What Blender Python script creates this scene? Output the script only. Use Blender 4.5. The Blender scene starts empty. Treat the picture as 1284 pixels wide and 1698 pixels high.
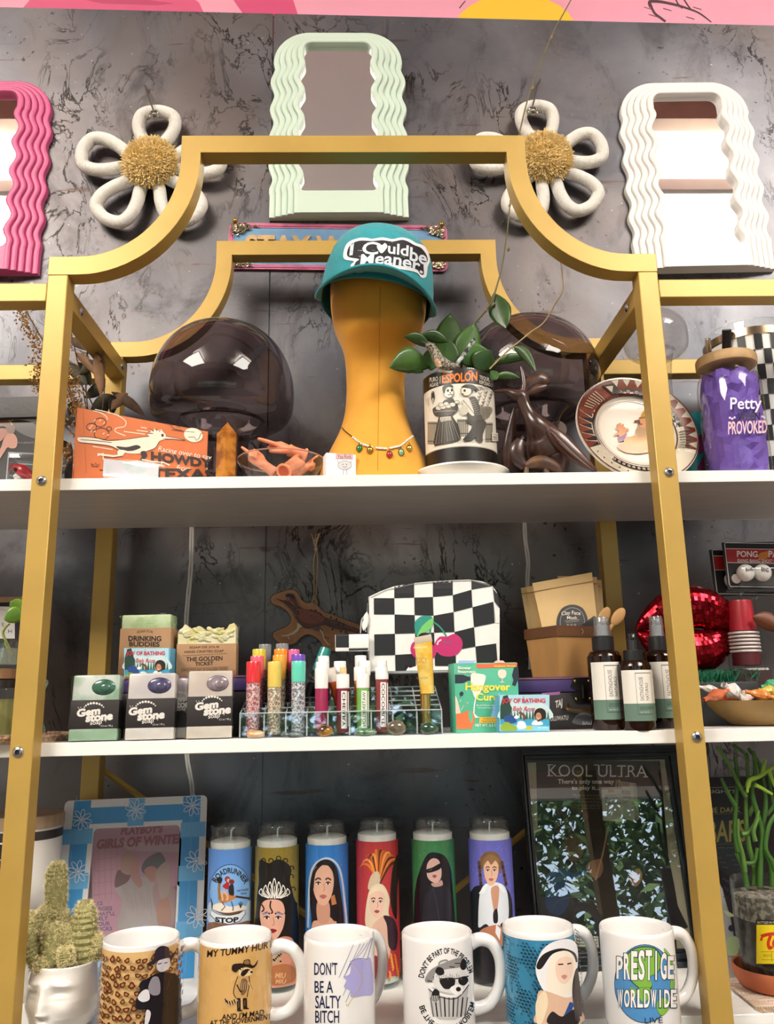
import bpy, bmesh, math, random
from math import pi, sin, cos, tan, sqrt, atan2, asin, acos, radians
from mathutils import Vector, Matrix, Euler
from mathutils.geometry import tessellate_polygon

S = bpy.context.scene
COL = S.collection
V = Vector

# ------------------------------------------------------------------ camera
F_PX, PITCH, ROLL, YAW = 1347.63, 0.22397, -0.01973, 0.02783
CAM = V((0.00732, -0.910, 0.04196))
_fw = V((sin(YAW) * cos(PITCH), cos(YAW) * cos(PITCH), sin(PITCH)))
_rt0 = V((cos(YAW), -sin(YAW), 0))
_up0 = _rt0.cross(_fw)
_rt = cos(ROLL) * _rt0 + sin(ROLL) * _up0
_up = -sin(ROLL) * _rt0 + cos(ROLL) * _up0
cd_ = bpy.data.cameras.new('camera')
cd_.sensor_fit = 'VERTICAL'
cd_.sensor_height = 36.0
cd_.lens = F_PX * 36.0 / 1698.0
cd_.clip_start = 0.02
cam = bpy.data.objects.new('camera', cd_)
COL.objects.link(cam)
cam.matrix_world = Matrix(((_rt.x, _up.x, -_fw.x, CAM.x), (_rt.y, _up.y, -_fw.y, CAM.y),
         (_rt.z, _up.z, -_fw.z, CAM.z), (0, 0, 0, 1)))
S.camera = cam

# ------------------------------------------------------------------ light and exposure
S.view_settings.view_transform = 'Standard'
S.view_settings.look = 'None'
S.view_settings.gamma = 1.0
S.view_settings.exposure = -0.48
S.cycles.transparent_max_bounces = 40
S.cycles.max_bounces = 8
world = bpy.data.worlds.new('sky')
S.world = world
world.use_nodes = True
_bg = world.node_tree.nodes['Background']
_bg.inputs[0].default_value = (0.66, 0.82, 1.0, 1)
_bg.inputs[1].default_value = 9.5

def area(name, loc, target, sx, sy, power, color):
 l = bpy.data.lights.new(name, 'AREA')
 l.shape = 'RECTANGLE'
 l.size, l.size_y, l.energy, l.color = sx, sy, power, color
 o = bpy.data.objects.new(name, l)
 COL.objects.link(o)
 o.location = loc
 o.rotation_euler = (V(target) - V(loc)).to_track_quat('-Z', 'Y').to_euler()
 return o

# daylight enters through the shop window (portal guides the sky's light), lamps are two ceiling panels
pt = area('window_portal', (0, -4.40, 0.05), (0, 0, 0.05), 4.9, 1.6, 1.0, (1, 1, 1))
pt.data.cycles.is_portal = True
sun = bpy.data.objects.new('sun', bpy.data.lights.new('sun', 'SUN'))
sun.data.energy, sun.data.color, sun.data.angle = 16.0, (1.0, 0.95, 0.86), 0.01
sun.rotation_euler = (radians(-38), 0, radians(12))
COL.objects.link(sun)
for x_, p_ in ((-1.72, 95.0), (1.72, 80.0)):
 area('added_uplight', (x_, -1.95, 2.03), (x_, -1.95, 3), 1.15, 1.3, p_, (1.0, 0.94, 0.86))  # added above the panels to brighten the ceiling
area('ceiling_panel_light', (-1.72, -1.95, 1.95), (-1.72, -1.95, 0), 1.2, 1.35, 165.0, (1.0, 0.93, 0.82))
area('ceiling_panel_light', (1.72, -1.95, 1.95), (1.72, -1.95, 0), 1.2, 1.35, 132.0, (1.0, 0.95, 0.87))

# ------------------------------------------------------------------ geometry of the view
def ray(px, py):
 return (_fw + _rt * ((px - 642) / F_PX) - _up * ((py - 849) / F_PX)).normalized()
def at(px, py, Y):                     # the point seen at a pixel, on the vertical plane at depth Y
 d = ray(px, py)
 return CAM + d * ((Y - CAM.y) / d.y)
def atz(px, py, z):                    # the same, on the horizontal plane at height z
 d = ray(px, py)
 return CAM + d * ((z - CAM.z) / d.z)
def mpp(p):                            # metres per photo pixel at a point
 return (V(p) - CAM).dot(_fw) / F_PX
def proj(p):
 d = V(p) - CAM
 z = d.dot(_fw)
 return 642 + F_PX * d.dot(_rt) / z, 849 - F_PX * d.dot(_up) / z
def face_cam(x, y):                    # z rotation that turns a thing's front (-Y) to the viewer
 return atan2(x - CAM.x, y - CAM.y)

# ------------------------------------------------------------------ colours and materials
def lin(c):
 if isinstance(c, str):
  c = c.lstrip('#')
  c = [int(c[i:i + 2], 16) / 255 for i in (0, 2, 4)]
 return tuple(x / 12.92 if x <= 0.04045 else ((x + 0.055) / 1.055) ** 2.4 for x in c[:3]) + (1,)

_mats = {}
def mat(color='#808080', rough=0.5, metal=0.0, spec=0.5, coat=0.0, noise=0.0, scale=40.0, bump=0.0, bscale=None,
  emit=None, sheen=0.0, color2=None, subs=0.0, stretch=(1, 1, 1), vein=None, aniso=None):
 key = (color, rough, metal, spec, coat, noise, scale, bump, bscale, emit, sheen, color2, subs, stretch, vein)
 if key in _mats:
  return _mats[key]
 m = bpy.data.materials.new('surface_' + str(len(_mats)))
 m.use_nodes = True
 nt = m.node_tree
 b = nt.nodes['Principled BSDF']
 b.inputs['Base Color'].default_value = lin(color)
 b.inputs['Roughness'].default_value = rough
 b.inputs['Metallic'].default_value = metal
 b.inputs['Specular IOR Level'].default_value = spec
 b.inputs['Coat Weight'].default_value = coat
 b.inputs['Coat Roughness'].default_value = 0.05
 if sheen:
  b.inputs['Sheen Weight'].default_value = sheen
 if subs:
  b.inputs['Subsurface Weight'].default_value = subs
  b.inputs['Subsurface Radius'].default_value = (0.006, 0.003, 0.002)
  b.inputs['Subsurface Scale'].default_value = 1.0
 if emit:
  b.inputs['Emission Color'].default_value = lin(color)
  b.inputs['Emission Strength'].default_value = emit
 tc = nt.nodes.new('ShaderNodeTexCoord')
 mp = nt.nodes.new('ShaderNodeMapping')
 mp.inputs['Scale'].default_value = stretch
 nt.links.new(tc.outputs['Object'], mp.inputs['Vector'])
 def nz(sc, det=6.0):
  n = nt.nodes.new('ShaderNodeTexNoise')
  n.inputs['Scale'].default_value = sc
  n.inputs['Detail'].default_value = det
  nt.links.new(mp.outputs[0], n.inputs['Vector'])
  return n
 if noise or color2:
  n = nz(scale)
  r = nt.nodes.new('ShaderNodeValToRGB')
  a = lin(color)
  if color2:
   c0, c1 = a, lin(color2)
   r.color_ramp.elements[0].position, r.color_ramp.elements[1].position = 0.42, 0.58
  else:
   c0 = tuple(max(0, x * (1 - noise)) for x in a[:3]) + (1,)
   c1 = tuple(min(1, x * (1 + noise)) for x in a[:3]) + (1,)
   r.color_ramp.elements[0].position, r.color_ramp.elements[1].position = 0.3, 0.7
  r.color_ramp.elements[0].color, r.color_ramp.elements[1].color = c0, c1
  nt.links.new(n.outputs['Fac'], r.inputs[0])
  nt.links.new(r.outputs[0], b.inputs['Base Color'])
 if bump:
  n = nz(bscale or scale)
  bn = nt.nodes.new('ShaderNodeBump')
  bn.inputs['Strength'].default_value = bump
  bn.inputs['Distance'].default_value = 0.002
  nt.links.new(n.outputs['Fac'], bn.inputs['Height'])
  nt.links.new(bn.outputs[0], b.inputs['Normal'])
 _mats[key] = m
 return m

def glass(tint='#ffffff', ior=1.45, rough=0.02, dens=0.0, dif='#ffffff'):
 """thin walled glass: transmits straight through, reflects by fresnel; dens = share of a milky body"""
 key = ('glass', tint, ior, rough, dens, dif)
 if key in _mats:
  return _mats[key]
 m = bpy.data.materials.new('glass_' + str(len(_mats)))
 m.use_nodes = True
 nt = m.node_tree
 nt.nodes.clear()
 out = nt.nodes.new('ShaderNodeOutputMaterial')
 mix = nt.nodes.new('ShaderNodeMixShader')
 lw = nt.nodes.new('ShaderNodeLayerWeight')
 f0 = ((ior - 1) / (ior + 1)) ** 2
 pw = nt.nodes.new('ShaderNodeMath')
 pw.operation = 'POWER'
 pw.inputs[1].default_value = 4.5
 nt.links.new(lw.outputs['Facing'], pw.inputs[0])
 fr = nt.nodes.new('ShaderNodeMapRange')
 fr.inputs[3].default_value = f0 * 1.3
 fr.inputs[4].default_value = 0.85
 nt.links.new(pw.outputs[0], fr.inputs[0])
 tr = nt.nodes.new('ShaderNodeBsdfTransparent')
 tr.inputs[0].default_value = lin(tint)
 gl = nt.nodes.new('ShaderNodeBsdfGlossy')
 gl.inputs['Roughness'].default_value = rough
 body = tr
 if dens:
  df = nt.nodes.new('ShaderNodeBsdfDiffuse')
  df.inputs[0].default_value = lin(dif)
  mx = nt.nodes.new('ShaderNodeMixShader')
  mx.inputs[0].default_value = dens
  nt.links.new(tr.outputs[0], mx.inputs[1])
  nt.links.new(df.outputs[0], mx.inputs[2])
  body = mx
 nt.links.new(fr.outputs[0], mix.inputs[0])
 nt.links.new(body.outputs[0], mix.inputs[1])
 nt.links.new(gl.outputs[0], mix.inputs[2])
 nt.links.new(mix.outputs[0], out.inputs[0])
 _mats[key] = m
 return m

def printed(rough=0.45, coat=0.0, metal=0.0, spec=0.5):
 """flat printed colours, read from the mesh's own colour layer, with a faint paper grain"""
 key = ('printed', rough, coat, metal, spec)
 if key in _mats:
  return _mats[key]
 m = bpy.data.materials.new('print_' + str(len(_mats)))
 m.use_nodes = True
 nt = m.node_tree
 b = nt.nodes['Principled BSDF']
 a = nt.nodes.new('ShaderNodeAttribute')
 a.attribute_name = 'ink'
 b.inputs['Roughness'].default_value = rough
 b.inputs['Metallic'].default_value = metal
 b.inputs['Coat Weight'].default_value = coat
 b.inputs['Coat Roughness'].default_value = 0.05
 b.inputs['Specular IOR Level'].default_value = spec
 nt.links.new(a.outputs['Color'], b.inputs['Base Color'])
 _mats[key] = m
 return m

# ------------------------------------------------------------------ things, parts, structure
def tag(o, label, cat, group=None, kind=None):
 o['label'] = label
 o['category'] = cat
 if group:
  o['group'] = group
 if kind:
  o['kind'] = kind
 return o
def thing(name, label, cat, loc=(0, 0, 0), rz=0.0, group=None, rx=0.0):
 o = bpy.data.objects.new(name, None)
 o.empty_display_size = 0.02
 COL.objects.link(o)
 o.location = loc
 o.rotation_euler = (rx, 0, rz)
 tag(o, label, cat, group)
 return o
def wmat(o):
 m = Matrix.LocRotScale(o.location, o.rotation_euler, o.scale)
 return wmat(o.parent) @ m if o.parent else m
def copy_tree(o, parent=None):
 c = o.copy()
 COL.objects.link(c)
 c.parent = parent
 for ch in list(o.children):
  copy_tree(ch, c)
 return c

class MB:
 """collects shapes into one mesh"""
 def __init__(s):
  s.v, s.f, s.m, s.c = [], [], [], []
  s.cur = 0
  s.ink = None
  s.M = None
 def add(s, vs, fs):
  n = len(s.v)
  if s.M is not None:
   vs = [s.M @ V(p) for p in vs]
  s.v += [V(p) for p in vs]
  for f in fs:
   s.f.append([i + n for i in f])
   s.m.append(s.cur)
   s.c.append(s.ink)
  return s
 def box(s, c, d, bev=0.0, rot=None, seg=2):
  bm = bmesh.new()
  bmesh.ops.create_cube(bm, size=1.0)
  for v in bm.verts:
   v.co = V((v.co.x * d[0], v.co.y * d[1], v.co.z * d[2]))
  if bev:
   bmesh.ops.bevel(bm, geom=bm.edges[:], offset=bev, segments=seg, profile=0.5, affect='EDGES')
  R = Euler(rot).to_matrix() if rot else Matrix.Identity(3)
  bm.verts.index_update()
  s.add([R @ v.co + V(c) for v in bm.verts], [[v.index for v in f.verts] for f in bm.faces])
  bm.free()
  return s
 def lathe(s, prof, n=48, M=None, sy=1.0, ph=0.0):
  vs, fs = [], []
  for (r, z) in prof:
   for k in range(n):
    a = 2 * pi * k / n + ph
    p = V((r * cos(a), r * sin(a) * sy, z))
    vs.append(M @ p if M else p)
  for i in range(len(prof) - 1):
   for k in range(n):
    a, b = i * n + k, i * n + (k + 1) % n
    fs.append([a, b, b + n, a + n])
  if prof[0][0] > 1e-6 and prof[0] != prof[-1]:
   pass
  s.add(vs, fs)
  return s
 def tube(s, pts, r, n=8, closed=False, flat=1.0, up=None, caps=True):
  pts = [V(p) for p in pts]
  N = len(pts)
  rs = r if hasattr(r, '__len__') else [r] * N
  vs, fs = [], []
  prev = V(up) if up else None
  for i, p in enumerate(pts):
   if closed:
    t = pts[(i + 1) % N] - pts[i - 1]
   else:
    t = pts[min(i + 1, N - 1)] - pts[max(i - 1, 0)]
   if t.length < 1e-9:
    t = V((0, 0, 1))
   t.normalize()
   if prev is None:
    prev = V((0, 0, 1)) if abs(t.z) < 0.9 else V((1, 0, 0))
   u = (prev - t * prev.dot(t))
   if u.length < 1e-6:
    u = t.orthogonal()
   u.normalize()
   w = t.cross(u)
   prev = V(up) if up else u
   for k in range(n):
    a = 2 * pi * k / n
    vs.append(p + u * (cos(a) * rs[i] * flat) + w * (sin(a) * rs[i]))
  for i in range(N if closed else N - 1):
   j = (i + 1) % N
   for k in range(n):
    k2 = (k + 1) % n
    fs.append([i * n + k, i * n + k2, j * n + k2, j * n + k])
  if not closed and caps:
   fs.append([k for k in reversed(range(n))])
   fs.append([(N - 1) * n + k for k in range(n)])
  s.add(vs, fs)
  return s
 def ball(s, c, r, rot=None, n=16, m=10):
  r = r if hasattr(r, '__len__') else (r, r, r)
  R = Euler(rot).to_matrix() if rot else Matrix.Identity(3)
  vs, fs = [V((0, 0, -1))], []
  for i in range(1, m):
   a = -pi / 2 + pi * i / m
   for k in range(n):
    b = 2 * pi * k / n
    vs.append(V((cos(a) * cos(b), cos(a) * sin(b), sin(a))))
  vs.append(V((0, 0, 1)))
  for k in range(n):
   fs.append([0, 1 + (k + 1) % n, 1 + k])
  for i in range(m - 2):
   for k in range(n):
    a, b = 1 + i * n + k, 1 + i * n + (k + 1) % n
    fs.append([a, b, b + n, a + n])
  L = len(vs) - 1
  for k in range(n):
   fs.append([L, L - n + k, L - n + (k + 1) % n])
  s.add([R @ V((p.x * r[0], p.y * r[1], p.z * r[2])) + V(c) for p in vs], fs)
  return s
 def prism(s, poly, y0, y1, holes=(), bev=0.0):
  """poly of (x, z) extruded along y (front y0, back y1)"""
  loops = [list(poly)] + [list(h) for h in holes]
  flat = [p for L in loops for p in L]
  tri = tessellate_polygon([[V((p[0], p[1], 0)) for p in L] for L in loops])
  n = len(flat)
  vs = [V((p[0], y0, p[1])) for p in flat] + [V((p[0], y1, p[1])) for p in flat]
  fs = []
  for a, b, c in tri:
   A, B, C_ = flat[a], flat[b], flat[c]
   ccw = (B[0] - A[0]) * (C_[1] - A[1]) - (B[1] - A[1]) * (C_[0] - A[0]) > 0
   fs.append([a, b, c] if ccw else [c, b, a])
   fs.append([c + n, b + n, a + n] if ccw else [a + n, b + n, c + n])
  o = 0
  for li, L in enumerate(loops):
   ar = sum(L[i][0] * L[(i + 1) % len(L)][1] - L[(i + 1) % len(L)][0] * L[i][1] for i in range(len(L)))
   flip = (ar > 0) == (li == 0)
   for i in range(len(L)):
    a, b = o + i, o + (i + 1) % len(L)
    fs.append([b, a, a + n, b + n] if flip else [a, b, b + n, a + n])
   o += len(L)
  s.add(vs, fs)
  return s
 def grid(s, fn, nu, nv, closeu=False, flip=False):
  vs = [V(fn(i / (nu if closeu else nu - 1), j / (nv - 1))) for j in range(nv) for i in range(nu)]
  fs = []
  for j in range(nv - 1):
   for i in range(nu if closeu else nu - 1):
    a, b = j * nu + i, j * nu + (i + 1) % nu
    q = [a, b, b + nu, a + nu]
    fs.append(q[::-1] if flip else q)
  s.add(vs, fs)
  return s
 def obj(s, name, mats, parent=None, world=False, ang=40, smooth=True, solid=0.0, sub=0, fix=False):
  me = bpy.data.meshes.new(name)
  vs = s.v
  if world and parent is not None:
   inv = wmat(parent).inverted()
   vs = [inv @ p for p in vs]
  me.from_pydata(vs, [], s.f)
  mats = mats if isinstance(mats, (list, tuple)) else [mats]
  for m in mats:
   me.materials.append(m)
  if len(mats) > 1:
   for p, k in zip(me.polygons, s.m):
    p.material_index = k
  if any(c is not None for c in s.c):
   at_ = me.color_attributes.new('ink', 'FLOAT_COLOR', 'CORNER')
   buf = []
   for p, c in zip(me.polygons, s.c):
    buf += list(c or (1, 1, 1, 1)) * p.loop_total
   at_.data.foreach_set('color', buf)
  if fix:
   bm = bmesh.new()
   bm.from_mesh(me)
   bmesh.ops.remove_doubles(bm, verts=bm.verts[:], dist=1e-6)
   bmesh.ops.recalc_face_normals(bm, faces=bm.faces[:])
   bm.to_mesh(me)
   bm.free()
  if smooth:
   me.polygons.foreach_set('use_smooth', [True] * len(me.polygons))
   me.set_sharp_from_angle(angle=radians(ang))
  me.update()
  o = bpy.data.objects.new(name, me)
  COL.objects.link(o)
  if parent is not None:
   o.parent = parent
  if solid:
   md = o.modifiers.new('thickness', 'SOLIDIFY')
   md.thickness = solid
   md.offset = 0
  if sub:
   md = o.modifiers.new('smooth', 'SUBSURF')
   md.levels = md.render_levels = sub
  return o

def spline(pts, n=6, closed=False):
 pts = [V(p) for p in pts]
 N = len(pts)
 out = []
 for i in range(N if closed else N - 1):
  if closed:
   p0, p1, p2, p3 = pts[i - 1], pts[i], pts[(i + 1) % N], pts[(i + 2) % N]
  else:
   p0, p1, p2, p3 = pts[max(i - 1, 0)], pts[i], pts[i + 1], pts[min(i + 2, N - 1)]
  for k in range(n):
   t = k / n
   out.append(0.5 * ((2 * p1) + (p2 - p0) * t + (2 * p0 - 5 * p1 + 4 * p2 - p3) * t * t
         + (3 * p1 - p0 - 3 * p2 + p3) * t ** 3))
 if not closed:
  out.append(pts[-1])
 return out
def lerp(a, b, t):
 return a + (b - a) * t
def interp(tab, x):
 if x <= tab[0][0]:
  return tab[0][1]
 for (a, b), (c, d) in zip(tab, tab[1:]):
  if x <= c:
   return b + (d - b) * (x - a) / (c - a)
 return tab[-1][1]

# ------------------------------------------------------------------ printed artwork and lettering
_txt = {}
def text_tris(s, bold=0.0):
 key = (s, bold)
 if key in _txt:
  return _txt[key]
 cu = bpy.data.curves.new('lettering', 'FONT')
 cu.body = s
 cu.offset = bold
 cu.resolution_u = 3
 o = bpy.data.objects.new('lettering', cu)
 me = o.to_mesh()
 me.calc_loop_triangles()
 vs = [(v.co.x, v.co.y) for v in me.vertices]
 tr = [tuple(t.vertices) for t in me.loop_triangles]
 o.to_mesh_clear()
 bpy.data.objects.remove(o)
 bpy.data.curves.remove(cu)
 if not vs:
  vs = [(0, 0)]
 x0, x1 = min(v[0] for v in vs), max(v[0] for v in vs)
 y0, y1 = min(v[1] for v in vs), max(v[1] for v in vs)
 vs = [((x - x0) / max(x1 - x0, 1e-6), (y - y0) / max(y1 - y0, 1e-6)) for x, y in vs]
 _txt[key] = (vs, tr)
 return _txt[key]

class PlaneS:
 """flat surface: origin, unit right, unit up"""
 step = None
 def __init__(s, P, U, W):
  s.P, s.U, s.W = V(P), V(U).normalized(), V(W).normalized()
  s.N = s.U.cross(s.W)
 def hit(s, px, py):
  d = ray(px, py)
  q = CAM + d * ((s.P - CAM).dot(s.N) / d.dot(s.N)) - s.P
  return q.dot(s.U), q.dot(s.W)
 def pt(s, u, v, off):
  return s.P + s.U * u + s.W * v + s.N * off
class CylS:
 """upright cylinder; u is angle (0 towards the viewer), v height"""
 def __init__(s, c, r, seg=96, r1=None, h=1.0):
  s.c, s.r = V(c), r
  s.r1 = r if r1 is None else r1
  s.h = h
  s.a0 = face_cam(s.c.x, s.c.y) - pi / 2
  s.step = 2 * pi / seg
 def rad(s, z):
  return s.r + (s.r1 - s.r) * z / s.h
 def hit(s, px, py):
  d = ray(px, py)
  z = 0.0
  for _ in range(4 if s.r != s.r1 else 1):
   R = s.rad(z) if s.r != s.r1 else s.r
   o = CAM - s.c
   A = d.x * d.x + d.y * d.y
   B = o.x * d.x + o.y * d.y
   C_ = o.x * o.x + o.y * o.y - R * R
   D = max(B * B - A * C_, 0)
   t = (-B - sqrt(D)) / A
   p = o + d * t
   z = p.z
  a = atan2(p.y, p.x) - s.a0
  return (a + pi) % (2 * pi) - pi, z
 def pt(s, u, v, off):
  k = math.floor(u / s.step + 1e-6)
  t = u / s.step - k
  r = s.rad(v) + off
  a, b = s.a0 + k * s.step, s.a0 + (k + 1) * s.step
  return s.c + V((lerp(cos(a), cos(b), t) * r, lerp(sin(a), sin(b), t) * r, v))

class Art:
 """artwork traced in photo pixels and laid onto a surface; later shapes lie over earlier ones"""
 def __init__(s, surf, z=1.0, ox=0.0, oy=0.0, off=0.00012, lay=0.000012):
  s.s, s.z, s.ox, s.oy, s.off, s.lay = surf, z, ox, oy, off, lay
  s.mb = MB()
 def zoom(s, z, ox, oy):
  s.z, s.ox, s.oy = z, ox, oy
  return s
 def cv(s, p):
  return s.s.hit(p[0] / s.z + s.ox, p[1] / s.z + s.oy)
 def tris(s, uv, tri, color):
  s.mb.ink = lin(color)
  s.off += s.lay
  st = s.s.step
  for t in tri:
   P = [uv[i] for i in t]
   ar = (P[1][0] - P[0][0]) * (P[2][1] - P[0][1]) - (P[1][1] - P[0][1]) * (P[2][0] - P[0][0])
   if abs(ar) < 1e-13:
    continue
   if ar < 0:
    P = P[::-1]
   if st:
    k0 = math.floor(min(p[0] for p in P) / st + 1e-6)
    k1 = math.floor(max(p[0] for p in P) / st - 1e-6)
    for k in range(k0, k1 + 1):
     Q = clip(clip(P, k * st, 1), (k + 1) * st, -1)
     if len(Q) < 3:
      continue
     sv = getattr(s.s, 'stepv', None)
     parts = [Q]
     if sv:
      parts = []
      j0 = math.floor(min(p[1] for p in Q) / sv + 1e-6)
      j1 = math.floor(max(p[1] for p in Q) / sv - 1e-6)
      for j in range(j0, j1 + 1):
       q = clip(clip(Q, j * sv, 1, 1), (j + 1) * sv, -1, 1)
       if len(q) > 2:
        parts.append(q)
     for Q in parts:
      s.mb.add([s.s.pt(min(max(a, k * st), (k + 1) * st - 1e-9), b, s.off) for a, b in Q], [list(range(len(Q)))])
   else:
    s.mb.add([s.s.pt(a, b, s.off) for a, b in P], [[0, 1, 2]])
  return s
 def uvpoly(s, uv, color):
  tri = tessellate_polygon([[V((p[0] * 100, p[1] * 100, 0)) for p in uv]])
  return s.tris(uv, tri, color)
 def poly(s, pts, color):
  return s.uvpoly([s.cv(p) for p in pts], color)
 def blob(s, pts, color, n=5):
  return s.poly([(p.x, p.y) for p in spline([(a, b, 0) for a, b in pts], n, True)], color)
 def rect(s, x0, y0, x1, y1, color):
  n = 1 if not s.s.step else 12
  top = [(lerp(x0, x1, i / n), y0) for i in range(n + 1)]
  bot = [(lerp(x1, x0, i / n), y1) for i in range(n + 1)]
  return s.poly(top + bot, color)
 def ell(s, cx, cy, rx, ry, color, n=24, rot=0.0, a0=0.0, a1=360.0):
  c, q = cos(radians(rot)), sin(radians(rot))
  pts = []
  full = a1 - a0 >= 360
  for i in range(n if full else n + 1):
   a = radians(a0 + (a1 - a0) * i / n)
   x, y = rx * cos(a), ry * sin(a)
   pts.append((cx + x * c - y * q, cy + x * q + y * c))
  return s.poly(pts, color)
 def line(s, pts, w, color, smooth=False, closed=False):
  if smooth:
   pts = [(p.x, p.y) for p in spline([(a, b, 0) for a, b in pts], 5, closed)]
  n = len(pts)
  L, R = [], []
  for i, p in enumerate(pts):
   if closed:
    a, b = pts[i - 1], pts[(i + 1) % n]
   else:
    a, b = pts[max(i - 1, 0)], pts[min(i + 1, n - 1)]
   dx, dy = b[0] - a[0], b[1] - a[1]
   l = math.hypot(dx, dy) or 1
   ww = (w(i / max(n - 1, 1)) if callable(w) else w) / 2
   L.append((p[0] - dy / l * ww, p[1] + dx / l * ww))
   R.append((p[0] + dy / l * ww, p[1] - dx / l * ww))
  uv = [s.cv(p) for p in L] + [s.cv(p) for p in R]
  tri = []
  for i in range(n if closed else n - 1):
   j = (i + 1) % n
   tri += [(i, j, n + j), (i, n + j, n + i)]
  return s.tris(uv, tri, color)
 def ring(s, cx, cy, rx, ry, w, color, a0=0, a1=360, n=40, rot=0.0):
  c, q = cos(radians(rot)), sin(radians(rot))
  pts = []
  full = a1 - a0 >= 360
  for i in range(n if full else n + 1):
   a = radians(a0 + (a1 - a0) * i / n)
   x, y = rx * cos(a), ry * sin(a)
   pts.append((cx + x * c - y * q, cy + x * q + y * c))
  return s.line(pts, w, color, closed=full)
 def text(s, t, x0, y0, x1, y1, color, bold=0.0, slope=0.0, shear=0.0, bend=0.0):
  """fit text into a box; slope = rise of the baseline in px over its width; bend = middle lift"""
  vs, tr = text_tris(t, bold)
  pts = []
  for a, b in vs:
   x = lerp(x0, x1, a) + shear * b * (y1 - y0)
   y = lerp(y1, y0, b) + slope * a - bend * 4 * a * (1 - a)
   pts.append((x, y))
  return s.tris([s.cv(p) for p in pts], tr, color)
 def arc(s, t, cx, cy, r0x, r0y, h, a0, a1, color, bold=0.0, inside=False):
  """text along an ellipse, a0..a1 degrees (0 right, 90 down); inside puts the tops towards the centre"""
  vs, tr = text_tris(t, bold)
  pts = []
  for a, b in vs:
   an = radians(lerp(a0, a1, a))
   k = -b if inside else b
   pts.append((cx + (r0x + k * h) * cos(an), cy + (r0y + k * h) * sin(an)))
  return s.tris([s.cv(p) for p in pts], tr, color)
 def obj(s, name, parent, rough=0.45, coat=0.0, metal=0.0, label=None, spec=0.5):
  o = s.mb.obj(name, printed(rough, coat, metal, spec), parent, world=True, ang=60)
  if label:
   o['label'] = label
  return o
def clip(P, lim, sg, ax=0):
 out = []
 for i in range(len(P)):
  a, b = P[i], P[(i + 1) % len(P)]
  da, db = sg * (a[ax] - lim), sg * (b[ax] - lim)
  if da >= 0:
   out.append(a)
  if (da > 0 > db) or (da < 0 < db):
   t = da / (da - db)
   out.append((lim, a[1] + (b[1] - a[1]) * t) if ax == 0 else (a[0] + (b[0] - a[0]) * t, lim))
 return out

def card(px, ya, yb=None, zb=None):
 """corner points of an upright sheet: px = four photo corners (tl, tr, br, bl) used for extents; ya, yb its depth at left and right"""
 yb = ya if yb is None else yb
 return [at(px[0][0], px[0][1], ya), at(px[1][0], px[1][1], yb), at(px[2][0], px[2][1], yb), at(px[3][0], px[3][1], ya)]
# ================================================================== shared shape helpers
from mathutils.bvhtree import BVHTree
class MeshS:
 """artwork surface: any built mesh, found along the line of sight"""
 step, stepv = 5.0, 5.0
 def __init__(s, *obs, step=5.0):
  vs, fs = [], []
  for o in obs:
   M = wmat(o)
   n = len(vs)
   vs += [M @ v.co for v in o.data.vertices]
   fs += [[i + n for i in p.vertices] for p in o.data.polygons]
  s.b = BVHTree.FromPolygons(vs, fs)
  s.step = s.stepv = step
 def hit(s, px, py):
  return px, -py
 def pt(s, u, v, off):
  d = ray(u, -v)
  l, n, i, t = s.b.ray_cast(CAM, d)
  if l is None:
   l, n, i, t = s.b.find_nearest(CAM + d * ((s.last - CAM).length if hasattr(s, 'last') else 1.0))
  s.last = l
  if n.dot(d) > 0:
   n = -n
  return l + n * off
 def at(s, px, py, off=0.0):
  return s.pt(px, -py, off)

def pxpath(pts, Y, n=5, closed=False):
 """spline through (px, py, radius_px[, dy]) on the plane at depth Y -> points and radii in metres"""
 q = spline([(p[0], p[1], p[2]) for p in pts], n, closed)
 dy = spline([((p[3] if len(p) > 3 else 0), 0, 0) for p in pts], n, closed)
 P, R = [], []
 for a, b in zip(q, dy):
  w_ = at(a.x, a.y, Y + b.x)
  P.append(w_)
  R.append(max(a.z, 0.05) * mpp(w_))
 return P, R
def limb(mb, pts, Y, n=10, flat=1.0, k=5, up=(0, 1, 0)):
 P, R = pxpath(pts, Y, k)
 mb.tube(P, R, n, flat=flat, up=up)
 return mb
def leaf(mb, a, b, w, Ya, Yb, sag=0.0, fold=0.25, twist=0.0, nu=9, prof=None):
 """leaf blade from px point a to px point b; w = half width in px; sag lifts the middle (px)"""
 A, B = at(a[0], a[1], Ya), at(b[0], b[1], Yb)
 k = mpp(A)
 ax = (B - A)
 L = ax.length
 ax.normalize()
 view = (CAM - (A + B) / 2).normalized()
 sd = ax.cross(view).normalized()
 sd = Matrix.Rotation(twist, 3, ax) @ sd
 nr = sd.cross(ax)
 up = V((0, 0, 1))
 prof = prof or [(0, .05), (.12, .45), (.3, .88), (.48, 1.0), (.7, .8), (.88, .38), (1, .0)]
 def fn(u, v):
  c = A + ax * (L * v) + up * (sag * k * 4 * v * (1 - v))
  ww = interp(prof, v) * w * k
  s_ = (u - .5) * 2
  return c + sd * (s_ * ww) + nr * (-abs(s_) ** 1.3 * ww * fold)
 mb.grid(fn, 7, nu)
 return mb
def standing(px, y_hint, Y, z):
 """base point of a thing whose centre is seen at px, standing at depth Y on height z"""
 p = at(px, y_hint, Y)
 return V((p.x, Y, z))
def base_on(px, z, Y):
 """x such that (x, Y, z) projects to photo column px"""
 lo, hi = -1.5, 1.5
 for _ in range(40):
  m_ = (lo + hi) / 2
  if proj((m_, Y, z))[0] < px:
   lo = m_
  else:
   hi = m_
 return V((lo, Y, z))
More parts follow.
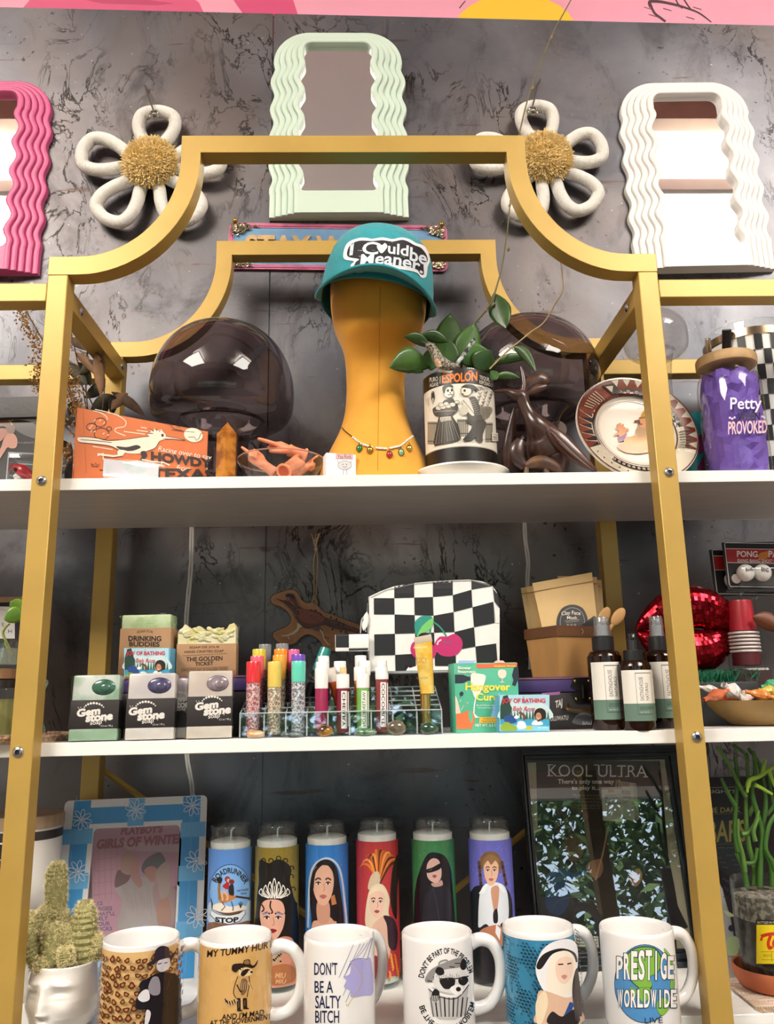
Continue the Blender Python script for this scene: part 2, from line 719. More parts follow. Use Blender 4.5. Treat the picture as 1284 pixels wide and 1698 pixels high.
def height_at(p, py):
 """height above p (vertical line) that projects to photo row py"""
 lo, hi = -0.1, 1.2
 for _ in range(40):
  m_ = (lo + hi) / 2
  if proj((p[0], p[1], p[2] + m_))[1] > py:
   lo = m_
  else:
   hi = m_
 return lo
def rslab(mb, w, h, d, r=0.002, y=0.0, z=0.0, seg=2):
 mb.box((0, y + d / 2, z + h / 2), (w, d, h), r, seg=seg)
 return mb
class Panel:
 """frame of an upright box face: bottom-left photo corner and bottom-right photo corner on height z at depths ya, yb; top row py"""
 def __init__(s, pl, pr, top, z, ya, yb, lean=0.0, tops=None):
  s.build(pl, pr, top, z, ya, yb, lean)
  if tops:                     # choose the foot so that the top corners fall on these photo columns
   for _ in range(25):
    up = s.vec(0, s.h * sin(lean), s.h * cos(lean))
    pl += tops[0] - proj(s.A + up)[0]
    pr += tops[1] - proj(s.B + up)[0]
    s.build(pl, pr, top, z, ya, yb, lean)
 def build(s, pl, pr, top, z, ya, yb, lean):
  A, B = base_on(pl, z, ya), base_on(pr, z, yb)
  s.A, s.B = A, B
  s.w = (B - A).length
  s.rz = atan2(B.y - A.y, B.x - A.x)
  s.mid = (A + B) / 2
  h = height_at(s.mid, top)
  s.lean = lean
  if lean:
   for _ in range(20):
    q = s.mid + s.vec(0, h * sin(lean), h * cos(lean))
    e = proj(q)[1] - top
    h += e * mpp(q)
  s.h = h
 def vec(s, x, y, z):
  return Matrix.Rotation(s.rz, 3, 'Z') @ V((x, y, z))
 def root(s, name, label, cat, group=None):
  return thing(name, label, cat, s.mid, s.rz, group, rx=0) if not s.lean else s._lr(name, label, cat, group)
 def _lr(s, name, label, cat, group):
  t = thing(name, label, cat, s.mid, s.rz, group)
  t.rotation_euler = (-s.lean, 0, s.rz)
  return t
 def surf(s, y=0.0):
  R = Matrix.Rotation(s.rz, 3, 'Z') @ Matrix.Rotation(-s.lean, 3, 'X')
  return PlaneS(s.mid + R @ V((0, y, 0)), R @ V((1, 0, 0)), R @ V((0, 0, 1)))
FOIL = glass('#ffffff', 1.38, 0.08)
CLEAR = glass('#fbfdfd', 1.45, 0.015)
ACRY = glass('#f3f6f7', 1.5, 0.02)
INKB, INKW = '#1a1817', '#f4f1ea'
# ================================================================== the setting
YW = 0.33                    # face of the steel wall
Z1, Z2, Z3 = 0.3008, 0.0, -0.288   # tops of the three shelf boards
def struct(o):
 o['kind'] = 'structure'
 return o

def steel():
 m = bpy.data.materials.new('raw_steel')
 m.use_nodes = True
 nt = m.node_tree
 N, L = nt.nodes, nt.links
 b = N['Principled BSDF']
 tc = N.new('ShaderNodeTexCoord')
 def noise(sc, det=8, dist=0.0, stretch=(1, 1, 1), rough=0.55):
  mp = N.new('ShaderNodeMapping')
  mp.inputs['Scale'].default_value = stretch
  L.new(tc.outputs['Object'], mp.inputs[0])
  n = N.new('ShaderNodeTexNoise')
  n.inputs['Scale'].default_value = sc
  n.inputs['Detail'].default_value = det
  n.inputs['Distortion'].default_value = dist
  n.inputs['Roughness'].default_value = rough
  L.new(mp.outputs[0], n.inputs['Vector'])
  return n.outputs['Fac']
 def ramp(src, stops):
  r = N.new('ShaderNodeValToRGB')
  while len(r.color_ramp.elements) < len(stops):
   r.color_ramp.elements.new(0.5)
  for e, (p, c) in zip(r.color_ramp.elements, stops):
   e.position = p
   e.color = lin(c) if isinstance(c, str) else (c, c, c, 1)
  L.new(src, r.inputs[0])
  return r.outputs[0]
 def mix(f, a, bb, blend='MIX'):
  x = N.new('ShaderNodeMix')
  x.data_type = 'RGBA'
  x.blend_type = blend
  if isinstance(f, float):
   x.inputs[0].default_value = f
  else:
   L.new(f, x.inputs[0])
  for s_, v in ((6, a), (7, bb)):
   if isinstance(v, str):
    x.inputs[s_].default_value = lin(v)
   else:
    L.new(v, x.inputs[s_])
  return x.outputs[2]
 base = ramp(noise(3.2, 9, 0.6), [(0.3, '#4a4b51'), (0.48, '#63646a'), (0.7, '#7d7c7f')])
 warm = ramp(noise(2.1, 6, 0.4), [(0.42, 0.0), (0.68, 0.8)])
 c = mix(warm, base, '#6d6057')
 # dark oxide patches
 ox = ramp(noise(6.0, 10, 1.2, (1, 1, 0.6), 0.68), [(0.52, 0.0), (0.70, 0.75)])
 c = mix(ox, c, '#343032')
 # meandering scale lines: thin iso-lines of a distorted noise, kept to some regions
 ln = ramp(noise(13.0, 7, 1.5, (1, 1, 0.55), 0.62), [(0.478, 0.0), (0.494, 1.0), (0.506, 1.0), (0.522, 0.0)])
 reg = ramp(noise(4.4, 3), [(0.52, 0.0), (0.64, 1.0)])
 mm = N.new('ShaderNodeMath')
 mm.operation = 'MULTIPLY'
 L.new(ln, mm.inputs[0])
 L.new(reg, mm.inputs[1])
 c = mix(mm.outputs[0], c, '#26221f')
 # pits and horizontal scuffs
 pit = ramp(noise(95, 2), [(0.66, 0.0), (0.71, 0.9)])
 preg = ramp(noise(7, 3), [(0.5, 0.0), (0.62, 1.0)])
 m2 = N.new('ShaderNodeMath')
 m2.operation = 'MULTIPLY'
 L.new(pit, m2.inputs[0])
 L.new(preg, m2.inputs[1])
 c = mix(m2.outputs[0], c, '#2d2623')
 sc = ramp(noise(16, 6, 0.3, (0.5, 1, 5.0)), [(0.66, 0.0), (0.73, 0.7)])
 c = mix(sc, c, '#4c3b33')
 spk = ramp(noise(160, 1), [(0.78, 0.0), (0.8, 0.6)])
 c = mix(spk, c, '#b9b4ae')
 L.new(c, b.inputs['Base Color'])
 b.inputs['Metallic'].default_value = 0.85
 rr = N.new('ShaderNodeMapRange')
 L.new(noise(9, 8, 0.5, (1, 1, 0.3)), rr.inputs[0])
 rr.inputs[3].default_value = 0.34
 rr.inputs[4].default_value = 0.54
 L.new(rr.outputs[0], b.inputs['Roughness'])
 bp = N.new('ShaderNodeBump')
 bp.inputs['Strength'].default_value = 0.25
 bp.inputs['Distance'].default_value = 0.0015
 L.new(noise(22, 8, 0.8), bp.inputs['Height'])
 L.new(bp.outputs[0], b.inputs['Normal'])
 return m
STEEL = steel()
# two sheets of raw steel with an open seam between them, cut off at a slant along the top
xs = at(450, 300, YW).x
tl, tr = at(-200, 7, YW), at(1480, 47, YW)
seam_top = lerp(tl.z, tr.z, (xs - tl.x) / (tr.x - tl.x))
WL, WR = -4.1, 4.1
zl = tl.z + (WL - tl.x) * (tr.z - tl.z) / (tr.x - tl.x)
zr = tl.z + (WR - tl.x) * (tr.z - tl.z) / (tr.x - tl.x)
w = MB()
w.prism([(WL, -1.25), (xs - 0.0012, -1.25), (xs - 0.0012, seam_top), (WL, zl)], YW, YW + 0.004)
w.prism([(xs + 0.0012, -1.25), (WR, -1.25), (WR, zr), (xs + 0.0012, seam_top)], YW, YW + 0.004)
w.box((xs, YW + 0.0035, 0), (0.006, 0.001, 2.4))
struct(w.obj('wall_back', STEEL))
struct(MB().box((0, YW + 0.065, 0.5), (8.4, 0.12, 3.5)).obj('wall_back_masonry', mat('#e79cb2', 0.6, noise=0.04, scale=6)))
# painted mural band above the steel
PM = PlaneS((0, YW + 0.005, 0), (1, 0, 0), (0, 0, 1))
a = Art(PM, off=0.0002)
a.poly([(28, 25), (60, -12), (140, -40), (280, -30), (330, 4), (340, 25)], '#d2557d')
a.poly([(140, 0), (200, -6), (290, 6), (260, 9), (170, 6)], '#b93f68')
a.poly([(408, 30), (380, -10), (440, -60), (480, -20), (496, 30)], '#cf4c77')
a.ell(854, 52, 102, 62, '#f0bf2b')
a.line([(762, 14), (768, 6), (772, 2)], 2, '#5a4a1c')
a.line([(1080, 12), (1078, 3), (1095, 3), (1120, 8), (1140, 14), (1160, 22), (1180, 37)], lambda t: 6 - 4 * t, '#46242c', True)
a.line([(1079, 9), (1086, 22), (1096, 30), (1104, 36)], 4, '#46242c', True)
a.line([(1118, -8), (1124, 6), (1132, 14)], 2.5, '#46242c')
a.line([(1130, -8), (1140, 8), (1146, 16)], 2.5, '#46242c')
for x, y in ((1068, 12), (1076, 24), (1100, 14), (1138, 28), (1150, 12)):
 a.line([(x, y), (x + 14, y + 4)], 1.2, '#6a3440')
a.obj('mural_paint', None, 0.6)['kind'] = 'structure'
# rivet holes of the sheets
h = MB()
for px, py, r in ((975, 50, .0030), (478, 36, .0028), (417, 36, .0028), (1003, 388, .0032), (394, 1024, .0032), (1053, 1021, .0034)):
 c = at(px, py, YW)
 h.lathe([(0, -0.0004), (r, -0.0004), (r * 1.25, 0)], 14, Matrix.Translation(c) @ Matrix.Rotation(pi / 2, 4, 'X'))
struct(h.obj('wall_rivets', mat('#1d1a1a', 0.6, 0.5)))
sc_ = MB()
c = at(1010, 458, YW)
sc_.lathe([(0, 0.003), (0.003, 0.0026), (0.0042, 0.001), (0.0044, 0)], 16, Matrix.Translation(c) @ Matrix.Rotation(pi / 2, 4, 'X'))
sc_.box(c + V((0, -0.0031, 0)), (0.004, 0.0004, 0.0008))
tag(sc_.obj('wall_screw', mat('#6c665f', 0.4, 0.9)), 'small round screw head in the steel wall under the white mirror', 'screw')

# the room behind the viewer: floor, ceiling with a beam and lit panels, side walls, shop window with trees outside
struct(MB().box((0, -1.9, -1.28), (8.4, 5.2, 0.06)).obj('floor', mat('#4f443c', 0.4, noise=0.2, scale=5)))
ceil_m = mat('#f1eeef', 0.7, noise=0.03, scale=4)
struct(MB().box((0, -1.9, 2.25), (8.4, 5.2, 0.08)).obj('ceiling', ceil_m))
struct(MB().box((-2.3, -1.10, 2.17), (2.6, 0.07, 0.08)).box((2.3, -1.10, 2.17), (2.6, 0.07, 0.08)).box((0.0, -3.0, 2.15), (8.2, 0.12, 0.12)).obj('trim_1', mat('#b39883', 0.6, noise=0.1, scale=9)))
wallp = mat('#cdb9b2', 0.7, noise=0.05, scale=5)
struct(MB().box((-4.15, -1.9, 0.48), (0.08, 5.2, 3.5)).obj('wall_left', wallp))
struct(MB().box((4.15, -1.9, 0.48), (0.08, 5.2, 3.5)).obj('wall_right', wallp))
ww = MB()
ww.box((0, -4.5, 1.56), (8.4, 0.1, 1.42)).box((0, -4.5, -1.0), (8.4, 0.1, 0.5))
ww.box((-3.3, -4.5, 0), (1.7, 0.1, 3.0)).box((3.3, -4.5, 0), (1.7, 0.1, 3.0))
struct(ww.obj('wall_front', mat('#7a6660', 0.7, noise=0.1, scale=4)))
wf = MB()
wf.box((0, -4.46, 0.86), (5.0, 0.08, 0.07)).box((0, -4.46, -0.76), (5.0, 0.08, 0.06))
for x in (-2.46, -0.95, 1.15, 2.46):
 wf.box((x, -4.46, 0.05), (0.05, 0.06, 1.6))
struct(wf.obj('window_1', mat('#e8e6e2', 0.5)))
struct(MB().box((0, -14, -1.4), (30, 19, 0.1)).obj('ground', mat('#8d8b86', 0.8, noise=0.2, scale=2)))
rnd = random.Random(5)
lv = MB()
for i in range(36000):
 cx_, cz_ = rnd.uniform(-5.5, 5.5), rnd.uniform(-1.1, 2.6)
 k = sin(cx_ * 1.7) * 0.5 + cos(cz_ * 2.3 + cx_) * 0.5
 if rnd.random() > 0.84 + 0.3 * k:
  continue
 c = V((cx_, -7.6 + rnd.uniform(-.8, .8), cz_))
 R = Euler((rnd.uniform(-1, 1), rnd.uniform(-1, 1), rnd.uniform(0, 6.3))).to_matrix()
 q = rnd.uniform(.06, .11)
 lv.cur = rnd.randrange(3)
 lv.add([c + R @ V(p) * q for p in ((-1, 0, 0), (0, -.45, .1), (1, 0, 0), (0, .45, .1))], [[0, 1, 2, 3]])
tag(lv.obj('tree_leaves', [mat('#5d7d42', 0.6), mat('#7f9c5c', 0.6), mat('#3f6236', 0.6)], smooth=False),
 'green leaves of the trees outside the shop window', 'foliage', kind='stuff')
CHROME_ = mat('#b9bcc0', 0.3, 1.0)
for (x, y, sx, sy) in ((-1.72, -1.95, 1.2, 1.35), (1.72, -1.95, 1.2, 1.35)):
 t = thing('ceiling_light', 'flat white light panel hung below the ceiling on the %s side of the room' % ('left' if x < 0 else 'right'), 'ceiling light', (x, y, 2.01))
 f = MB()
 for s_ in (-1, 1):
  f.box((s_ * sx / 2, 0, -0.02), (0.03, sy, 0.05)).box((0, s_ * sy / 2, -0.02), (sx, 0.03, 0.05))
 f.obj('frame', mat('#f0eee8', 0.4), t)
 h_ = MB()
 for a_ in (-.4, .4):
  h_.tube([(a_ * sx, 0, 0), (a_ * sx, 0, .2)], .004, 8)
 h_.obj('hanger', CHROME_, t)
 MB().box((0, 0, -0.01), (sx - .03, sy - .03, 0.012)).obj('diffuser', mat('#fff6e8', 0.5, emit=6.0), t)
# ================================================================== the gold shelving unit
D, T = 0.2451, 0.0245
GOLD = mat('#bd9b4e', 0.36, 0.2, noise=0.06, scale=14)
GOLD_D = GOLD
WHITE = mat('#f1efea', 0.38, noise=0.035, scale=22, stretch=(0.6, 6, 6), bump=0.05)
CHROME = mat('#c9ccd0', 0.22, 1.0)
DARK = mat('#1c1b1c', 0.5)
def bevel(o, w=0.0012):
 md = o.modifiers.new('edge', 'BEVEL')
 md.width = w
 md.segments = 2
 md.limit_method = 'ANGLE'
 md.angle_limit = radians(40)
 return o
U = thing('shelving_unit', 'tall gold metal shelving unit with arched top rails and white shelf boards', 'shelf', (0, 0, -1.25))
H_ = 0.375
ZE, ZB = 0.5758, 0.7456
def arch(y, xl, name):
 xa, za = at(128, 430, 0).x, at(303, 262, 0).z
 n = 18
 A = [(-H_, ZE), (xa, ZE)]
 Bp = [(-H_, ZE - T), (xa, ZE - T)]
 rx, rz = xl - xa, za - ZE
 for i in range(1, n + 1):
  t = pi / 2 * i / n
  A.append((xa + rx * sin(t), za - rz * cos(t)))
  Bp.append((xa + (rx + T) * sin(t), za - (rz + T) * cos(t)))
 A.append((xl, ZB))
 Bp.append((xl + T, ZB - T))
 A2 = [(-x, z) for x, z in reversed(A)]
 B2 = [(-x, z) for x, z in reversed(Bp)]
 poly = A + A2 + [p for p in reversed(Bp + B2)]
 m = MB()
 m.prism(poly[::-1], y, y + T)
 return bevel(m.obj(name, GOLD, U, world=True, ang=25))
arch(0, -0.2198, 'arched_top_rail')
arch(D, -0.2198, 'arched_top_rail')
for sx in (-1, 1):
 x = sx * (H_ - T / 2)
 bevel(MB().box((x, T / 2, (ZE - T - 1.25) / 2), (T, T, ZE - T + 1.25)).obj('upright_post', GOLD, U, world=True))
 xb = sx * (H_ - T / 2) - (0.005 if sx < 0 else 0)
 bevel(MB().box((xb, D + T / 2, (ZE - T - 1.25) / 2), (T, T, ZE - T + 1.25)).obj('upright_post', GOLD, U, world=True))
zt = at(50, 469, 0).z
for sx in (-1, 1):
 x = sx * (H_ - T / 2)
 bevel(MB().box((x, (D + T) / 2, zt - T / 2), (T * .98, D - T, T)).obj('side_rail', GOLD, U, world=True))
 bevel(MB().box((sx * (H_ + 0.46), T / 2, zt - T / 2), (0.92, T * .98, T)).obj('bay_rail', GOLD, U, world=True))
 bevel(MB().box((sx * (H_ + 0.46), D + T / 2, zt - T / 2), (0.92, T * .98, T)).obj('bay_rail', GOLD, U, world=True))
 # screw heads of the side rail
 for y in (0.052, D - 0.016):
  m = MB()
  m.lathe([(0, 0.0022), (0.003, 0.002), (0.0052, 0.0006), (0.0054, 0)], 20,
    Matrix.Translation((x - sx * T / 2, y, zt - T / 2)) @ Matrix.Rotation(-sx * pi / 2, 4, 'Y'))
  m.obj('rail_screw', CHROME, U, world=True)
TB = 0.0145
UNDER_SHADE = mat('#c2bbb7', 0.32, noise=0.14, scale=60, stretch=(0.25, 9, 9), bump=0.08)  # white laminate with grain; shade below the board is put into the greyer colour
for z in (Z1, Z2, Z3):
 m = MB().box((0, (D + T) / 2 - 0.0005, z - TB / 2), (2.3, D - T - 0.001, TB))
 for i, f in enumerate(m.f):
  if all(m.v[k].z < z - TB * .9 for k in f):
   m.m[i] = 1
 bevel(m.obj('shelf_board', [WHITE, UNDER_SHADE], U, world=True), 0.0008)
for px, py in ((69, 797), (1110, 783), (30, 1247), (1156, 1222)):
 p = at(px, py, 0)
 M = Matrix.Translation(p) @ Matrix.Rotation(pi / 2, 4, 'X')
 m = MB()
 m.lathe([(0.0024, 0.0012), (0.0026, 0.0026), (0.0048, 0.0020), (0.0060, 0.0006), (0.0061, 0)], 24, M)
 s = m.obj('shelf_screw', CHROME, U, world=True)
 MB().lathe([(0, 0.0012), (0.0026, 0.0012), (0.0026, 0.0020)], 6, M).obj('hex_socket', DARK, s, world=True)
for (a0, a1) in (((150, 1262), (470, 1490)), ((560, 1640), (1010, 1262)), ((470, 1490), (700, 1652)), ((1000, 1270), (1008, 1263))):
 p, q = at(*a0, D + T + 0.004), at(*a1, D + T + 0.004)
 if (p - q).length > 0.05:
  bevel(MB().tube([p, q], 0.0042, 4, flat=0.5, up=(0, 1, 0)).obj('cross_brace', GOLD, U, world=True, smooth=False), 0.0005)
m = MB()
p = at(1160, 1379, 0)
m.box(p + V((-.0005, 0.004, 0)), (0.002, 0.004, 0.004), 0.0004)

# clear cables of the string lights behind the shelves
CABLE = glass('#f2f2ee', 1.5, 0.1, 0.55, '#f4f4f0')
def cable(pts, label, r=0.0016):
 m = MB()
 base = [at(px, py, D + T + 0.03) for px, py in pts]
 for k, dx in enumerate((-1.1, 1.1)):
  q = [b + V((dx * r * (1 + .08 * sin(i * .9 + k)), 0.4 * r * k, 0)) for i, b in enumerate(spline(base, 6))]
  m.tube(q, r, 7)
 tag(m.obj('light_cable', CABLE), label, 'cable', 'clear cables behind the shelves')
cable([(317, 850), (318, 880), (317, 930), (315, 960), (312, 990), (309, 1030), (309, 1100), (310, 1180), (309, 1225), (311, 1262), (316, 1290), (319, 1312), (318, 1350), (316, 1420)],
   'clear twin cable hanging behind the golden ticket soap')
cable([(869, 845), (870, 870), (872, 900), (876, 930), (875, 960), (876, 1000), (880, 1060), (880, 1110)],
   'clear twin cable hanging behind the berry basket of kraft packets')
# ================================================================== things hung on the wall
MIRROR = mat('#f4f4f4', 0.015, 1.0)
def wavy_mirror(x0, x1, y0, y1, color, label, roll=0.0, tilt=0.0):
 """x0,x1 = left and right photo edges at the foot; y0,y1 = top and foot of the frame"""
 pl, pr = at(x0, y1, YW), at(x1, y1, YW)
 W = (pr - pl).length
 top = at((x0 + x1) / 2, y0, YW - 0.02)
 H = top.z - pl.z
 t = thing('wavy_mirror', label, 'mirror', ((pl.x + pr.x) / 2, YW, (pl.z + pr.z) / 2))
 t.rotation_euler = (tilt, roll, 0)
 Rc = 0.27 * W
 K, dh, d0 = 5, 0.0036, 0.010
 band = 0.226 * W
 ds = band / K
 zlo, P, A = 0.16 * H, 0.150 * H, 0.0150 * W
 def contour(s):
  L = []
  n = 84
  for i in range(n + 1):
   z = (H - Rc) * i / n
   win = min(max((z - 0.115 * H) / (0.05 * H), 0), 1) * min(max((H - Rc * .55 - z) / (0.06 * H), 0), 1)
   am = A * (1 + 0.45 * s / band)
   L.append((-W / 2 + s + (1 - win) * 0 + am * win * sin(2 * pi * (z - zlo) / P) + 0.016 * W * (z / H if s < 9 else 0), z))
  xo = L[-1][0]
  r = max(Rc - s * 0.9, 0.012)
  zc = H - s * 0.62 - r
  for i in range(1, 15):
   a = pi - pi / 2 * i / 14
   L.append((xo + r + r * cos(a), max(L[n][1], zc) + r * sin(a)))
  R_ = [(-x, z) for x, z in reversed(L)]
  return L + R_
 rows = [(0, 0.0)]
 for k in range(K):
  s0, d = k * ds, d0 + k * dh
  rows += [(s0, d - dh * .45 if k else d - 0.004), (s0 + ds * .06, d - dh * .12), (s0 + ds * .22, d), (s0 + ds * .5, d + 0.0004), (s0 + ds * .80, d), (s0 + ds * .97, d - dh * .25), (s0 + ds * .999, d - dh * .38)]
 dm = d0 + (K - 1) * dh
 rows += [(band, dm - 0.002), (band, 0.012)]
 m = MB()
 cs = [(contour(s), d) for s, d in rows]
 n = len(cs[0][0])
 vs = [(x, -d, z) for c, d in cs for x, z in c]
 fs = []
 for r in range(len(cs) - 1):
  for i in range(n - 1):
   fs.append([r * n + i, (r + 1) * n + i, (r + 1) * n + i + 1, r * n + i + 1])
 m.add(vs, fs)
 und = [(c[0][0], -d, 0) for c, d in cs[:-2]] + [(c[-1][0], -d, 0) for c, d in reversed(cs[:-2])]
 m.add(und, [list(range(len(und)))[::-1]])
 wi = W / 2 - band
 # foot block between the two sides, with the rounded lower corners of the opening
 zb = 0.112 * H
 r = 0.03 * W
 prof = [(-wi - .002, .0004), (wi + .002, .0004), (wi + .002, zb + r)] + [(wi - r + r * cos(a), zb + r - r * sin(a)) for a in (0.3, 0.8, 1.2, 1.57)] + \
     [(-wi + r - r * cos(a), zb + r - r * sin(a)) for a in (1.57, 1.2, 0.8, 0.3)] + [(-wi - .002, zb + r)]
 m.prism(prof, -dm, -0.001)
 m.obj('mirror_frame', mat(color, 0.42, noise=0.015, scale=10), t, ang=50)
 g = MB()
 g.prism([(-W / 2 + band * .55, zb * .8), (W / 2 - band * .55, zb * .8), (W / 2 - band * .55, H - Rc * .5), (W / 2 - band, H - band * .5), (-W / 2 + band, H - band * .5), (-W / 2 + band * .55, H - Rc * .5)], -0.013, -0.010)
 g.obj('mirror_glass', MIRROR, t, smooth=False)
 return t
wavy_mirror(447, 678, 46, 366, '#cfe2d2', 'mint green wavy framed mirror high on the wall at the middle')
wavy_mirror(1052, 1283, 129, 453, '#f3f0ec', 'white wavy framed mirror on the right of the wall', roll=-0.016)
wavy_mirror(-168, 66, 126, 458, '#d0588a', 'pink wavy framed mirror cut off by the left edge', roll=0.01)

ROPE = mat('#f0ece4', 0.85, noise=0.05, scale=300, bump=0.5, bscale=700)
def rope_daisy(cx, cy, dirs, label, seed):
 c = at(cx, cy, YW - 0.03)
 k = mpp(c)
 t = thing('rope_daisy', label, 'wall decoration', (c.x, YW, c.z))
 for ang, Ln, wd in dirs:
  a = radians(ang)
  d, nrm = V((cos(a), 0, sin(a))), V((-sin(a), 0, cos(a)))
  L, w_ = Ln * k, wd * k
  pts = [(0.20, .07), (0.38, .20), (0.55, .34), (0.74, .415), (0.90, .33), (0.965, 0.0)]
  loop = [d * (u * L) + nrm * (v * w_) for u, v in pts] + [d * (u * L) - nrm * (v * w_) for u, v in reversed(pts[:-1])]
  path = spline([p + V((0, -0.022, 0)) for p in loop], 26)
  m = MB()
  r = 0.0106
  m.tube(path, [r * (1 + 0.045 * cos(i * pi * 2 / 3.0)) for i in range(len(path))], 12)
  m.obj('rope_petal', ROPE, t, ang=80)
 rr = random.Random(seed)
 m = MB()
 R = 45 * k
 m.ball((0, -0.030, 0), (R * .90, 0.024, R * .90), n=24, m=14)
 for i in range(2600):
  z = rr.uniform(-0.05, 1)
  a = rr.uniform(0, 2 * pi)
  q = sqrt(1 - z * z) if abs(z) < 1 else 0
  n_ = V((q * cos(a), -z, q * sin(a)))
  base = V((n_.x * R * .87, -0.030 + n_.y * 0.023, n_.z * R * .87))
  tip = base + (n_ * 0.0065 + V((rr.gauss(0, .0025), rr.gauss(0, .002), rr.gauss(0, .0025))))
  s_ = n_.orthogonal().normalized() * 0.0012
  s2 = n_.cross(s_)
  m.add([base + s_, base - s_ * .5 + s2 * .8, base - s_ * .5 - s2 * .8, tip + s_ * .7, tip - s_ * .35 + s2 * .6, tip - s_ * .35 - s2 * .6],
     [[0, 1, 4, 3], [1, 2, 5, 4], [2, 0, 3, 5], [3, 4, 5]])
 m.obj('pompom', mat('#f4d89a', 0.95, noise=0.14, scale=160), t, smooth=False)
 return t
rope_daisy(249, 271, [(86, 110, 74), (165, 124, 72), (233, 124, 74), (306, 124, 74), (10, 122, 70)], 'white rope daisy with yellow pompom on the left, beside the pink mirror', 1)
rope_daisy(903, 262, [(94, 110, 66), (18, 108, 66), (312, 116, 72), (246, 116, 70), (171, 122, 70)], 'white rope daisy with yellow pompom on the right, beside the white mirror', 2)
def wall_hook(x0, y0, x1, y1, label):
 c = at(x1, y1, YW)
 t = thing('wall_hook', label, 'hook', c)
 m = MB()
 p, q = at(x0, y0, YW - 0.001) - c, at(x1 - 1, y1 - 6, YW - 0.045) - c
 e_ = at(x1, y1, YW - 0.048) - c
 m.tube(spline([p, p + V((0.0012, -0.008, -.001)), lerp(p, q, .5) + V((0, -0.012, 0)), q], 4), 0.0015, 8)
 m.obj('wire', mat('#8d877c', 0.35, 0.9), t)
 g = MB()
 g.tube([e_ + V((cos(i * pi / 8) * 0.0075, 0, sin(i * pi / 8) * 0.0075)) for i in range(16)], 0.0017, 8, True)
 g.ball(e_, 0.0045)
 g.obj('knob', mat('#9a958c', 0.15, 0.8), t)
wall_hook(241, 146, 256, 190, 'thin wire hook with round knob holding the left rope daisy')
wall_hook(894, 137, 884, 184, 'thin wire hook with round knob holding the right rope daisy')

# pink and blue metal sign
c = at(561, 412, YW)
t = thing('metal_sign', 'pink and blue embossed metal sign with gold letters reading STAY, partly hidden by the cap', 'sign', (c.x, YW, c.z))
k = mpp(c)
w2, h2 = 181 * k, 39 * k * 1.08
def rrect(w, h, r, n=5):
 out = []
 for cx_, cz_, a0 in ((w - r, h - r, 0), (-w + r, h - r, 90), (-w + r, -h + r, 180), (w - r, -h + r, 270)):
  for i in range(n + 1):
   a = radians(a0 + 90 * i / n)
   out.append((cx_ + r * cos(a), cz_ + r * sin(a)))
 return out
t.rotation_euler = (0, 0.02, 0)
m = MB()
PINK = mat('#c4718f', 0.35, 0.3, color2='#b0607e', scale=30, bump=0.1)
m.prism(rrect(w2, h2, .010), -0.003, -0.0005)
for i, (q, d) in enumerate(((0, .005), (.0032, .0058), (.0064, .005))):
 o_, i_ = rrect(w2 - q, h2 - q, .010 - q), rrect(w2 - q - .0026, h2 - q - .0026, .0074 - q)
 m.prism(o_, -d, -0.002, [i_])
bevel(m.obj('rim', PINK, t), 0.0006)
MB().prism(rrect(w2 - .009, h2 - .009, .002), -0.0042, -0.0025).obj('panel', mat('#5d83a6', 0.45, 0.3, color2='#6a94b4', scale=18, bump=0.15), t)
GB = mat('#c9a878', 0.3, 0.6, noise=0.2, scale=60)
vs, tr = text_tris('STAY W', 0.03)
m = MB()
x0_, x1_ = at(408, 400, YW).x - c.x, at(575, 400, YW).x - c.x
pts = [V((lerp(x0_, x1_, a), 0, lerp(-21 * k, 19 * k, b))) for a, b in vs]
for tri in tr:
 m.add([pts[i] + V((0, -.0075, 0)) for i in tri], [[0, 1, 2]])
edge = {}
for tri in tr:
 for a_, b_ in ((0, 1), (1, 2), (2, 0)):
  e = (tri[a_], tri[b_])
  edge[e] = edge.get(e, 0) + 1
for (a_, b_) in edge:
 if (b_, a_) not in edge:
  m.add([pts[a_] + V((0, -.0075, 0)), pts[b_] + V((0, -.0075, 0)), pts[b_] + V((0, -.004, 0)), pts[a_] + V((0, -.004, 0))], [[3, 2, 1, 0]])
m.obj('raised_letters', GB, t, fix=True)
rr = random.Random(4)
for sx, sz in ((-1, 1), (1, 1), (-1, -1), (1, -1)):
 m = MB()
 for i in range(130):
  u, v = abs(rr.gauss(0, .018)), abs(rr.gauss(0, .009))
  if u / .045 + v / .022 > 1:
   continue
  p = V((sx * (w2 - .006 - u), -.006, sz * (h2 - .005 - v)))
  a = rr.uniform(0, 6.3)
  q = [p + V((cos(a + j * .9) * .0026 * j / 2, -.0008 * j, sin(a + j * .9) * .0026 * j / 2)) for j in range(4)]
  m.tube(q, [.0014, .0013, .0011, .0008], 6)
 m.obj('corner_filigree', mat('#a89a84', 0.25, 0.9), t)
for px in (391, 731):
 p = at(px, 375, YW) - V((c.x, YW, c.z))
 m = MB()
 m.ball((p.x, -.011, p.z), (.0042, .004, .0042)).tube([(p.x, -.011, p.z), (p.x, -.001, p.z)], .0016, 8)
 m.obj('brass_nail', mat('#b98f2c', 0.2, 1.0), t)

# small nails left in the wall
for px, py, l in ((482, 972, 'thin nail in the wall above the leather bird ornament'), (833, 373, 'thin nail in the wall beside the vine right of the sign')):
 p = at(px, py, YW)
 m = MB()
 m.tube([p + V((0, 0, 0.004)), p + V((0, -0.010, 0.001))], 0.0009, 8)
 tag(m.obj('nail', mat('#b9a97c', 0.3, 0.9)), l, 'nail')
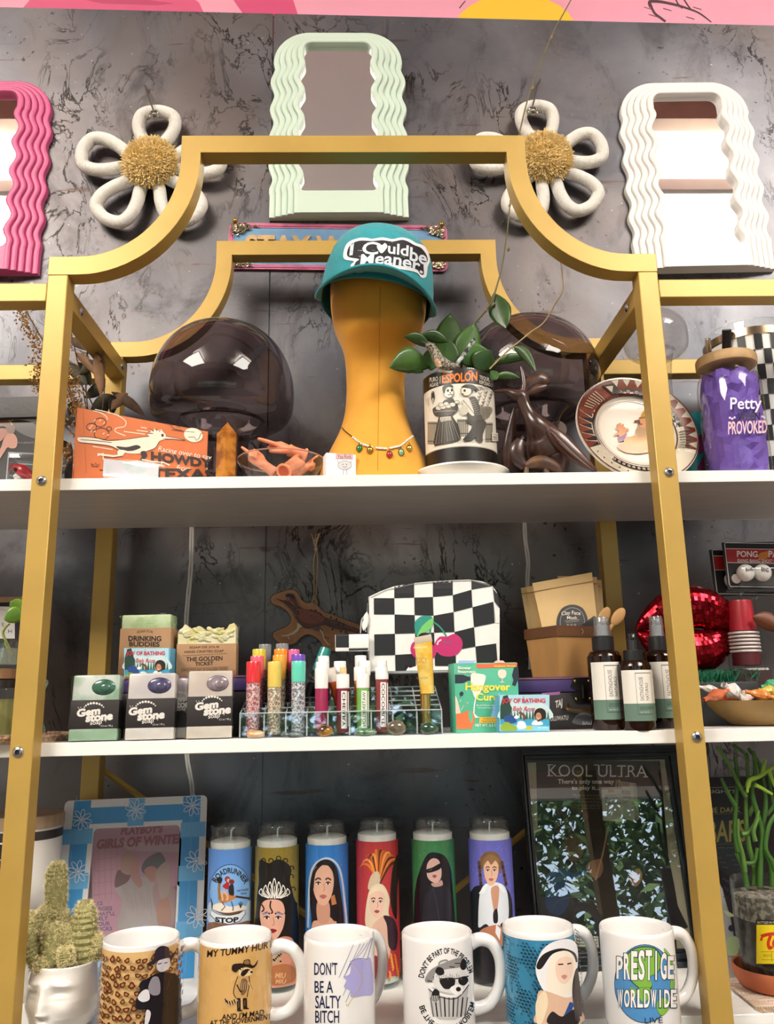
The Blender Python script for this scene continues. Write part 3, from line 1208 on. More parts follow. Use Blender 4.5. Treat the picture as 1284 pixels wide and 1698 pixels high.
# ================================================================== top shelf
# ---- mushroom lamps of blown glass
def mushroom(xc, half, ytop, ywide, ybot, stem, Y, tint, label, ior=1.45, dens=0.0):
 b = base_on(xc, Z1 + 0.1, Y)
 b.z = Z1
 k = mpp(b + V((0, 0, .12)))
 R, rs = half * k, stem * k
 zt, zw, zb = height_at(b, ytop) , height_at(b, ywide), height_at(b, ybot)
 zt -= 0.0
 t = thing('mushroom_lamp', label, 'lamp', b)
 st = [(rs * 1.55, 0.0), (rs * 1.62, 0.004), (rs * 1.5, 0.012), (rs * 1.15, zb * .25), (rs, zb * .55), (rs * 1.04, zb * .8), (rs * 1.25, zb * .96), (rs * 1.6, zb + .004)]
 m = MB()
 m.lathe([(p.x, p.y) for p in spline([(a, z, 0) for a, z in st], 4)], 56)
 m.obj('glass_stem', glass(tint, ior, .02, dens, '#3a3030'), t)
 cap = [(rs * 1.6, zb + .004), (R * .64, zb - .004), (R * .88, zb + (zw - zb) * .10), (R * .98, zb + (zw - zb) * .45), (R, zw)]
 pr = [(p.x, p.y) for p in spline([(a, z, 0) for a, z in cap], 5)]
 for i in range(1, 15):
  a = pi / 2 * i / 14
  pr.append((R * cos(a) ** 0.84 if i < 14 else 0, zw + (zt - zw) * sin(a)))
 MB().lathe(pr, 64).obj('glass_cap', glass(tint, ior, .02, dens, '#3a3030'), t)
 return t, b, zb, rs
t, b, zb, rs = mushroom(367, 119, 541, 655, 704, 44, 0.168, '#b7acac', 'smoky glass mushroom lamp on the left, behind the orange card')
m = MB()
m.tube([V((0, 0, 0.002)), V((0, 0, zb * .6))], rs * .34, 20)
m.obj('inner_tube', glass('#cfd2d6', 1.45, .05, .25, '#c8c8cc'), t)
MB().box((0.004, -rs * .36, zb * .52), (.022, .0006, .034)).obj('sticker', mat('#8d9096', .4), t)
t, b, zb, rs = mushroom(882, 118, 534, 632, 686, 42, 0.185, '#b7acac', 'smoky glass mushroom lamp on the right, behind the carved bird')
MB().tube([V((0, 0, 0.002)), V((0, 0, zb * .6))], rs * .34, 20).obj('inner_tube', glass('#cfd2d6', 1.45, .05, .25, '#c8c8cc'), t)
mushroom(1103, 53, 518, 558, 588, 19, 0.19, '#efefee', 'small clear glass mushroom lamp behind the decorated plate')
c = base_on(930, Z1 + 0.06, 0.21)
c.z = Z1
t = thing('round_tag', 'small round white tag on a stem behind the carved bird', 'tag', c)
zz = height_at(c, 712)
MB().lathe([(0, -.0015), (.0125, -.0015), (.0125, .0015), (0, .0015)], 28, Matrix.Translation((0, 0, zz)) @ Matrix.Rotation(pi / 2, 4, 'X')).obj('disc', mat('#dcd8cf', .5), t)
MB().tube([V((0, 0, 0)), V((0, 0, zz - .012))], .001, 6).obj('stem', mat('#c9c5bc', .5), t)

# ---- mustard mannequin head
MY = 0.115
prof = [(402, 22), (408, 40), (420, 58), (442, 73), (475, 79.5), (500, 79.5), (520, 78), (545, 74), (565, 67), (580, 60), (596, 53.5), (612, 50), (627, 48.5), (645, 48), (660, 48.5), (675, 49.5), (690, 51.5), (708, 56), (722, 61), (735, 67), (751, 75), (768, 83), (787, 91), (812, 97)]
b = base_on(622, Z1, MY)
MAN = thing('mannequin_head', 'mustard yellow fabric mannequin head with long neck wearing the teal cap', 'mannequin head', b)
sec = []
for py, hw in prof:
 z = height_at(b, py)
 p = b + V((0, 0, z))
 k = mpp(p)
 cx_ = 628 if py < 560 else lerp(628, 623, min((py - 560) / 60, 1))
 x = (cx_ - proj(p)[0]) * k
 # depth of the section and its forward shift: full skull, chin, slim neck, wide foot
 dep = interp([(402, .022), (420, .060), (452, .088), (520, .086), (575, .066), (600, .044), (640, .040), (700, .043), (750, .055), (812, .066)], py)
 fwd = interp([(372, .010), (480, .002), (540, -.004), (578, -.020), (592, -.018), (606, -.006), (630, .0), (700, 0), (750, -.004), (812, -.006)], py)
 sec.append((z, x, hw * k, dep, fwd))
sec = [q for q in sec if q[0] > 0] + [(0.0, sec[-1][1], sec[-1][2], sec[-1][3], sec[-1][4])]
zs = spline([(q[0], q[1], q[2]) for q in sec], 3)
z2 = spline([(q[3], q[4], 0) for q in sec], 3)
def mfn(u, v):
 i = min(int(round(v * (len(zs) - 1))), len(zs) - 1)
 a = 2 * pi * u
 q, r = zs[i], z2[i]
 s_, c_ = sin(a), cos(a)
 e = 0.9
 return (q.y + q.z * math.copysign(abs(c_) ** e, c_), r.y + r.x * math.copysign(abs(s_) ** e, s_), q.x)
m = MB()
m.grid(mfn, 56, len(zs), True, True)
m.add([(zs[0].y, z2[0].y, zs[0].x + .004)] + [mfn(i / 56, 0) for i in range(56)], [[0, 1 + i, 1 + (i + 1) % 56] for i in range(56)])
MUST = mat('#dc9c2c', 0.75, noise=0.06, scale=30, sheen=0.15)
HEAD = m.obj('head', MUST, MAN, ang=70)
ms = MeshS(HEAD)
seam = [ms.at(lerp(630.5, 626.5, i / 30), lerp(475, 780, i / 30), 0.0001) for i in range(31)]
MB().tube(seam, 0.00045, 6).obj('centre_seam', mat('#c07f1e', .8), MAN, world=True)
# necklace of pearls with drops, lying on the neck
def zq(x, y):
 return x / 3.21 + 360, y / 3.21 + 440
nl = thing('necklace', 'pearl bead necklace with green, red and gold drops on the mannequin neck', 'necklace', b)
ch = [ms.at(*zq(x, y), .0008) for x, y in ((668, 865), (680, 880), (695, 893), (710, 905), (724, 918))]
MB().tube(ch, .0007, 6).obj('chain', mat('#5a4a2c', .35, .8), nl, world=True)
PEARL = mat('#f0ece6', 0.25, coat=0.5)
for x0, y0, x1, y1, n in ((727, 921, 768, 953, 5), (780, 958, 824, 972, 5), (850, 976, 900, 980, 6), (922, 977, 967, 967, 6), (976, 964, 1036, 915, 8)):
 m = MB()
 for i in range(n):
  p = ms.at(*zq(lerp(x0, x1, i / (n - 1)), lerp(y0, y1, i / (n - 1))), .0018)
  m.ball(p, .00155, n=10, m=7)
 m.obj('pearl_strand', PEARL, nl, world=True)
for x, y, col, mt in ((760, 980, '#1f7a3c', 0), (815, 988, '#c9a13a', 1), (918, 1012, '#b3122b', 0), (978, 1000, '#7fa58c', 0), (1020, 979, '#cdb25a', 1)):
 p = ms.at(*zq(x, y), .002)
 m = MB()
 m.ball(p, (.0030, .0016, .0042), n=12, m=8)
 d = m.obj('drop', mat(col, .12, .9 if mt else 0, coat=.6), nl, world=True)
 r_ = MB()
 r_.tube([p + V((.0034 * cos(i * pi / 8), 0, .0047 * sin(i * pi / 8))) for i in range(16)], .0006, 6, True)
 r_.tube([p + V((0, 0, .0047)), p + V((0, 0, .008))], .0006, 6)
 r_.obj('gold_setting', mat('#c39a3c', .25, .95), nl, world=True)

# ---- teal cap
cb = base_on(630, Z1, MY)
zc = height_at(cb, 478)
cc = V((cb.x, MY + .004, Z1 + zc - .016))
CAPT = thing('trucker_cap', 'teal trucker cap with a white lettered patch on the mannequin head', 'cap', cc)
CAPT.rotation_euler = (0.20, 0.14, 0.06)
TEAL = mat('#2596a0', 0.8, noise=0.08, scale=200, sheen=0.2)
ax_, ay_, hz_ = .0785, .104, .100
cp = [(0, 1.0), (.15, .99), (.3, .965), (.45, .93), (.6, .875), (.72, .80), (.82, .69), (.9, .55), (.96, .35), (1.0, 0.02)]
def capfn(a, h):
 f = interp(cp, h)
 fr = max(0, -sin(a))
 fx = ax_ * f * (1 + .02 * fr)
 return V((fx * cos(a), ay_ * f * sin(a) * (1 + .03 * fr * (1 - h)), hz_ * (h + .06 * fr * (h > .3) * (1 - h)) - .004 - .022 * max(0, sin(a)) * (1 - h) ** 2))
def csec(a0, a1, n, name, mt):
 m = MB()
 m.grid(lambda u, v: capfn(lerp(a0, a1, u), v), n, 26)
 o = m.obj(name, mt, CAPT, ang=80)
 md = o.modifiers.new('cloth', 'SOLIDIFY')
 md.thickness = .0022
 md.offset = -1
 return o
CF = csec(radians(196), radians(344), 34, 'front_panel', TEAL)
csec(radians(-16), radians(196), 44, 'mesh_back', mat('#1c7881', 0.85, noise=0.25, scale=500, bump=0.6, bscale=700))
MB().ball((0, 0, hz_ - .003), (.005, .005, .003)).obj('top_button', TEAL, CAPT)
def billfn(u, v):
 a = radians(lerp(204, 336, u))
 p = capfn(a, .0)
 e = sin(pi * u)
 out = V((cos(a) * .45, -1.0, 0)) * (.058 * v * (e ** .55))
 x = (p.x + out.x) / ax_
 return V((p.x + out.x, p.y + out.y, .004 - .034 * (x * x) * (.35 + .65 * v) - .012 * v * e))
m = MB()
m.grid(billfn, 36, 10)
o = m.obj('brim', TEAL, CAPT, ang=80)
md = o.modifiers.new('cloth', 'SOLIDIFY')
md.thickness = .0034
for q in (.33, .62, .9):
 m = MB()
 m.tube([billfn(i / 30, q) + V((0, 0, .0016)) for i in range(1, 30)], .0004, 5)
 m.obj('stitching', mat('#176c75', .8), CAPT)
a = Art(MeshS(CF, step=6), 2.986, 430, 0, off=.0009, lay=.00004)
PW = '#eeedf0'
a.blob([(425, 1285), (420, 1250), (440, 1205), (490, 1182), (530, 1180), (560, 1185), (610, 1178), (660, 1186), (700, 1178), (740, 1186), (775, 1205), (815, 1220), (838, 1260), (842, 1295), (832, 1320), (824, 1370), (800, 1375), (775, 1350), (700, 1335), (620, 1330), (560, 1335), (500, 1352), (460, 1345), (455, 1315), (470, 1296)], PW)
a.blob([(440, 1270), (450, 1220), (495, 1195), (560, 1196), (610, 1192), (660, 1198), (705, 1190), (735, 1198), (765, 1215), (800, 1230), (826, 1265), (830, 1295), (812, 1312), (812, 1358), (795, 1358), (775, 1335), (700, 1318), (620, 1312), (550, 1320), (500, 1338), (470, 1330), (480, 1300), (495, 1285)], '#17141a')
LT = '#dfe6ee'
a.text('I C', 448, 1206, 588, 1268, LT, .02, slope=-4, shear=.12, bend=4)
a.blob([(583, 1222), (594, 1208), (608, 1216), (622, 1206), (634, 1220), (626, 1238), (606, 1256), (590, 1240)], LT)
a.text('uld', 636, 1202, 736, 1256, LT, .022, slope=16, shear=.05)
a.text('be', 742, 1224, 826, 1290, LT, .022, slope=26, shear=.05)
a.text('Meaner.', 500, 1262, 806, 1324, LT, .022, slope=34, shear=.12, bend=26)
a.obj('patch', CAPT, .7)

# ---- bottle planter on its white saucer
PY = 0.085
b = base_on(766, Z1, PY)
sa = thing('saucer', 'round white saucer under the bottle planter', 'saucer', b)
k = mpp(b)
R = 80 * k
sp = [(0, .003), (R * .55, .003), (R * .62, 0), (R * .7, .0), (R * .9, .007), (R, .0135), (R * .995, .0155), (R * .9, .0105), (R * .68, .006), (R * .5, .006), (0, .006)]
MB().lathe(sp, 64).obj('dish', mat('#f0ece2', 0.22, coat=.3), sa)
pb = b + V((0.0003, 0, .0062))
PT = thing('bottle_planter', 'cut tequila bottle planter with black and cream skeleton label', 'planter', pb)
r_ = 59.5 * mpp(pb + V((0, 0, .06)))
hb = height_at(pb + V((0, -r_, 0)), 609)
MB().lathe([(0, .001), (r_ * .9, 0), (r_ * .975, .004), (r_, .012), (r_, hb - .004), (r_ * .99, hb), (r_ * .93, hb), (r_ * .93, .012), (0, .010)], 64).obj('glass_wall', glass('#e9ece4', 1.47, .02), PT)
MB().lathe([(0, .0105), (r_ * .90, .0108), (r_ * .915, .02), (r_ * .915, hb * .80), (r_ * .5, hb * .82), (0, hb * .83)], 40).obj('soil', mat('#1d1611', .9, color2='#2f251c', scale=120, bump=.8), PT)
cs = CylS(pb, r_)
a = Art(cs, 5.836, 640, 540, off=.0003)
dk = '#191715'
# band edges follow the bottle: rows are given by height
def vrow(z, col0, col1=None):
 pass
z0_, z1_, z2_, z3_ = height_at(pb, 748) , height_at(pb, 742), height_at(pb, 642), height_at(pb, 614)
def cylband(art, za, zb_, col, ua=-1.5, ub=1.5, n=24):
 return art.uvpoly([(lerp(ua, ub, i / n), zb_) for i in range(n + 1)] + [(lerp(ub, ua, i / n), za) for i in range(n + 1)], col)
nearR = height_at(pb + V((0, -r_, 0)), 735)
za_ = cs.hit(766, 740)[1]
zb_ = cs.hit(766, 636)[1]
zc_ = cs.hit(766, 609)[1]
zd_ = hb - .0015
cylband(a, za_, zb_, '#e6e0d2')
cylband(a, zb_, zd_, dk)
cylband(a, .012, za_, '#15110e')
cylband(a, za_ - .0006, za_ + .0006, '#b9b3a4')
OR = '#ee7a22'
a.text("ESPOLON", 545, 470, 885, 560, OR, .035, slope=-26, bend=0)
a.line([(800, 442), (832, 440)], 10, OR)
a.line([(528, 490), (526, 562)], 4, '#d9d2c2')
a.text('PURO', 426, 505, 506, 550, '#d9d2c2', .01, slope=-14)
a.text('AGAVE', 426, 560, 510, 598, '#d9d2c2', .01, slope=-14)
a.text('TEQUILA', 905, 480, 1026, 522, '#d9d2c2', .01, slope=34)
a.text('REPOSADO', 905, 526, 1030, 562, '#d9d2c2', .01, slope=34)
G1, G2, G3 = '#3a3732', '#6d685e', '#a39c8d'
# background: barrels, plants
for x0, x1, y0, y1 in ((690, 800, 905, 1075), (408, 500, 930, 1150), (960, 1030, 940, 1130)):
 a.rect(x0, y0, x1, y1, G3)
 for i in range(6):
  x = lerp(x0, x1, (i + .5) / 6)
  a.line([(x, y0), (x, y1)], 5, G2)
 a.line([(x0, y0 + 20), (x1, y0 + 20)], 8, G1)
 a.line([(x0, y1 - 30), (x1, y1 - 30)], 8, G1)
for i in range(26):
 x, y = 870 + (i * 37) % 160, 650 + (i * 53) % 180
 a.line([(x, y), (x + 14, y - 26)], 5, G1 if i % 2 else G2)
 a.line([(x, y), (x - 12, y - 22)], 4, G2)
for i in range(8):
 a.line([(850 + i * 22, 600 + (i % 3) * 14), (890 + i * 18, 590 + (i % 3) * 12), (920 + i * 15, 604 + (i % 3) * 12)], 4, G1)
a.line([(452, 640), (470, 640), (476, 700), (464, 760), (448, 700)], 8, G1)
a.rect(448, 650, 476, 700, G1)
for i in range(10):
 a.line([(395 + i * 5, 720 + i * 12), (430, 700 + i * 14)], 3, G2)
# woman with skirt and basket
a.poly([(520, 880), (640, 870), (700, 960), (728, 1100), (700, 1118), (640, 1135), (560, 1150), (480, 1168), (470, 1130), (495, 1000)], G1)
for i in range(9):
 a.line([(535 + i * 12, 890), (490 + i * 28, 1150 - i * 6)], 5, G2 if i % 2 else '#8d8778')
a.poly([(530, 890), (632, 882), (636, 920), (540, 935)], '#cfc8b8')
for i in range(7):
 a.line([(545 + i * 14, 892), (550 + i * 13, 930)], 4, G1)
a.blob([(560, 740), (600, 715), (650, 710), (670, 760), (660, 860), (560, 880), (545, 800)], G1)
a.blob([(470, 800), (560, 770), (690, 770), (685, 840), (600, 870), (500, 880), (470, 850)], '#4f4b44')
for x, y, r in ((520, 800, 30), (560, 790, 30), (545, 770, 26), (610, 780, 30), (650, 768, 28), (690, 745, 22), (590, 760, 24)):
 a.ell(x, y, r, r * .75, '#d8d1c1')
 a.ring(x, y, r, r * .75, 4, G1)
a.line([(480, 840), (680, 830)], 8, '#98917f')
a.ell(612, 650, 46, 54, '#e6dfce')
a.blob([(560, 640), (556, 600), (590, 575), (640, 576), (655, 600), (620, 598), (590, 615), (575, 660)], G1)
a.ell(606, 634, 12, 14, INKB)
a.ell(642, 630, 11, 14, INKB)
a.ell(628, 656, 5, 8, INKB)
a.line([(606, 676), (648, 672)], 9, '#2c2925')
a.line([(615, 668), (616, 682)], 2, '#e6dfce')
a.line([(630, 668), (631, 682)], 2, '#e6dfce')
a.ring(612, 650, 46, 54, 4, G1)
# man with hat and satchel
a.blob([(770, 930), (900, 915), (960, 940), (940, 1010), (850, 1100), (800, 1120), (745, 1110), (800, 1040), (830, 970)], G1)
a.blob([(900, 930), (960, 950), (930, 1060), (925, 1130), (870, 1115), (880, 1030)], '#4a463f')
a.blob([(780, 720), (850, 690), (890, 760), (930, 900), (800, 920), (790, 820)], '#4a463f')
a.blob([(740, 720), (800, 710), (850, 860), (820, 870), (760, 790)], '#d8d1c1')
a.line([(745, 725), (850, 860)], 5, G1)
a.blob([(905, 800), (1000, 790), (1015, 840), (970, 900), (930, 900)], '#857f71')
for i in range(6):
 a.line([(915 + i * 14, 805), (930 + i * 12, 895)], 3, G1)
a.ell(775, 640, 48, 46, '#ded7c6')
a.ell(760, 635, 11, 12, INKB)
a.ell(740, 668, 12, 5, INKB)
a.ring(775, 640, 48, 46, 4, G1)
a.blob([(735, 600), (770, 575), (840, 580), (890, 630), (850, 620), (830, 660), (815, 615), (770, 600)], G1)
a.line([(730, 600), (890, 632)], 9, INKB)
a.blob([(720, 800), (780, 780), (790, 850), (740, 870)], '#c9c2b1')
for i in range(8):
 a.line([(800 + i * 9, 740 + i * 18), (850 + i * 9, 720 + i * 20)], 4, '#9a9382')
a.rect(1012, 1040, 1070, 1120, '#d8d1c1')
for i in range(4):
 a.line([(1020, 1056 + i * 16), (1062, 1060 + i * 16)], 4, G1)
for i in range(30):
 x = 420 + (i * 97) % 620
 a.line([(x, 1120 + (i * 29) % 50 - (x - 420) * .06), (x + 22, 1116 + (i * 29) % 50 - (x - 420) * .06)], 3, G2)
a.obj('label_print', PT, .35, coat=.3)

# ---- trailing plant growing from the bottle
PLG = thing('trailing_hoya_plant', 'green leafy plant with long bare vines growing from the bottle planter', 'plant', pb + V((0, 0, hb * .8)))
LEAF = [mat('#2c4a1d', .35, color2='#3b5c26', scale=30, coat=.25), mat('#3a5f22', .35, color2='#4b7430', scale=30, coat=.25)]
def zl(x, y):
 return x / 3.21 + 640, y / 3.21 + 440
for a_, b_, w_, ya, yb, sg, fo, cl in (
  ((330, 500), (345, 252), 26, .10, .115, 0, .1, 0), ((390, 530), (480, 310), 24, .10, .10, 2, .2, 1),
  ((300, 540), (340, 395), 28, .100, .095, 0, .1, 1), ((240, 540), (18, 545), 22, .06, .03, 13, .3, 1),
  ((400, 520), (560, 470), 22, .090, .085, 6, .2, 1), ((330, 408), (180, 375), 11, .055, .045, 5, .3, 0),
  ((240, 440), (98, 380), 10, .05, .035, 7, .3, 0), ((240, 560), (250, 430), 17, .085, .08, 0, .2, 0), ((200, 570), (110, 545), 9, .06, .05, 4, .2, 0),
  ((480, 560), (560, 450), 22, .09, .08, 0, .15, 0), ((420, 480), (400, 350), 20, .125, .13, 0, .1, 1),
  ((555, 530), (780, 495), 8, .075, .05, 6, .3, 0), ((570, 600), (715, 600), 7, .07, .055, 5, .3, 0),
  ((680, 432), (800, 565), 9, .05, .04, 10, .3, 0), ((575, 148), (640, 335), 19, .115, .10, 0, .2, 0), ((560, 560), (590, 610), 9, .06, .05, 0, .2, 0)):
 m = MB()
 leaf(m, zl(*a_), zl(*b_), w_, ya, yb, sg, fo)
 m.obj('leaf', LEAF[cl], PLG, world=True, ang=80, solid=.0006)
STEM = mat('#6b6238', .6, noise=.15, scale=60)
m = MB()
limb(m, [(766, 612, 1.6), (770, 560, 1.6), (805, 516, 1.6), (818, 494, 1.7), (835, 430, 1.3), (846, 340, 1.2), (850, 290, 1.2), (862, 220, 1.2), (880, 150, 1.2), (914, 62, 1.1), (935, 22, 1.1), (958, -20, 1.0)], .11)
m.obj('vine', STEM, PLG, world=True)
for x, y in ((806, 515), (818, 505), (846, 340), (850, 297), (844, 413), (915, 62), (884, 146)):
 m = MB()
 limb(m, [(x - 1.5, y + 3, 1.2), (x, y, 2.3), (x + 1.5, y - 3, 1.2)], .11)
 m.obj('vine_node', mat('#8a6f45', .7), PLG, world=True)
m = MB()
limb(m, [(812, 612, 1.4), (828, 596, 1.4), (842, 582, 1.3), (862, 566, 1.3), (880, 551, 1.3), (902, 535, 1.2), (920, 505, 1.2), (934, 480, 1.2), (933, 455, 1.0), (929, 430, .9), (924, 415, .6)], .06)
m.obj('dry_vine', mat('#a08a62', .8, noise=.15, scale=80), PLG, world=True)

# ---- small painted roadrunner figurine perched on the bottle rim
FIGY = PY - .043
c = at(745, 616, FIGY)
FG = thing('bird_figurine', 'small speckled long-tailed bird figurine perched on the bottle planter rim', 'figurine', c)
m = MB()
limb(m, [(706, 569, 1), (709, 572, 4.5), (716, 577, 7), (722, 585, 8), (726, 594, 9.5), (733, 602, 10.5), (742, 607, 10), (752, 608, 7), (762, 605, 3)], FIGY, 14, k=4)
m.obj('body', mat('#a79c86', .5, color2='#3d3a35', scale=420), FG, world=True)
m = MB()
limb(m, [(724, 596, 3, -.007), (727, 603, 5, -.007), (730, 609, 4, -.006)], FIGY, 10)
m.obj('breast', mat('#b9895a', .6, color2='#d9cbb2', scale=350), FG, world=True)
m = MB()
limb(m, [(757, 604, 3.5), (768, 590, 3.4), (778, 575, 3.2), (788, 562, 3)], FIGY, 8, flat=.4)
m.obj('tail', mat('#1c1d20', .3, color2='#c9ccd0', scale=160, coat=.4), FG, world=True)
m = MB()
limb(m, [(710, 572, 2.2), (703, 568, 1.4), (697, 565, .4)], FIGY, 8)
m.obj('beak', mat('#55524c', .4), FG, world=True)
m = MB()
limb(m, [(728, 612, 6), (745, 616, 5), (764, 617, 4)], FIGY, 8, flat=.6)
m.obj('perch', mat('#b9b2a2', .6), FG, world=True)
m = MB()
m.ball(at(715, 573, FIGY - .0075), .0014, n=8, m=6)
m.obj('eye', DARK, FG, world=True)

# ---- carved dark wood bird
CY = .066
c = base_on(888, Z1, CY)
CB = thing('carved_wooden_bird', 'dark carved wooden bird with crest and open wings beside the bottle planter', 'carving', c)
WD = mat('#35201a', .32, color2='#4a2d22', scale=26, stretch=(1, 1, .3), coat=.35, bump=.25, bscale=90)
def zb2(x, y):
 return x / 3.21 + 640, y / 3.21 + 440
def zpts(L):
 return [zb2(p[0], p[1]) + tuple(p[2:]) for p in L]
m = MB()
limb(m, zpts([(575, 672, 1.5), (610, 668, 3), (650, 672, 5), (690, 690, 9.5), (722, 700, 11), (740, 745, 10), (768, 800, 12), (800, 850, 18), (830, 900, 27, .008), (850, 960, 33, .015), (870, 1020, 34, .02), (880, 1080, 28, .02), (880, 1120, 20, .02)]), CY, 20)
m.obj('body', WD, CB, world=True)
m = MB()
limb(m, zpts([(725, 690, 6), (735, 640, 5), (728, 580, 3.8), (718, 540, 2)]), CY, 10)
m.obj('crest', WD, CB, world=True)
m = MB()
limb(m, zpts([(740, 670, 8), (770, 630, 11), (815, 605, 12), (850, 618, 9), (862, 628, 4)]), CY + .015, 10, flat=.5)
limb(m, zpts([(750, 680, 5), (790, 660, 7), (830, 650, 6), (855, 640, 3)]), CY + .012, 8, flat=.5)
m.obj('crest', mat('#5a3827', .4, color2='#3d241b', scale=60, coat=.3, bump=.4), CB, world=True)
m = MB()
limb(m, zpts([(870, 870, 7), (920, 920, 14), (990, 990, 14), (1060, 1050, 10), (1125, 1095, 2)]), CY - .012, 12, flat=.45)
for q in range(4):
 limb(m, zpts([(880 + q * 14, 890 + q * 18, 2.2), (960 + q * 12, 970 + q * 14, 2.4), (1080 + q * 8, 1078 + q * 5, 1.2)]), CY - .020, 8)
m.obj('wing', WD, CB, world=True)
m = MB()
limb(m, zpts([(720, 930, 8), (700, 980, 13), (705, 1030, 12), (740, 1075, 8)]), CY - .008, 12, flat=.5)
limb(m, zpts([(690, 760, 5), (670, 850, 7), (650, 960, 9), (640, 1080, 7)]), CY + .02, 12, flat=.5)
m.obj('wing', WD, CB, world=True)
m = MB()
limb(m, zpts([(745, 1070, 5), (790, 1050, 10), (840, 1050, 12), (900, 1075, 9), (930, 1105, 5)]), CY - .02, 12)
limb(m, zpts([(750, 1075, 4), (745, 1130, 5), (740, 1150, 5)]), CY - .02, 8)
limb(m, zpts([(850, 1075, 5), (860, 1130, 6), (862, 1150, 6)]), CY - .02, 8)
m.obj('feet', mat('#6b4a2c', .5, color2='#4a3020', scale=50, bump=.3), CB, world=True)
m = MB()
m.ball(at(*zb2(718, 690), CY - .011), .0016, n=8, m=6)
m.obj('eye', DARK, CB, world=True)
m = MB()
m.box(base_on(885, Z1 + .003, CY + .01), (.075, .05, .006), .002)
m.obj('base', WD, CB, world=True)

# ---- decorated plate on edge
PLY = .082
b = base_on(1078, Z1, PLY)
R = 107 * mpp(b + V((0, 0, .08)))
lean, yaw_ = radians(17), face_cam(b.x, b.y) - radians(14)
PL = thing('decorated_plate', 'cream plate with brown patterned rim and a bearded man, leaning upright on the shelf', 'plate', b, yaw_)
PL.rotation_euler = (-lean, 0, yaw_)
M = Matrix.Translation((0, 0, R)) @ Matrix.Rotation(pi / 2, 4, 'X')
pp = [(0, -.004), (R * .55, -.004), (R * .60, -.0035), (R * .66, .001), (R * .70, .0035), (R * .97, .0085), (R, .0095), (R * .995, .011), (R * .97, .0108), (R * .72, .0065), (R * .68, .004), (R * .61, .0005), (R * .56, 0), (0, 0)]
m = MB()
m.lathe([(r, z - .006) for r, z in pp], 80, M)
dish = m.obj('dish', mat('#e9e0d2', .18, coat=.5), PL)
Rm = wmat(PL).to_3x3()
ctr = wmat(PL) @ V((0, -.0, R))
class PlateS:
 step = R * .05
 stepv = R * .05
 def __init__(s):
  s.m = MeshS(dish)
  s.U, s.W, s.N = Rm @ V((1, 0, 0)), Rm @ V((0, 0, 1)), Rm @ V((0, -1, 0))
 def hit(s, px, py):
  d = ray(px, py)
  q = CAM + d * ((ctr - CAM).dot(s.N) / d.dot(s.N)) - ctr
  return q.dot(s.U), q.dot(s.W)
 def pt(s, u, v, off):
  p = ctr + s.U * u + s.W * v
  l, n, i, t_ = s.m.b.ray_cast(p + s.N * .1, -s.N)
  return (l if l is not None else p) + s.N * off
ps = PlateS()
a = Art(ps, 3.669, 934, 440, off=.0003, lay=.00001)
def pring(r0, r1, a0, a1, col, n=40):
 a.uvpoly([(R * r1 * cos(lerp(a0, a1, i / n)), R * r1 * sin(lerp(a0, a1, i / n))) for i in range(n + 1)] +
    [(R * r0 * cos(lerp(a1, a0, i / n)), R * r0 * sin(lerp(a1, a0, i / n))) for i in range(n + 1)], col)
def pp_(r, an):
 return (R * r * cos(an), R * r * sin(an))
BR, BK, CR = '#7d3a26', '#2b2524', '#d9cfb8'
def dg(x):
 return radians(x)
pring(.68, .965, dg(20), dg(160), BR)
pring(.68, .80, dg(5), dg(110), BK)
pring(.80, .965, dg(-25), dg(20), BR)
pring(.68, .965, dg(160), dg(205), BK)
pring(.68, .965, dg(205), dg(330), CR)
pring(.68, .80, dg(-30), dg(5), CR)
for i in range(11):           # saw teeth
 an = dg(-20 + i * 12)
 a.uvpoly([pp_(.965, an - .05), pp_(.965, an + .09), pp_(.84, an + .02)], CR)
for i in range(5):
 an = dg(163 + i * 9)
 a.uvpoly([pp_(.955, an - .06), pp_(.955, an + .10), pp_(.72, an + .02)], BR)
 a.uvpoly([pp_(.955, an - .06), pp_(.94, an - .045), pp_(.72, an + .0), pp_(.72, an + .03)], CR)
for i in range(9):            # scroll border
 an = dg(12 + i * 11)
 for q in range(10):
  w0, w1 = q * .62, (q + 1) * .62
  r0, r1 = .028 - q * .0024, .028 - (q + 1) * .0024
  c0 = pp_(.74, an)
  a.uvpoly([(c0[0] + R * (r0 + .008) * cos(w0), c0[1] + R * (r0 + .008) * sin(w0)), (c0[0] + R * (r1 + .008) * cos(w1), c0[1] + R * (r1 + .008) * sin(w1)),
      (c0[0] + R * (r1 - .004) * cos(w1), c0[1] + R * (r1 - .004) * sin(w1)), (c0[0] + R * (r0 - .004) * cos(w0), c0[1] + R * (r0 - .004) * sin(w0))], CR)
pring(.72, .80, dg(228), dg(300), BK)
for i in range(12):
 an = dg(230 + i * 6)
 c0 = pp_(.76, an)
 a.uvpoly([(c0[0] + R * .024 * cos(w), c0[1] + R * .024 * sin(w)) for w in [j * .785 for j in range(8)]], CR)
 a.uvpoly([(c0[0] + R * .012 * cos(w), c0[1] + R * .012 * sin(w)) for w in [j * .785 for j in range(8)]], BK)
for i in range(11):
 c0 = pp_(.88, dg(212 + i * 9))
 a.uvpoly([(c0[0] + R * .013 * cos(w), c0[1] + R * .013 * sin(w)) for w in [j * .785 for j in range(8)]], BK)
for i in range(7):            # hatched corner motifs
 an = dg(126 + i * 4)
 a.uvpoly([pp_(.70 + i * .01, an), pp_(.90, an + .05), pp_(.90, an + .07), pp_(.70 + i * .01, an + .02)], CR)
 an = dg(-28 + i * 4)
 a.uvpoly([pp_(.70, an), pp_(.86, an + .04), pp_(.86, an + .06), pp_(.70, an + .02)], BK)
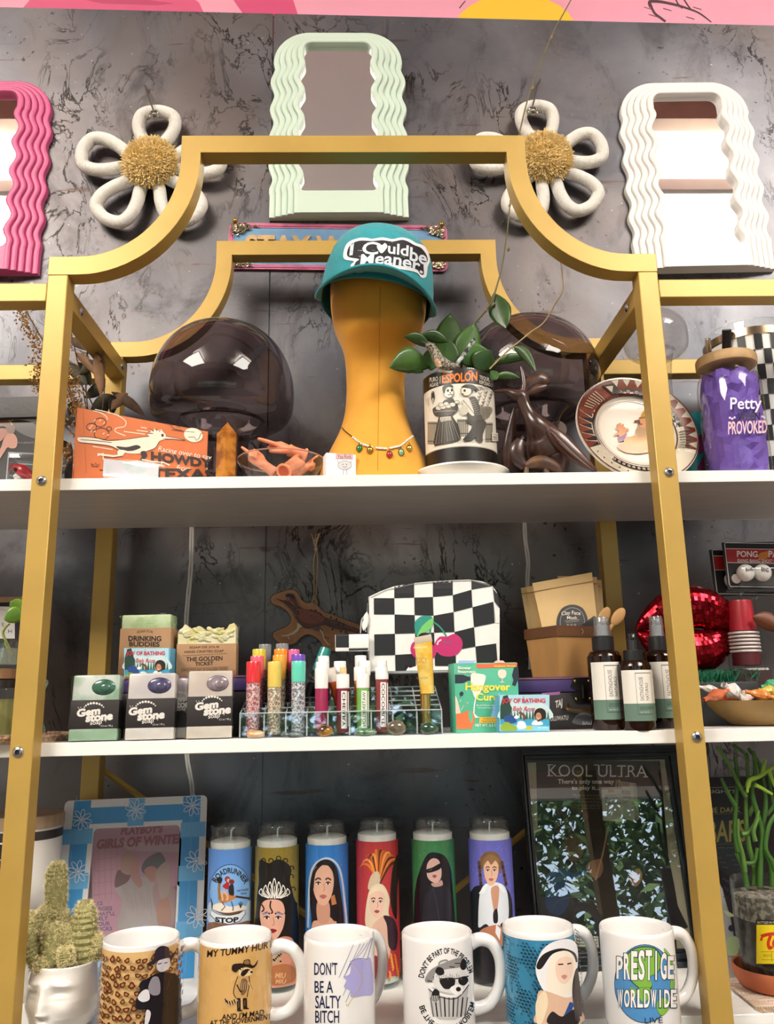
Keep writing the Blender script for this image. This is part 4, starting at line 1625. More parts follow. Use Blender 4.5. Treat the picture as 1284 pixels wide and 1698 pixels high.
a.uvpoly([pp_(.72, dg(112)), pp_(.92, dg(118)), pp_(.90, dg(104)), pp_(.74, dg(100))], BK)
a.uvpoly([pp_(.75, dg(111)), pp_(.88, dg(115)), pp_(.86, dg(106))], CR)
pring(.662, .682, 0, 2 * pi, '#5a4338', 60)
pring(.965, .985, 0, 2 * pi, '#6a3a2a', 60)
pring(.60, .612, 0, 2 * pi, '#cfc3ae', 60)
# the bearded man with raised hands, painted in the middle
SK, CO, OG = '#c98d66', '#b98a4a', '#cc7f45'
a.blob([(340, 1090), (360, 1070), (420, 1050), (470, 1040), (540, 1020), (600, 1040), (640, 1090), (640, 1110), (560, 1120), (480, 1135), (400, 1130), (352, 1110)], OG)
a.blob([(372, 1040), (420, 1030), (470, 1010), (520, 960), (560, 930), (630, 960), (640, 1060), (560, 1090), (470, 1095), (400, 1080)], CO)
a.blob([(345, 1030), (372, 1000), (392, 1010), (380, 1050), (350, 1060)], '#7a4a78')
a.blob([(350, 1030), (345, 990), (365, 970), (390, 980), (388, 1012)], SK)
for x, y in ((318, 1025), (330, 975), (338, 955), (352, 948), (372, 955), (405, 985)):
 a.line([(362, 1000), (x, y)], 13, SK)
a.blob([(450, 1000), (470, 960), (500, 930), (540, 920), (560, 960), (530, 1010), (470, 1035)], '#a88560')
a.blob([(470, 960), (478, 925), (500, 905), (545, 905), (552, 950), (520, 975), (485, 975)], SK)
a.line([(440, 940), (468, 934), (474, 958)], 12, '#6a3226')
a.line([(462, 958), (490, 956)], 10, '#7d5a3e')
a.blob([(482, 915), (490, 885), (510, 868), (550, 866), (560, 912), (520, 910)], '#bd9140')
a.line([(470, 920), (560, 906)], 9, '#8a5d24')
a.obj('painted_decoration', PL, .18, coat=.5)

# ---- glass can with purple tissue paper and bamboo lid
GY = .085
b = base_on(1228, Z1, GY)
GC = thing('glass_can_tumbler', 'glass can tumbler stuffed with purple tissue paper, with bamboo lid', 'tumbler', b)
k = mpp(b + V((0, 0, .07)))
r_ = 51 * k
hb = height_at(b, 607)
gp = [(r_ * .82, .0), (r_ * .92, .004), (r_, .015), (r_, hb * .80), (r_ * .95, hb * .87), (r_ * .84, hb * .92), (r_ * .83, hb * .99), (r_ * .80, hb)]
MB().lathe([(0, .003)] + gp, 64).obj('glass_body', CLEAR, GC)
m = MB()
m.lathe([(0, hb - .003), (r_ * .93, hb - .003), (r_ * .955, hb - .001), (r_ * .955, hb + .008), (r_ * .93, hb + .010), (0, hb + .010)], 48)
m.obj('bamboo_lid', mat('#cda877', .55, noise=.1, scale=50, stretch=(1, 6, 1)), GC)
rr = random.Random(7)
m = MB()
def tis(u, v):
 a_ = 2 * pi * u
 z = .006 + (hb * .90 - .006) * v
 base = min(interp([(p[1], p[0]) for p in gp], z), r_) * .96
 f = 1 - rr.uniform(0, .17)
 return (base * f * cos(a_), base * f * sin(a_), z + .004 * sin(a_ * 7 + v * 5))
m.grid(tis, 26, 15, True)
tp = m.obj('tissue_paper', mat('#6a4ba6', .7, noise=.12, scale=30), GC, smooth=False)
for i in range(9):
 a_, z = rr.uniform(0, 6.28), hb * rr.uniform(.84, .93)
 m = MB()
 q = [V((r_ * .6 * cos(a_) + rr.uniform(-.012, .012), r_ * .6 * sin(a_) + rr.uniform(-.012, .012), z + rr.uniform(-.018, .012))) for _ in range(4)]
 m.add(q, [[0, 1, 2], [0, 2, 3]])
 m.obj('tissue_fold', mat('#7d5cb8', .7), GC, smooth=False, solid=.0003)
m = MB()
m.tube([V((-r_ * .45, .006, hb * .25)), V((-r_ * .45, .006, hb + .042))], .0034, 14)
m.obj('metal_straw', mat('#c9c9c9', .15, 1.0), GC)
cs = CylS(b, r_)
a = Art(cs, 3.669, 934, 440, off=.0005)
a.text('Petty', 1018, 805, 1206, 900, '#efe8f4', .012, slope=-4)
a.text('WHEN', 1062, 898, 1196, 946, '#1d1626', .02, slope=-4)
a.text('PROVOKED', 1006, 950, 1240, 1030, '#f2c3c8', .02, slope=-8)
for x, y in ((1016, 928), (1030, 934), (1044, 926), (1210, 920), (1222, 926)):
 a.ell(x, y, 7, 7, '#d9cde6', 8)
a.obj('lettering', GC, .4)

# ---- teal tumbler with magenta pattern, behind the plate
b = base_on(1152, Z1, .165)
TT = thing('teal_tumbler', 'teal tumbler with a dark magenta pattern behind the plate', 'tumbler', b)
k = mpp(b)
r_ = 50 * k
ht = height_at(b, 700)
MB().lathe([(0, 0), (r_ * .85, 0), (r_ * .9, .004), (r_, ht * .5), (r_, ht), (r_ * .95, ht), (r_ * .9, .01), (0, .008)], 48).obj('cup', mat('#1f8f92', .35, coat=.3), TT)
cs = CylS(b, r_ * .985)
a = Art(cs, 3.669, 934, 440, off=.0012)
a.blob([(835, 1030), (880, 1010), (890, 1080), (870, 1150), (880, 1240), (820, 1240), (850, 1160), (860, 1110), (800, 1100)], '#6d1a4e')
a.blob([(800, 1090), (850, 1060), (870, 1110), (830, 1150)], '#8a2a62')
for i in range(3):
 a.line([(870, 1160 + i * 26), (910, 1180 + i * 24), (935, 1235 + i * 10)], 8, '#cfdfe0', True)
a.obj('printed_pattern', TT, .35)

# ---- black and white checker tumbler with steel rim
CKY = .165
b = base_on(1275, Z1, CKY)
CT = thing('checkered_tumbler', 'black and white checkered tumbler with steel rim, clear lid and black straw tip', 'tumbler', b)
k = mpp(b + V((0, 0, .12)))
r_ = 72 * k
ht = height_at(b + V((0, -r_ * .9, 0)), 556)
MB().lathe([(0, 0), (r_ * .86, 0), (r_ * .88, .004), (r_, ht)], 64).obj('cup', mat('#ece9e4', .4), CT)
a = Art(CylS(b, r_ * .88, 80, r_, ht), off=.0004)
for i in range(10):
 for j in range(-9, 10):
  if (i + j) % 2 == 0:
   z0 = ht * i / 10
   a.uvpoly([(j * .17, z0), ((j + 1) * .17, z0), ((j + 1) * .17, z0 + ht / 10), (j * .17, z0 + ht / 10)], '#17161a')
a.obj('checker_print', CT, .4)
MB().lathe([(r_ * 1.0, ht), (r_ * 1.03, ht + .001), (r_ * 1.03, ht + .012), (r_ * .98, ht + .013), (r_ * .96, ht + .002)], 64).obj('steel_rim', mat('#b7a58a', .2, 1.0), CT)
MB().lathe([(r_ * .97, ht + .013), (r_ * .97, ht + .024), (r_ * .9, ht + .028), (0, ht + .028)], 48).obj('clear_lid', CLEAR, CT)
p = at(1207, 549, CKY - .05) - b
m = MB()
m.tube([p + V((0.004, 0.02, -.03)), p + V((-.001, 0, .002))], .0062, 12)
m.obj('straw', mat('#1b1a1c', .35), CT)

# ---- orange greeting card in a clear stand
ya, yb = .035, .105
tl, tr_, br_, bl = card([(128, 672), (345, 712), (356, 800), (136, 800)], ya, yb)
z0 = Z1 + .004
ux = (tr_ - tl)
rz = atan2(yb - ya, ux.x)
c = V((tl.x, ya, Z1))
HC = thing('greeting_card', 'orange greeting card with a running bird and HOWDY lettering', 'greeting card', c, rz)
wd = math.hypot(ux.x, yb - ya)
m = MB()
Hc = tl.z - Z1 - .003
Hr = height_at(V((tr_.x, yb, Z1)), 712) - .003
m.prism([(0.0015, .003), (wd, .003), (wd, Hr), (0, Hc)], 0, .0006)
m.prism([(0.0015, .003), (wd, .003), (wd, Hr), (0, Hc)], .0012, .0018)
m.box((0.0004, .0009, Hc / 2), (.0008, .0018, Hc - .006))
m.obj('card_stock', mat('#d9753f', .6, noise=.03, scale=30), HC)
a = Art(PlaneS(c, (cos(rz), sin(rz), 0), (0, 0, 1)), 2.918, 120, 660, off=.00025)
CW, CK = '#f2e6d2', '#3b302c'
def zz3(L):      # points read in the close view of the card's left half
 return [((x / 5.136 + 0 - 120) * 2.918, (y / 5.136 + 640 - 660) * 2.918) for x, y in L]
a.line(zz3([(705, 175), (735, 740)]), 1.6, '#b85a2c')
a.line(zz3([(790, 210), (850, 225), (905, 260), (915, 290)]), 4, CW, True)
a.line(zz3([(810, 200), (900, 220), (1000, 250), (1070, 300), (1060, 345), (990, 360), (985, 390), (1070, 425)]), 4, CW, True)
for q in ([(1055, 388), (1235, 412)], [(1165, 378), (1260, 390)], [(1200, 352), (1250, 360)], [(790, 515), (960, 542)]):
 a.line(zz3(q), 4, CW)
for x, y, rx, ry in ((855, 310, 48, 38), (780, 350, 42, 32), (865, 410, 62, 52), (930, 365, 20, 18)):
 p = zz3([(x, y)])[0]
 a.ring(p[0], p[1], rx * .568, ry * .568, 3.2, CK, n=24)
for x, y in ((845, 300), (880, 322), (775, 345), (760, 362), (800, 300), (875, 412), (800, 395), (915, 425), (770, 392)):
 a.line(zz3([(x, y), (x + 14, y - 12)]), 4, CW)
a.blob([(30, 190), (110, 195), (170, 208), (240, 204), (330, 190), (370, 186), (385, 178), (410, 176), (430, 182), (470, 188), (545, 205), (470, 199), (440, 202), (420, 210), (400, 240), (360, 258), (330, 268), (270, 268), (225, 252), (180, 232), (100, 222), (36, 214)], CW)
a.blob([(372, 186), (362, 172), (380, 166), (372, 150), (392, 160), (398, 144), (412, 158), (428, 152), (440, 166), (452, 180), (440, 196), (420, 200), (395, 198)], CW)
for q in ([(362, 172), (390, 172)], [(372, 150), (394, 162)], [(398, 146), (410, 160)], [(426, 154), (420, 164)]):
 a.line(q, 3.5, CK)
a.ell(436, 181, 6.5, 7.5, CK, 12)
a.line([(452, 186), (500, 194), (545, 204)], 2.6, CK)
a.line([(440, 198), (490, 199), (545, 206)], 2.2, CK)
a.blob([(212, 234), (262, 238), (310, 228), (330, 240), (290, 256), (240, 254)], CK)
for q in ([(32, 188), (110, 192), (170, 206)], [(32, 215), (100, 222), (180, 232), (230, 254)], [(170, 206), (260, 200), (330, 190), (372, 186)], [(420, 212), (400, 242), (360, 258), (330, 268)], [(230, 254), (215, 268), (240, 276)], [(40, 202), (120, 208), (190, 216)]):
 a.line(q, 2.6, CK, True)
a.blob([(225, 252), (262, 256), (252, 268), (240, 280), (218, 272)], CW)
a.line([(240, 276), (200, 282), (150, 276), (122, 272)], 9, CW)
a.line([(240, 282), (196, 288), (150, 284), (148, 296)], 2.4, CK)
a.line([(122, 280), (148, 268), (150, 300)], 6, CW)
a.blob([(330, 262), (352, 258), (362, 280), (345, 300), (326, 302), (335, 285)], CK)
a.line([(335, 298), (380, 306), (440, 312), (470, 326)], 6, CW)
a.line([(335, 304), (390, 312), (440, 320)], 2.4, CK)
a.line([(430, 312), (436, 334)], 5, CW)
a.ell(585, 180, 46, 34, CW, 28, rot=12)
a.line([(560, 190), (590, 190), (600, 206), (612, 196), (622, 172), (634, 170)], 3, CK)
a.line([(445, 124), (475, 130), (490, 148), (530, 158)], 2.4, CK, True)
a.line([(480, 154), (545, 162), (590, 166)], 2.2, CK)
a.line([(505, 136), (514, 141), (524, 139)], 2.4, CK)
a.text('Racing over to say', 412, 233, 668, 264, CW, .004, slope=44, shear=.25)
a.text('HOWDY', 380, 258, 676, 304, CK, .045, slope=38)
a.text('from', 500, 324, 568, 350, CW, .006, slope=6, shear=.3)
a.text('TEXAS', 380, 338, 690, 392, CK, .045, slope=8)
a.line([(92, 318), (96, 332), (128, 332), (134, 320), (120, 326), (112, 314), (104, 326), (92, 318)], 2.6, CK)
a.line([(132, 348), (148, 350)], 4, CK)
a.obj('card_print', HC, .6)
# clear stand with its iridescent reflection painted as a pale strip before the card
b1, b2 = base_on(170, Z1, .022), base_on(274, Z1, .055)
rz = atan2(b2.y - b1.y, b2.x - b1.x)
st = thing('card_stand', 'clear plastic card stand with its sheen painted as a pale strip in front of the orange card', 'stand', (b1 + b2) / 2, rz)
L = (b2 - b1).length
MB().box((0, 0, .013), (L, .0018, .026), .0005).box((0, .012, .001), (L, .026, .002), .0004).obj('clear_lip', FOIL, st)
MB().box((-.004, .0016, .013), (L * .88, .0006, .021)).obj('painted_sheen', mat('#eceaf0', .2, .0, color2='#d3e6e4', scale=45, coat=.5), st)
bb = base_on(136, Z1, .06)
for i, (px, col, l) in enumerate(((138, '#7ec4bf', 'small teal box behind the lower left of the orange card'), (152, '#a5c9a4', 'small pale green box behind the lower left of the orange card'))):
 q = base_on(px, Z1, .075)
 o = MB().box((0, 0, .014), (.010, .02, .028 - i * .004), .0008).box((0, -.0101, .010), (.006, .0006, .010)).obj('small_box', mat(col, .5, noise=.1, scale=90))
 o.location = q
 tag(o, l, 'box')
q = base_on(131, Z1, .10)
o = MB().ball((0, 0, .026), (.019, .019, .026), n=28, m=18).obj('dark_glass_egg', mat('#3a3634', .08, .7, noise=.2, scale=40))
o.location = q
tag(o, 'dark glossy egg-shaped ornament behind the orange card left edge', 'ornament')

# ---- amber crystal tower
b = base_on(375, Z1, .065)
CTW = thing('crystal_tower', 'amber crystal tower with pointed tip between orange card and glass bowl', 'crystal', b, .35)
k = mpp(b)
hs, ht = height_at(b, 722), height_at(b, 700)
r_ = 18.5 * k
m = MB()
m.lathe([(0, 0), (r_ * 1.0, 0), (r_, hs), (0, ht)], 6, ph=.2)
m.obj('crystal', mat('#c07f2e', .12, color2='#8a4f18', scale=55, coat=.6, subs=.35), CTW, smooth=False)

# ---- glass bowl of tiny rubber hands
BY = .08
b = base_on(466, Z1, BY)
BW = thing('glass_bowl', 'small clear glass bowl full of tiny rubber hands', 'bowl', b)
k = mpp(b)
R = 73 * k
hb = height_at(b + V((0, -R * .6, 0)), 752)
bp = [(0, .0015), (R * .50, .0015), (R * .56, 0), (R * .62, .002), (R * .82, hb * .45), (R * .95, hb * .85), (R, hb), (R * .975, hb * 1.0), (R * .93, hb * .85), (R * .79, hb * .45), (R * .58, .005), (0, .005)]
MB().lathe(bp, 64).obj('bowl', CLEAR, BW)
MB().tube([V((R * .99 * cos(i * pi / 24), R * .99 * sin(i * pi / 24), hb)) for i in range(48)], .0010, 8, True).obj('rim', glass('#f3cdb8', 1.6, .02, .25, '#f2d6c8'), BW)
SKN = mat('#e8926a', .45, subs=.25, noise=.04, scale=40)
def tiny_hand(name_label, loc, rot, s=1.0):
 """pointing hand along +X: cuff at the origin, index finger stretched, the other three curled, thumb across"""
 m = MB()
 m.tube([(0, 0, 0), (.010, 0, 0), (.020, 0, 0), (.026, 0, 0)], [.0095, .0085, .0085, .010], 14)
 m.tube([(.020, 0, 0), (.030, 0, .0005), (.041, 0, .001), (.046, 0, .001)], [.0085, .0115, .012, .008], 14, flat=.62, up=(0, 0, 1))
 m.tube([(.042, .0078, .002), (.056, .0085, .0025), (.068, .0085, .002), (.076, .0085, .0015)], [.0036, .0034, .0031, .0022], 10)
 for j, y in enumerate((.0025, -.003, -.008)):
  q = 1 - .07 * j
  m.tube([(.042, y, .002), (.053 * q + .001, y, .001), (.0555 * q, y, -.005), (.049 * q, y, -.0085), (.042 * q, y, -.0075)], [.0038, .0038, .0036, .0034, .0030], 10)
 m.tube([(.029, .009, -.001), (.038, .0135, -.004), (.047, .010, -.0075), (.052, .004, -.0105)], [.0042, .0038, .0034, .0026], 10)
 m.v = [p * s for p in m.v]
 o = m.obj('hand', SKN)
 o.name = 'rubber_hand'
 rm = o.modifiers.new('skin', 'REMESH')
 rm.mode = 'VOXEL'
 rm.voxel_size = .0011
 rm.use_smooth_shade = True
 sm = o.modifiers.new('soft', 'SMOOTH')
 sm.iterations = 3
 o.location = loc
 o.rotation_euler = rot
 tag(o, name_label, 'rubber hand', 'tiny rubber hands in the bowl')
 c_ = MB()
 c_.tube([(s * .0006, s * .0098 * cos(i * pi / 12), s * .0098 * sin(i * pi / 12)) for i in range(24)], .0022 * s, 8, True)
 c_.obj('cuff', SKN, o)
 c_ = MB()
 c_.lathe([(0, -.0004), (.0078 * s, -.0004), (.0078 * s, -.0002)], 20, Matrix.Rotation(pi / 2, 4, 'Y'))
 c_.obj('hollow_opening', mat('#b9512f', .5), o)
 return o
def aim(px0, py0, y0, px1, py1, y1, label, roll=0.0, s=1.0):
 A, B = at(px0, py0, y0), at(px1, py1, y1)
 d = (B - A).normalized()
 e = d.to_track_quat('X', 'Z')
 R_ = e.to_matrix() @ Matrix.Rotation(roll, 3, 'X')
 tiny_hand(label, A, R_.to_euler(), (B - A).length / .076 * s)
aim(506, 756, .085, 426, 727, .065, 'topmost rubber hand in the bowl, pointing left above the rim', roll=-.5)
aim(456, 784, .055, 396, 742, .055, 'leftmost rubber hand in the bowl, fist up and pointing at the crystal', roll=2.4)
aim(471, 782, .035, 508, 757, .085, 'rubber hand in the bowl with its open cuff towards the viewer', roll=.4, s=1.0)
aim(488, 790, .085, 533, 757, .085, 'rightmost rubber hand in the bowl, beside the small white box', roll=.8)

# ---- little white box
P = Panel(541, 591, 752, Z1, .035, .045)
YR = P.root('gift_box', 'little white gift box printed with a smiling rock', 'box')
m = MB()
rslab(m, P.w, P.h, .018, .0008)
m.obj('carton', mat('#eeece8', .5), YR)
a = Art(P.surf(), 3.21, 360, 440)
a.rect(632, 1003, 724, 1032, '#e5b1b3')
a.line([(632, 1003), (724, 1006), (724, 1032), (632, 1030)], 1.5, '#6a4a4a', closed=True)
a.text('You Rock', 642, 1007, 716, 1029, '#3b2b2b', .005)
a.ell(680, 1064, 36, 24, '#c9c9cb')
a.ring(680, 1064, 36, 24, 2, '#4a4848')
a.line([(646, 1054), (642, 1036)], 2, '#4a4848')
a.line([(712, 1054), (716, 1036)], 2, '#4a4848')
a.line([(672, 1088), (672, 1116)], 2, '#4a4848')
a.line([(690, 1088), (691, 1116)], 2, '#4a4848')
a.ell(670, 1060, 2.5, 3, INKB, 8)
a.ell(690, 1060, 2.5, 3, INKB, 8)
a.line([(670, 1070), (680, 1076), (692, 1069)], 2, INKB, True)
a.obj('rock_print', YR)

# ---- dried flowers and leaves behind the post
DY = .17
b = base_on(150, Z1, DY)
DF = thing('dried_bouquet', 'dried bouquet of brown leaves and seed heads behind the left front post', 'dried flowers', b)
rr = random.Random(11)
MB().lathe([(0, 0), (.020, 0), (.024, .02), (.018, .06), (.013, .075), (.011, .075), (.015, .06), (0, .01)], 32).obj('vase', mat('#2e2926', .4), DF)
DL = [mat('#4a3424', .7, color2='#5e4530', scale=30), mat('#33301f', .7, color2='#403a26', scale=30), mat('#6a4b2e', .7, color2='#7d5b3a', scale=30)]
top = b + V((0, 0, .07))
for (x, y) in ((40, 510), (75, 560), (110, 520), (150, 540), (170, 575), (130, 630), (200, 660), (150, 700), (95, 700), (170, 640)):
 m = MB()
 q = at(x, y, DY + rr.uniform(-.03, .02))
 m.tube(spline([top, lerp(top, q, .5) + V((rr.uniform(-.01, .01), rr.uniform(-.01, .01), .01)), q], 6), .0009, 6)
 m.obj('stalk', DL[0], DF, world=True)
def sprig(pts, w, n, Y):
 m = MB()
 P_, R_ = pxpath([(x, y, w) for x, y in pts], Y, 8)
 for i in range(n):
  f = rr.random()
  q = P_[int(f * (len(P_) - 1))]
  r = R_[0] * (1.15 - .6 * abs(f - .5))
  d = V((rr.gauss(0, .5), rr.gauss(0, .5), rr.gauss(0, .5))) * r
  c_ = q + d
  s_ = rr.uniform(.0012, .0026)
  R3 = Euler((rr.uniform(0, 6), rr.uniform(0, 6), 0)).to_matrix()
  m.add([c_ + R3 @ V(t_) * s_ for t_ in ((1, 0, 0), (-.5, .8, 0), (-.5, -.8, 0), (0, 0, 1.2))], [[0, 1, 3], [1, 2, 3], [2, 0, 3], [0, 2, 1]])
 o = m.obj('seed_head', mat('#8a6334', .85, color2='#a87c46', scale=200), DF, world=True, smooth=False)
 return o
sprig([(30, 505), (42, 532), (56, 560), (66, 590), (62, 620), (66, 650)], 12, 420, DY - .03)
sprig([(108, 610), (116, 640), (124, 665), (132, 690), (128, 720)], 15, 520, DY - .04)
sprig([(112, 742), (108, 760), (116, 780)], 9, 100, DY - .03)
for (a_, b_, w_, cl, dy) in (((84, 502), (52, 516), 7, 0, 0), ((110, 520), (130, 545), 8, 0, .01), ((112, 560), (146, 582), 9, 0, 0), ((108, 600), (145, 640), 11, 1, 0), ((125, 585), (158, 622), 8, 2, -.01),
       ((150, 570), (172, 600), 7, 2, 0), ((160, 580), (168, 660), 9, 2, -.02), ((185, 650), (240, 690), 9, 0, 0), ((212, 652), (184, 680), 10, 2, 0), ((150, 680), (188, 655), 10, 1, 0), ((132, 620), (160, 600), 10, 1, -.01),
       ((110, 755), (104, 730), 7, 1, 0), ((100, 790), (118, 735), 10, 0, 0), ((140, 660), (175, 640), 11, 1, .01), ((165, 625), (172, 595), 7, 2, -.01), ((115, 690), (126, 665), 8, 1, .0), ((150, 640), (130, 600), 9, 1, .01),
       ((118, 540), (152, 575), 6, 0, -.01), ((160, 700), (180, 665), 9, 1, .01), ((186, 690), (190, 655), 8, 1, .0)):
 m = MB()
 leaf(m, a_, b_, w_, DY + dy, DY + dy - .015, 4, .35, rr.uniform(-.4, .4))
 m.obj('dry_leaf', DL[cl], DF, world=True, ang=80, solid=.0005)

# ---- at the left edge: framed picture, acrylic box with a red bird
P = Panel(-70, 64, 664, Z1, .17, .165, radians(8))
FR = P.root('framed_picture', 'dark framed picture of a person with bare shoulder, cut off by the left edge', 'picture')
m = MB()
w2 = P.w / 2
m.prism([(-w2, 0), (w2, 0), (w2, P.h), (-w2, P.h)], -.010, .006, [[(-w2 + .022, .022), (w2 - .012, .022), (w2 - .012, P.h - .032), (-w2 + .022, P.h - .032)]])
m.obj('frame', mat('#201d1e', .5, bump=.3, scale=120), FR, smooth=False)
MB().box((0, 0, P.h / 2), (P.w - .02, .003, P.h - .03)).obj('picture_sheet', mat('#1f1d1e', .5), FR)
a = Art(P.surf(-.002), 3.21, 0, 440, off=.0003)
a.poly([(-60, 795), (100, 800), (205, 815), (205, 840), (120, 830), (60, 830), (-60, 830)], '#b9b1a5')
a.blob([(60, 830), (130, 825), (190, 850), (190, 920), (120, 900), (80, 870)], '#2b2222')
a.blob([(-60, 1010), (-10, 990), (10, 960), (18, 930), (40, 900), (70, 895), (92, 925), (88, 968), (60, 975), (40, 970), (20, 1000), (-20, 1050)], '#b5755a')
a.blob([(-30, 900), (0, 870), (30, 870), (50, 890), (30, 910), (0, 940), (-30, 950)], '#a5644c')
a.blob([(-30, 800), (20, 798), (55, 820), (82, 870), (70, 895), (40, 890), (30, 862), (0, 860), (-30, 870)], '#6a4630')
a.line([(0, 806), (40, 812), (66, 850)], 9, '#a98a60')
a.text('in a picture', 95, 938, 180, 952, '#8f8a84', .0)
a.obj('picture_print', FR, .35)
P = Panel(10, 84, 752, Z1, .045, .055)
DB = P.root('display_box', 'small clear acrylic display box beside the left front post, holding a red bird', 'box')
m = MB()
w2, dp = P.w / 2 * 1.22, .05
m.box((w2 - P.w / 2, dp / 2, P.h / 2), (w2 * 2, dp, P.h), .0008)
m.obj('acrylic_case', ACRY, DB)
m = MB()
x0, x1 = -P.w / 2, 2 * w2 - P.w / 2
for x in (x0, x1):
 for y in (0, dp):
  m.tube([(x, y, 0), (x, y, P.h)], .0008, 6)
for z in (0.0008, P.h):
 m.tube([(x0, 0, z), (x1, 0, z), (x1, dp, z), (x0, dp, z)], .0008, 6, True)
m.obj('case_edge', glass('#dfe6e8', 1.5, .05, .45, '#e9eeee'), DB)
BDY = .075
c = base_on(56, Z1 + .0012, BDY)
RB = thing('cardinal_figurine', 'little red bird figurine inside the clear acrylic box', 'figurine', c)
m = MB()
def z5(x, y):
 return x / 5.136, y / 5.136 + 640
limb(m, [z5(x, y) + (r,) for x, y, r in ((118, 668, 1), (132, 682, 6), (150, 702, 8.5), (190, 725, 11), (230, 752, 10), (275, 790, 6), (320, 830, 2))], BDY, 14)
m.obj('body', mat('#b3232f', .3, noise=.12, scale=120, coat=.4), RB, world=True)
m = MB()
limb(m, [z5(x, y) + (r,) for x, y, r in ((128, 700, 3), (132, 715, 4), (128, 728, 2))], BDY - .006, 8)
m.obj('face_mask', DARK, RB, world=True)
m = MB()
limb(m, [z5(x, y) + (r,) for x, y, r in ((122, 712, 2.2), (110, 716, .4))], BDY - .004, 8)
m.obj('beak', mat('#c98a3a', .4), RB, world=True)
m = MB()
limb(m, [z5(x, y) + (r,) for x, y, r in ((120, 780, 4), (150, 770, 6), (160, 800, 7))], BDY, 8)
m.obj('snowy_perch', mat('#e0dcd6', .6), RB, world=True)
# ================================================================== middle shelf
KRAFT = mat('#a9835f', .75, noise=.06, scale=60)
WRAP = glass('#f6f6f6', 1.16, .16)
def box_thing(P, name, label, cat, d, color, part='carton', rough=.5, bev=.0008, group=None, m_=None):
 t = P.root(name, label, cat, group)
 m = MB()
 rslab(m, P.w, P.h, d, bev)
 m.obj(part, m_ or mat(color, rough), t)
 return t
# ---- gem stone soaps
def crumple(P, d, t, h0, h1, seed):
 """crinkled clear film around the bar"""
 rr = random.Random(seed)
 m = MB()
 w2 = P.w / 2 + .0012
 n = 13
 def fn(u, v):
  q = u * 4
  if q < 1:
   x, y = lerp(-w2, w2, q), -.0014
  elif q < 2:
   x, y = w2, lerp(-.0014, d + .001, q - 1)
  elif q < 3:
   x, y = lerp(w2, -w2, q - 2), d + .001
  else:
   x, y = -w2, lerp(d + .001, -.0014, q - 3)
  j = .0012
  return (x + rr.uniform(-j, j), y - abs(rr.uniform(0, j)) if y < 0 else y + rr.uniform(0, j), lerp(h0, h1, v) + rr.uniform(-j, j))
 m.grid(fn, 40, n, True)
 m.obj('clear_wrap', WRAP, t, smooth=False)
def gem_soap(pl, pr, top, Y, yb, c1, c2, cfoot, dx, dy, sc, label, seed, lean=.06):
 P = Panel(pl, pr, top, Z2, Y, yb, lean)
 t = P.root('gem_stone_soap', label, 'soap', 'gem stone soap bars on the middle shelf')
 d = .024
 h0, h1 = P.h * .19, P.h * .62
 rr = random.Random(seed)
 m = MB()
 m.box((0, d / 2, P.h / 2 + .001), (P.w, d, P.h - .002), .0025, seg=2)
 m.obj('soap_bar', mat(c1, .35, subs=.3, color2=cfoot, scale=24, coat=.2, bump=.2), t)
 m = MB()
 m.ball((P.w * .16, .0005, P.h * .81), (P.w * .26, .0028, P.h * .125), n=20, m=12)
 m.ball((P.w * .20, -.0010, P.h * .80), (P.w * .13, .0024, P.h * .07), n=14, m=8)
 m.obj('gem_core', mat(c2, .18, noise=.35, scale=140, coat=.5), t)
 MB().box((0, d / 2, (h0 + h1) / 2), (P.w + .0012, d + .0012, h1 - h0), .0006).obj('paper_band', mat('#2c2524', .55, noise=.08, scale=30), t)
 MB().box((0, d / 2, h0 * .5 + .0005), (P.w + .0006, d + .0006, h0 * .9), .001).obj('soap_foot', mat(cfoot, .4, subs=.3, noise=.1, scale=60), t)
 a = Art(P.surf(-.0006), 4.28 / sc, 100 + dx / 4.28, 1000 + dy / 4.28, off=.0003)
 W_ = '#efeae2'
 a.text('Gem', 116, 754, 284, 812, W_, .055, slope=-22, shear=.05)
 a.text('stone', 178, 790, 372, 848, W_, .055, slope=-18, shear=.1)
 a.text('soap', 212, 846, 296, 876, W_, .012, slope=-10)
 a.text('3.2 oz / 90 g', 288, 866, 372, 882, W_, .0, slope=-3)
 for i in range(9):
  an = radians(205 + i * 16)
  q = 5 + 4 * sin(pi * i / 8)
  a.ell(240 + 76 * cos(an), 762 + 52 * sin(an), q, q, W_, 10)
 for x, y in ((134, 752), (146, 742), (128, 742), (316, 832), (324, 840)):
  a.ell(x, y, 3, 3, W_, 8)
 a.obj('band_lettering', t, .5)
 crumple(P, d, t, .0005, P.h + .0006, seed)
gem_soap(113, 193, 1119, .031, .036, '#cfd6d0', '#3f6a58', '#8fae93', 0, 0, 1.0, 'gem stone soap with green stone, leftmost of its row beside the front post', 1)
gem_soap(286, 340, 1124, .052, .052, '#bdb4bb', '#6b5a70', '#d2ccc6', 640, 22, .86, 'gem stone soap half hidden behind and between the two nearest pale ones', 3)
gem_soap(207, 287, 1116, .030, .034, '#c6c0c0', '#514d6e', '#d2cec8', 368, -10, 1.0, 'gem stone soap with violet blue stone, second from the left', 2)
gem_soap(309, 384, 1112, .030, .038, '#c9bcb2', '#8d7f86', '#cfc8bc', 838, -46, 1.0, 'pale gem stone soap with grey stone, rightmost of its row', 4)

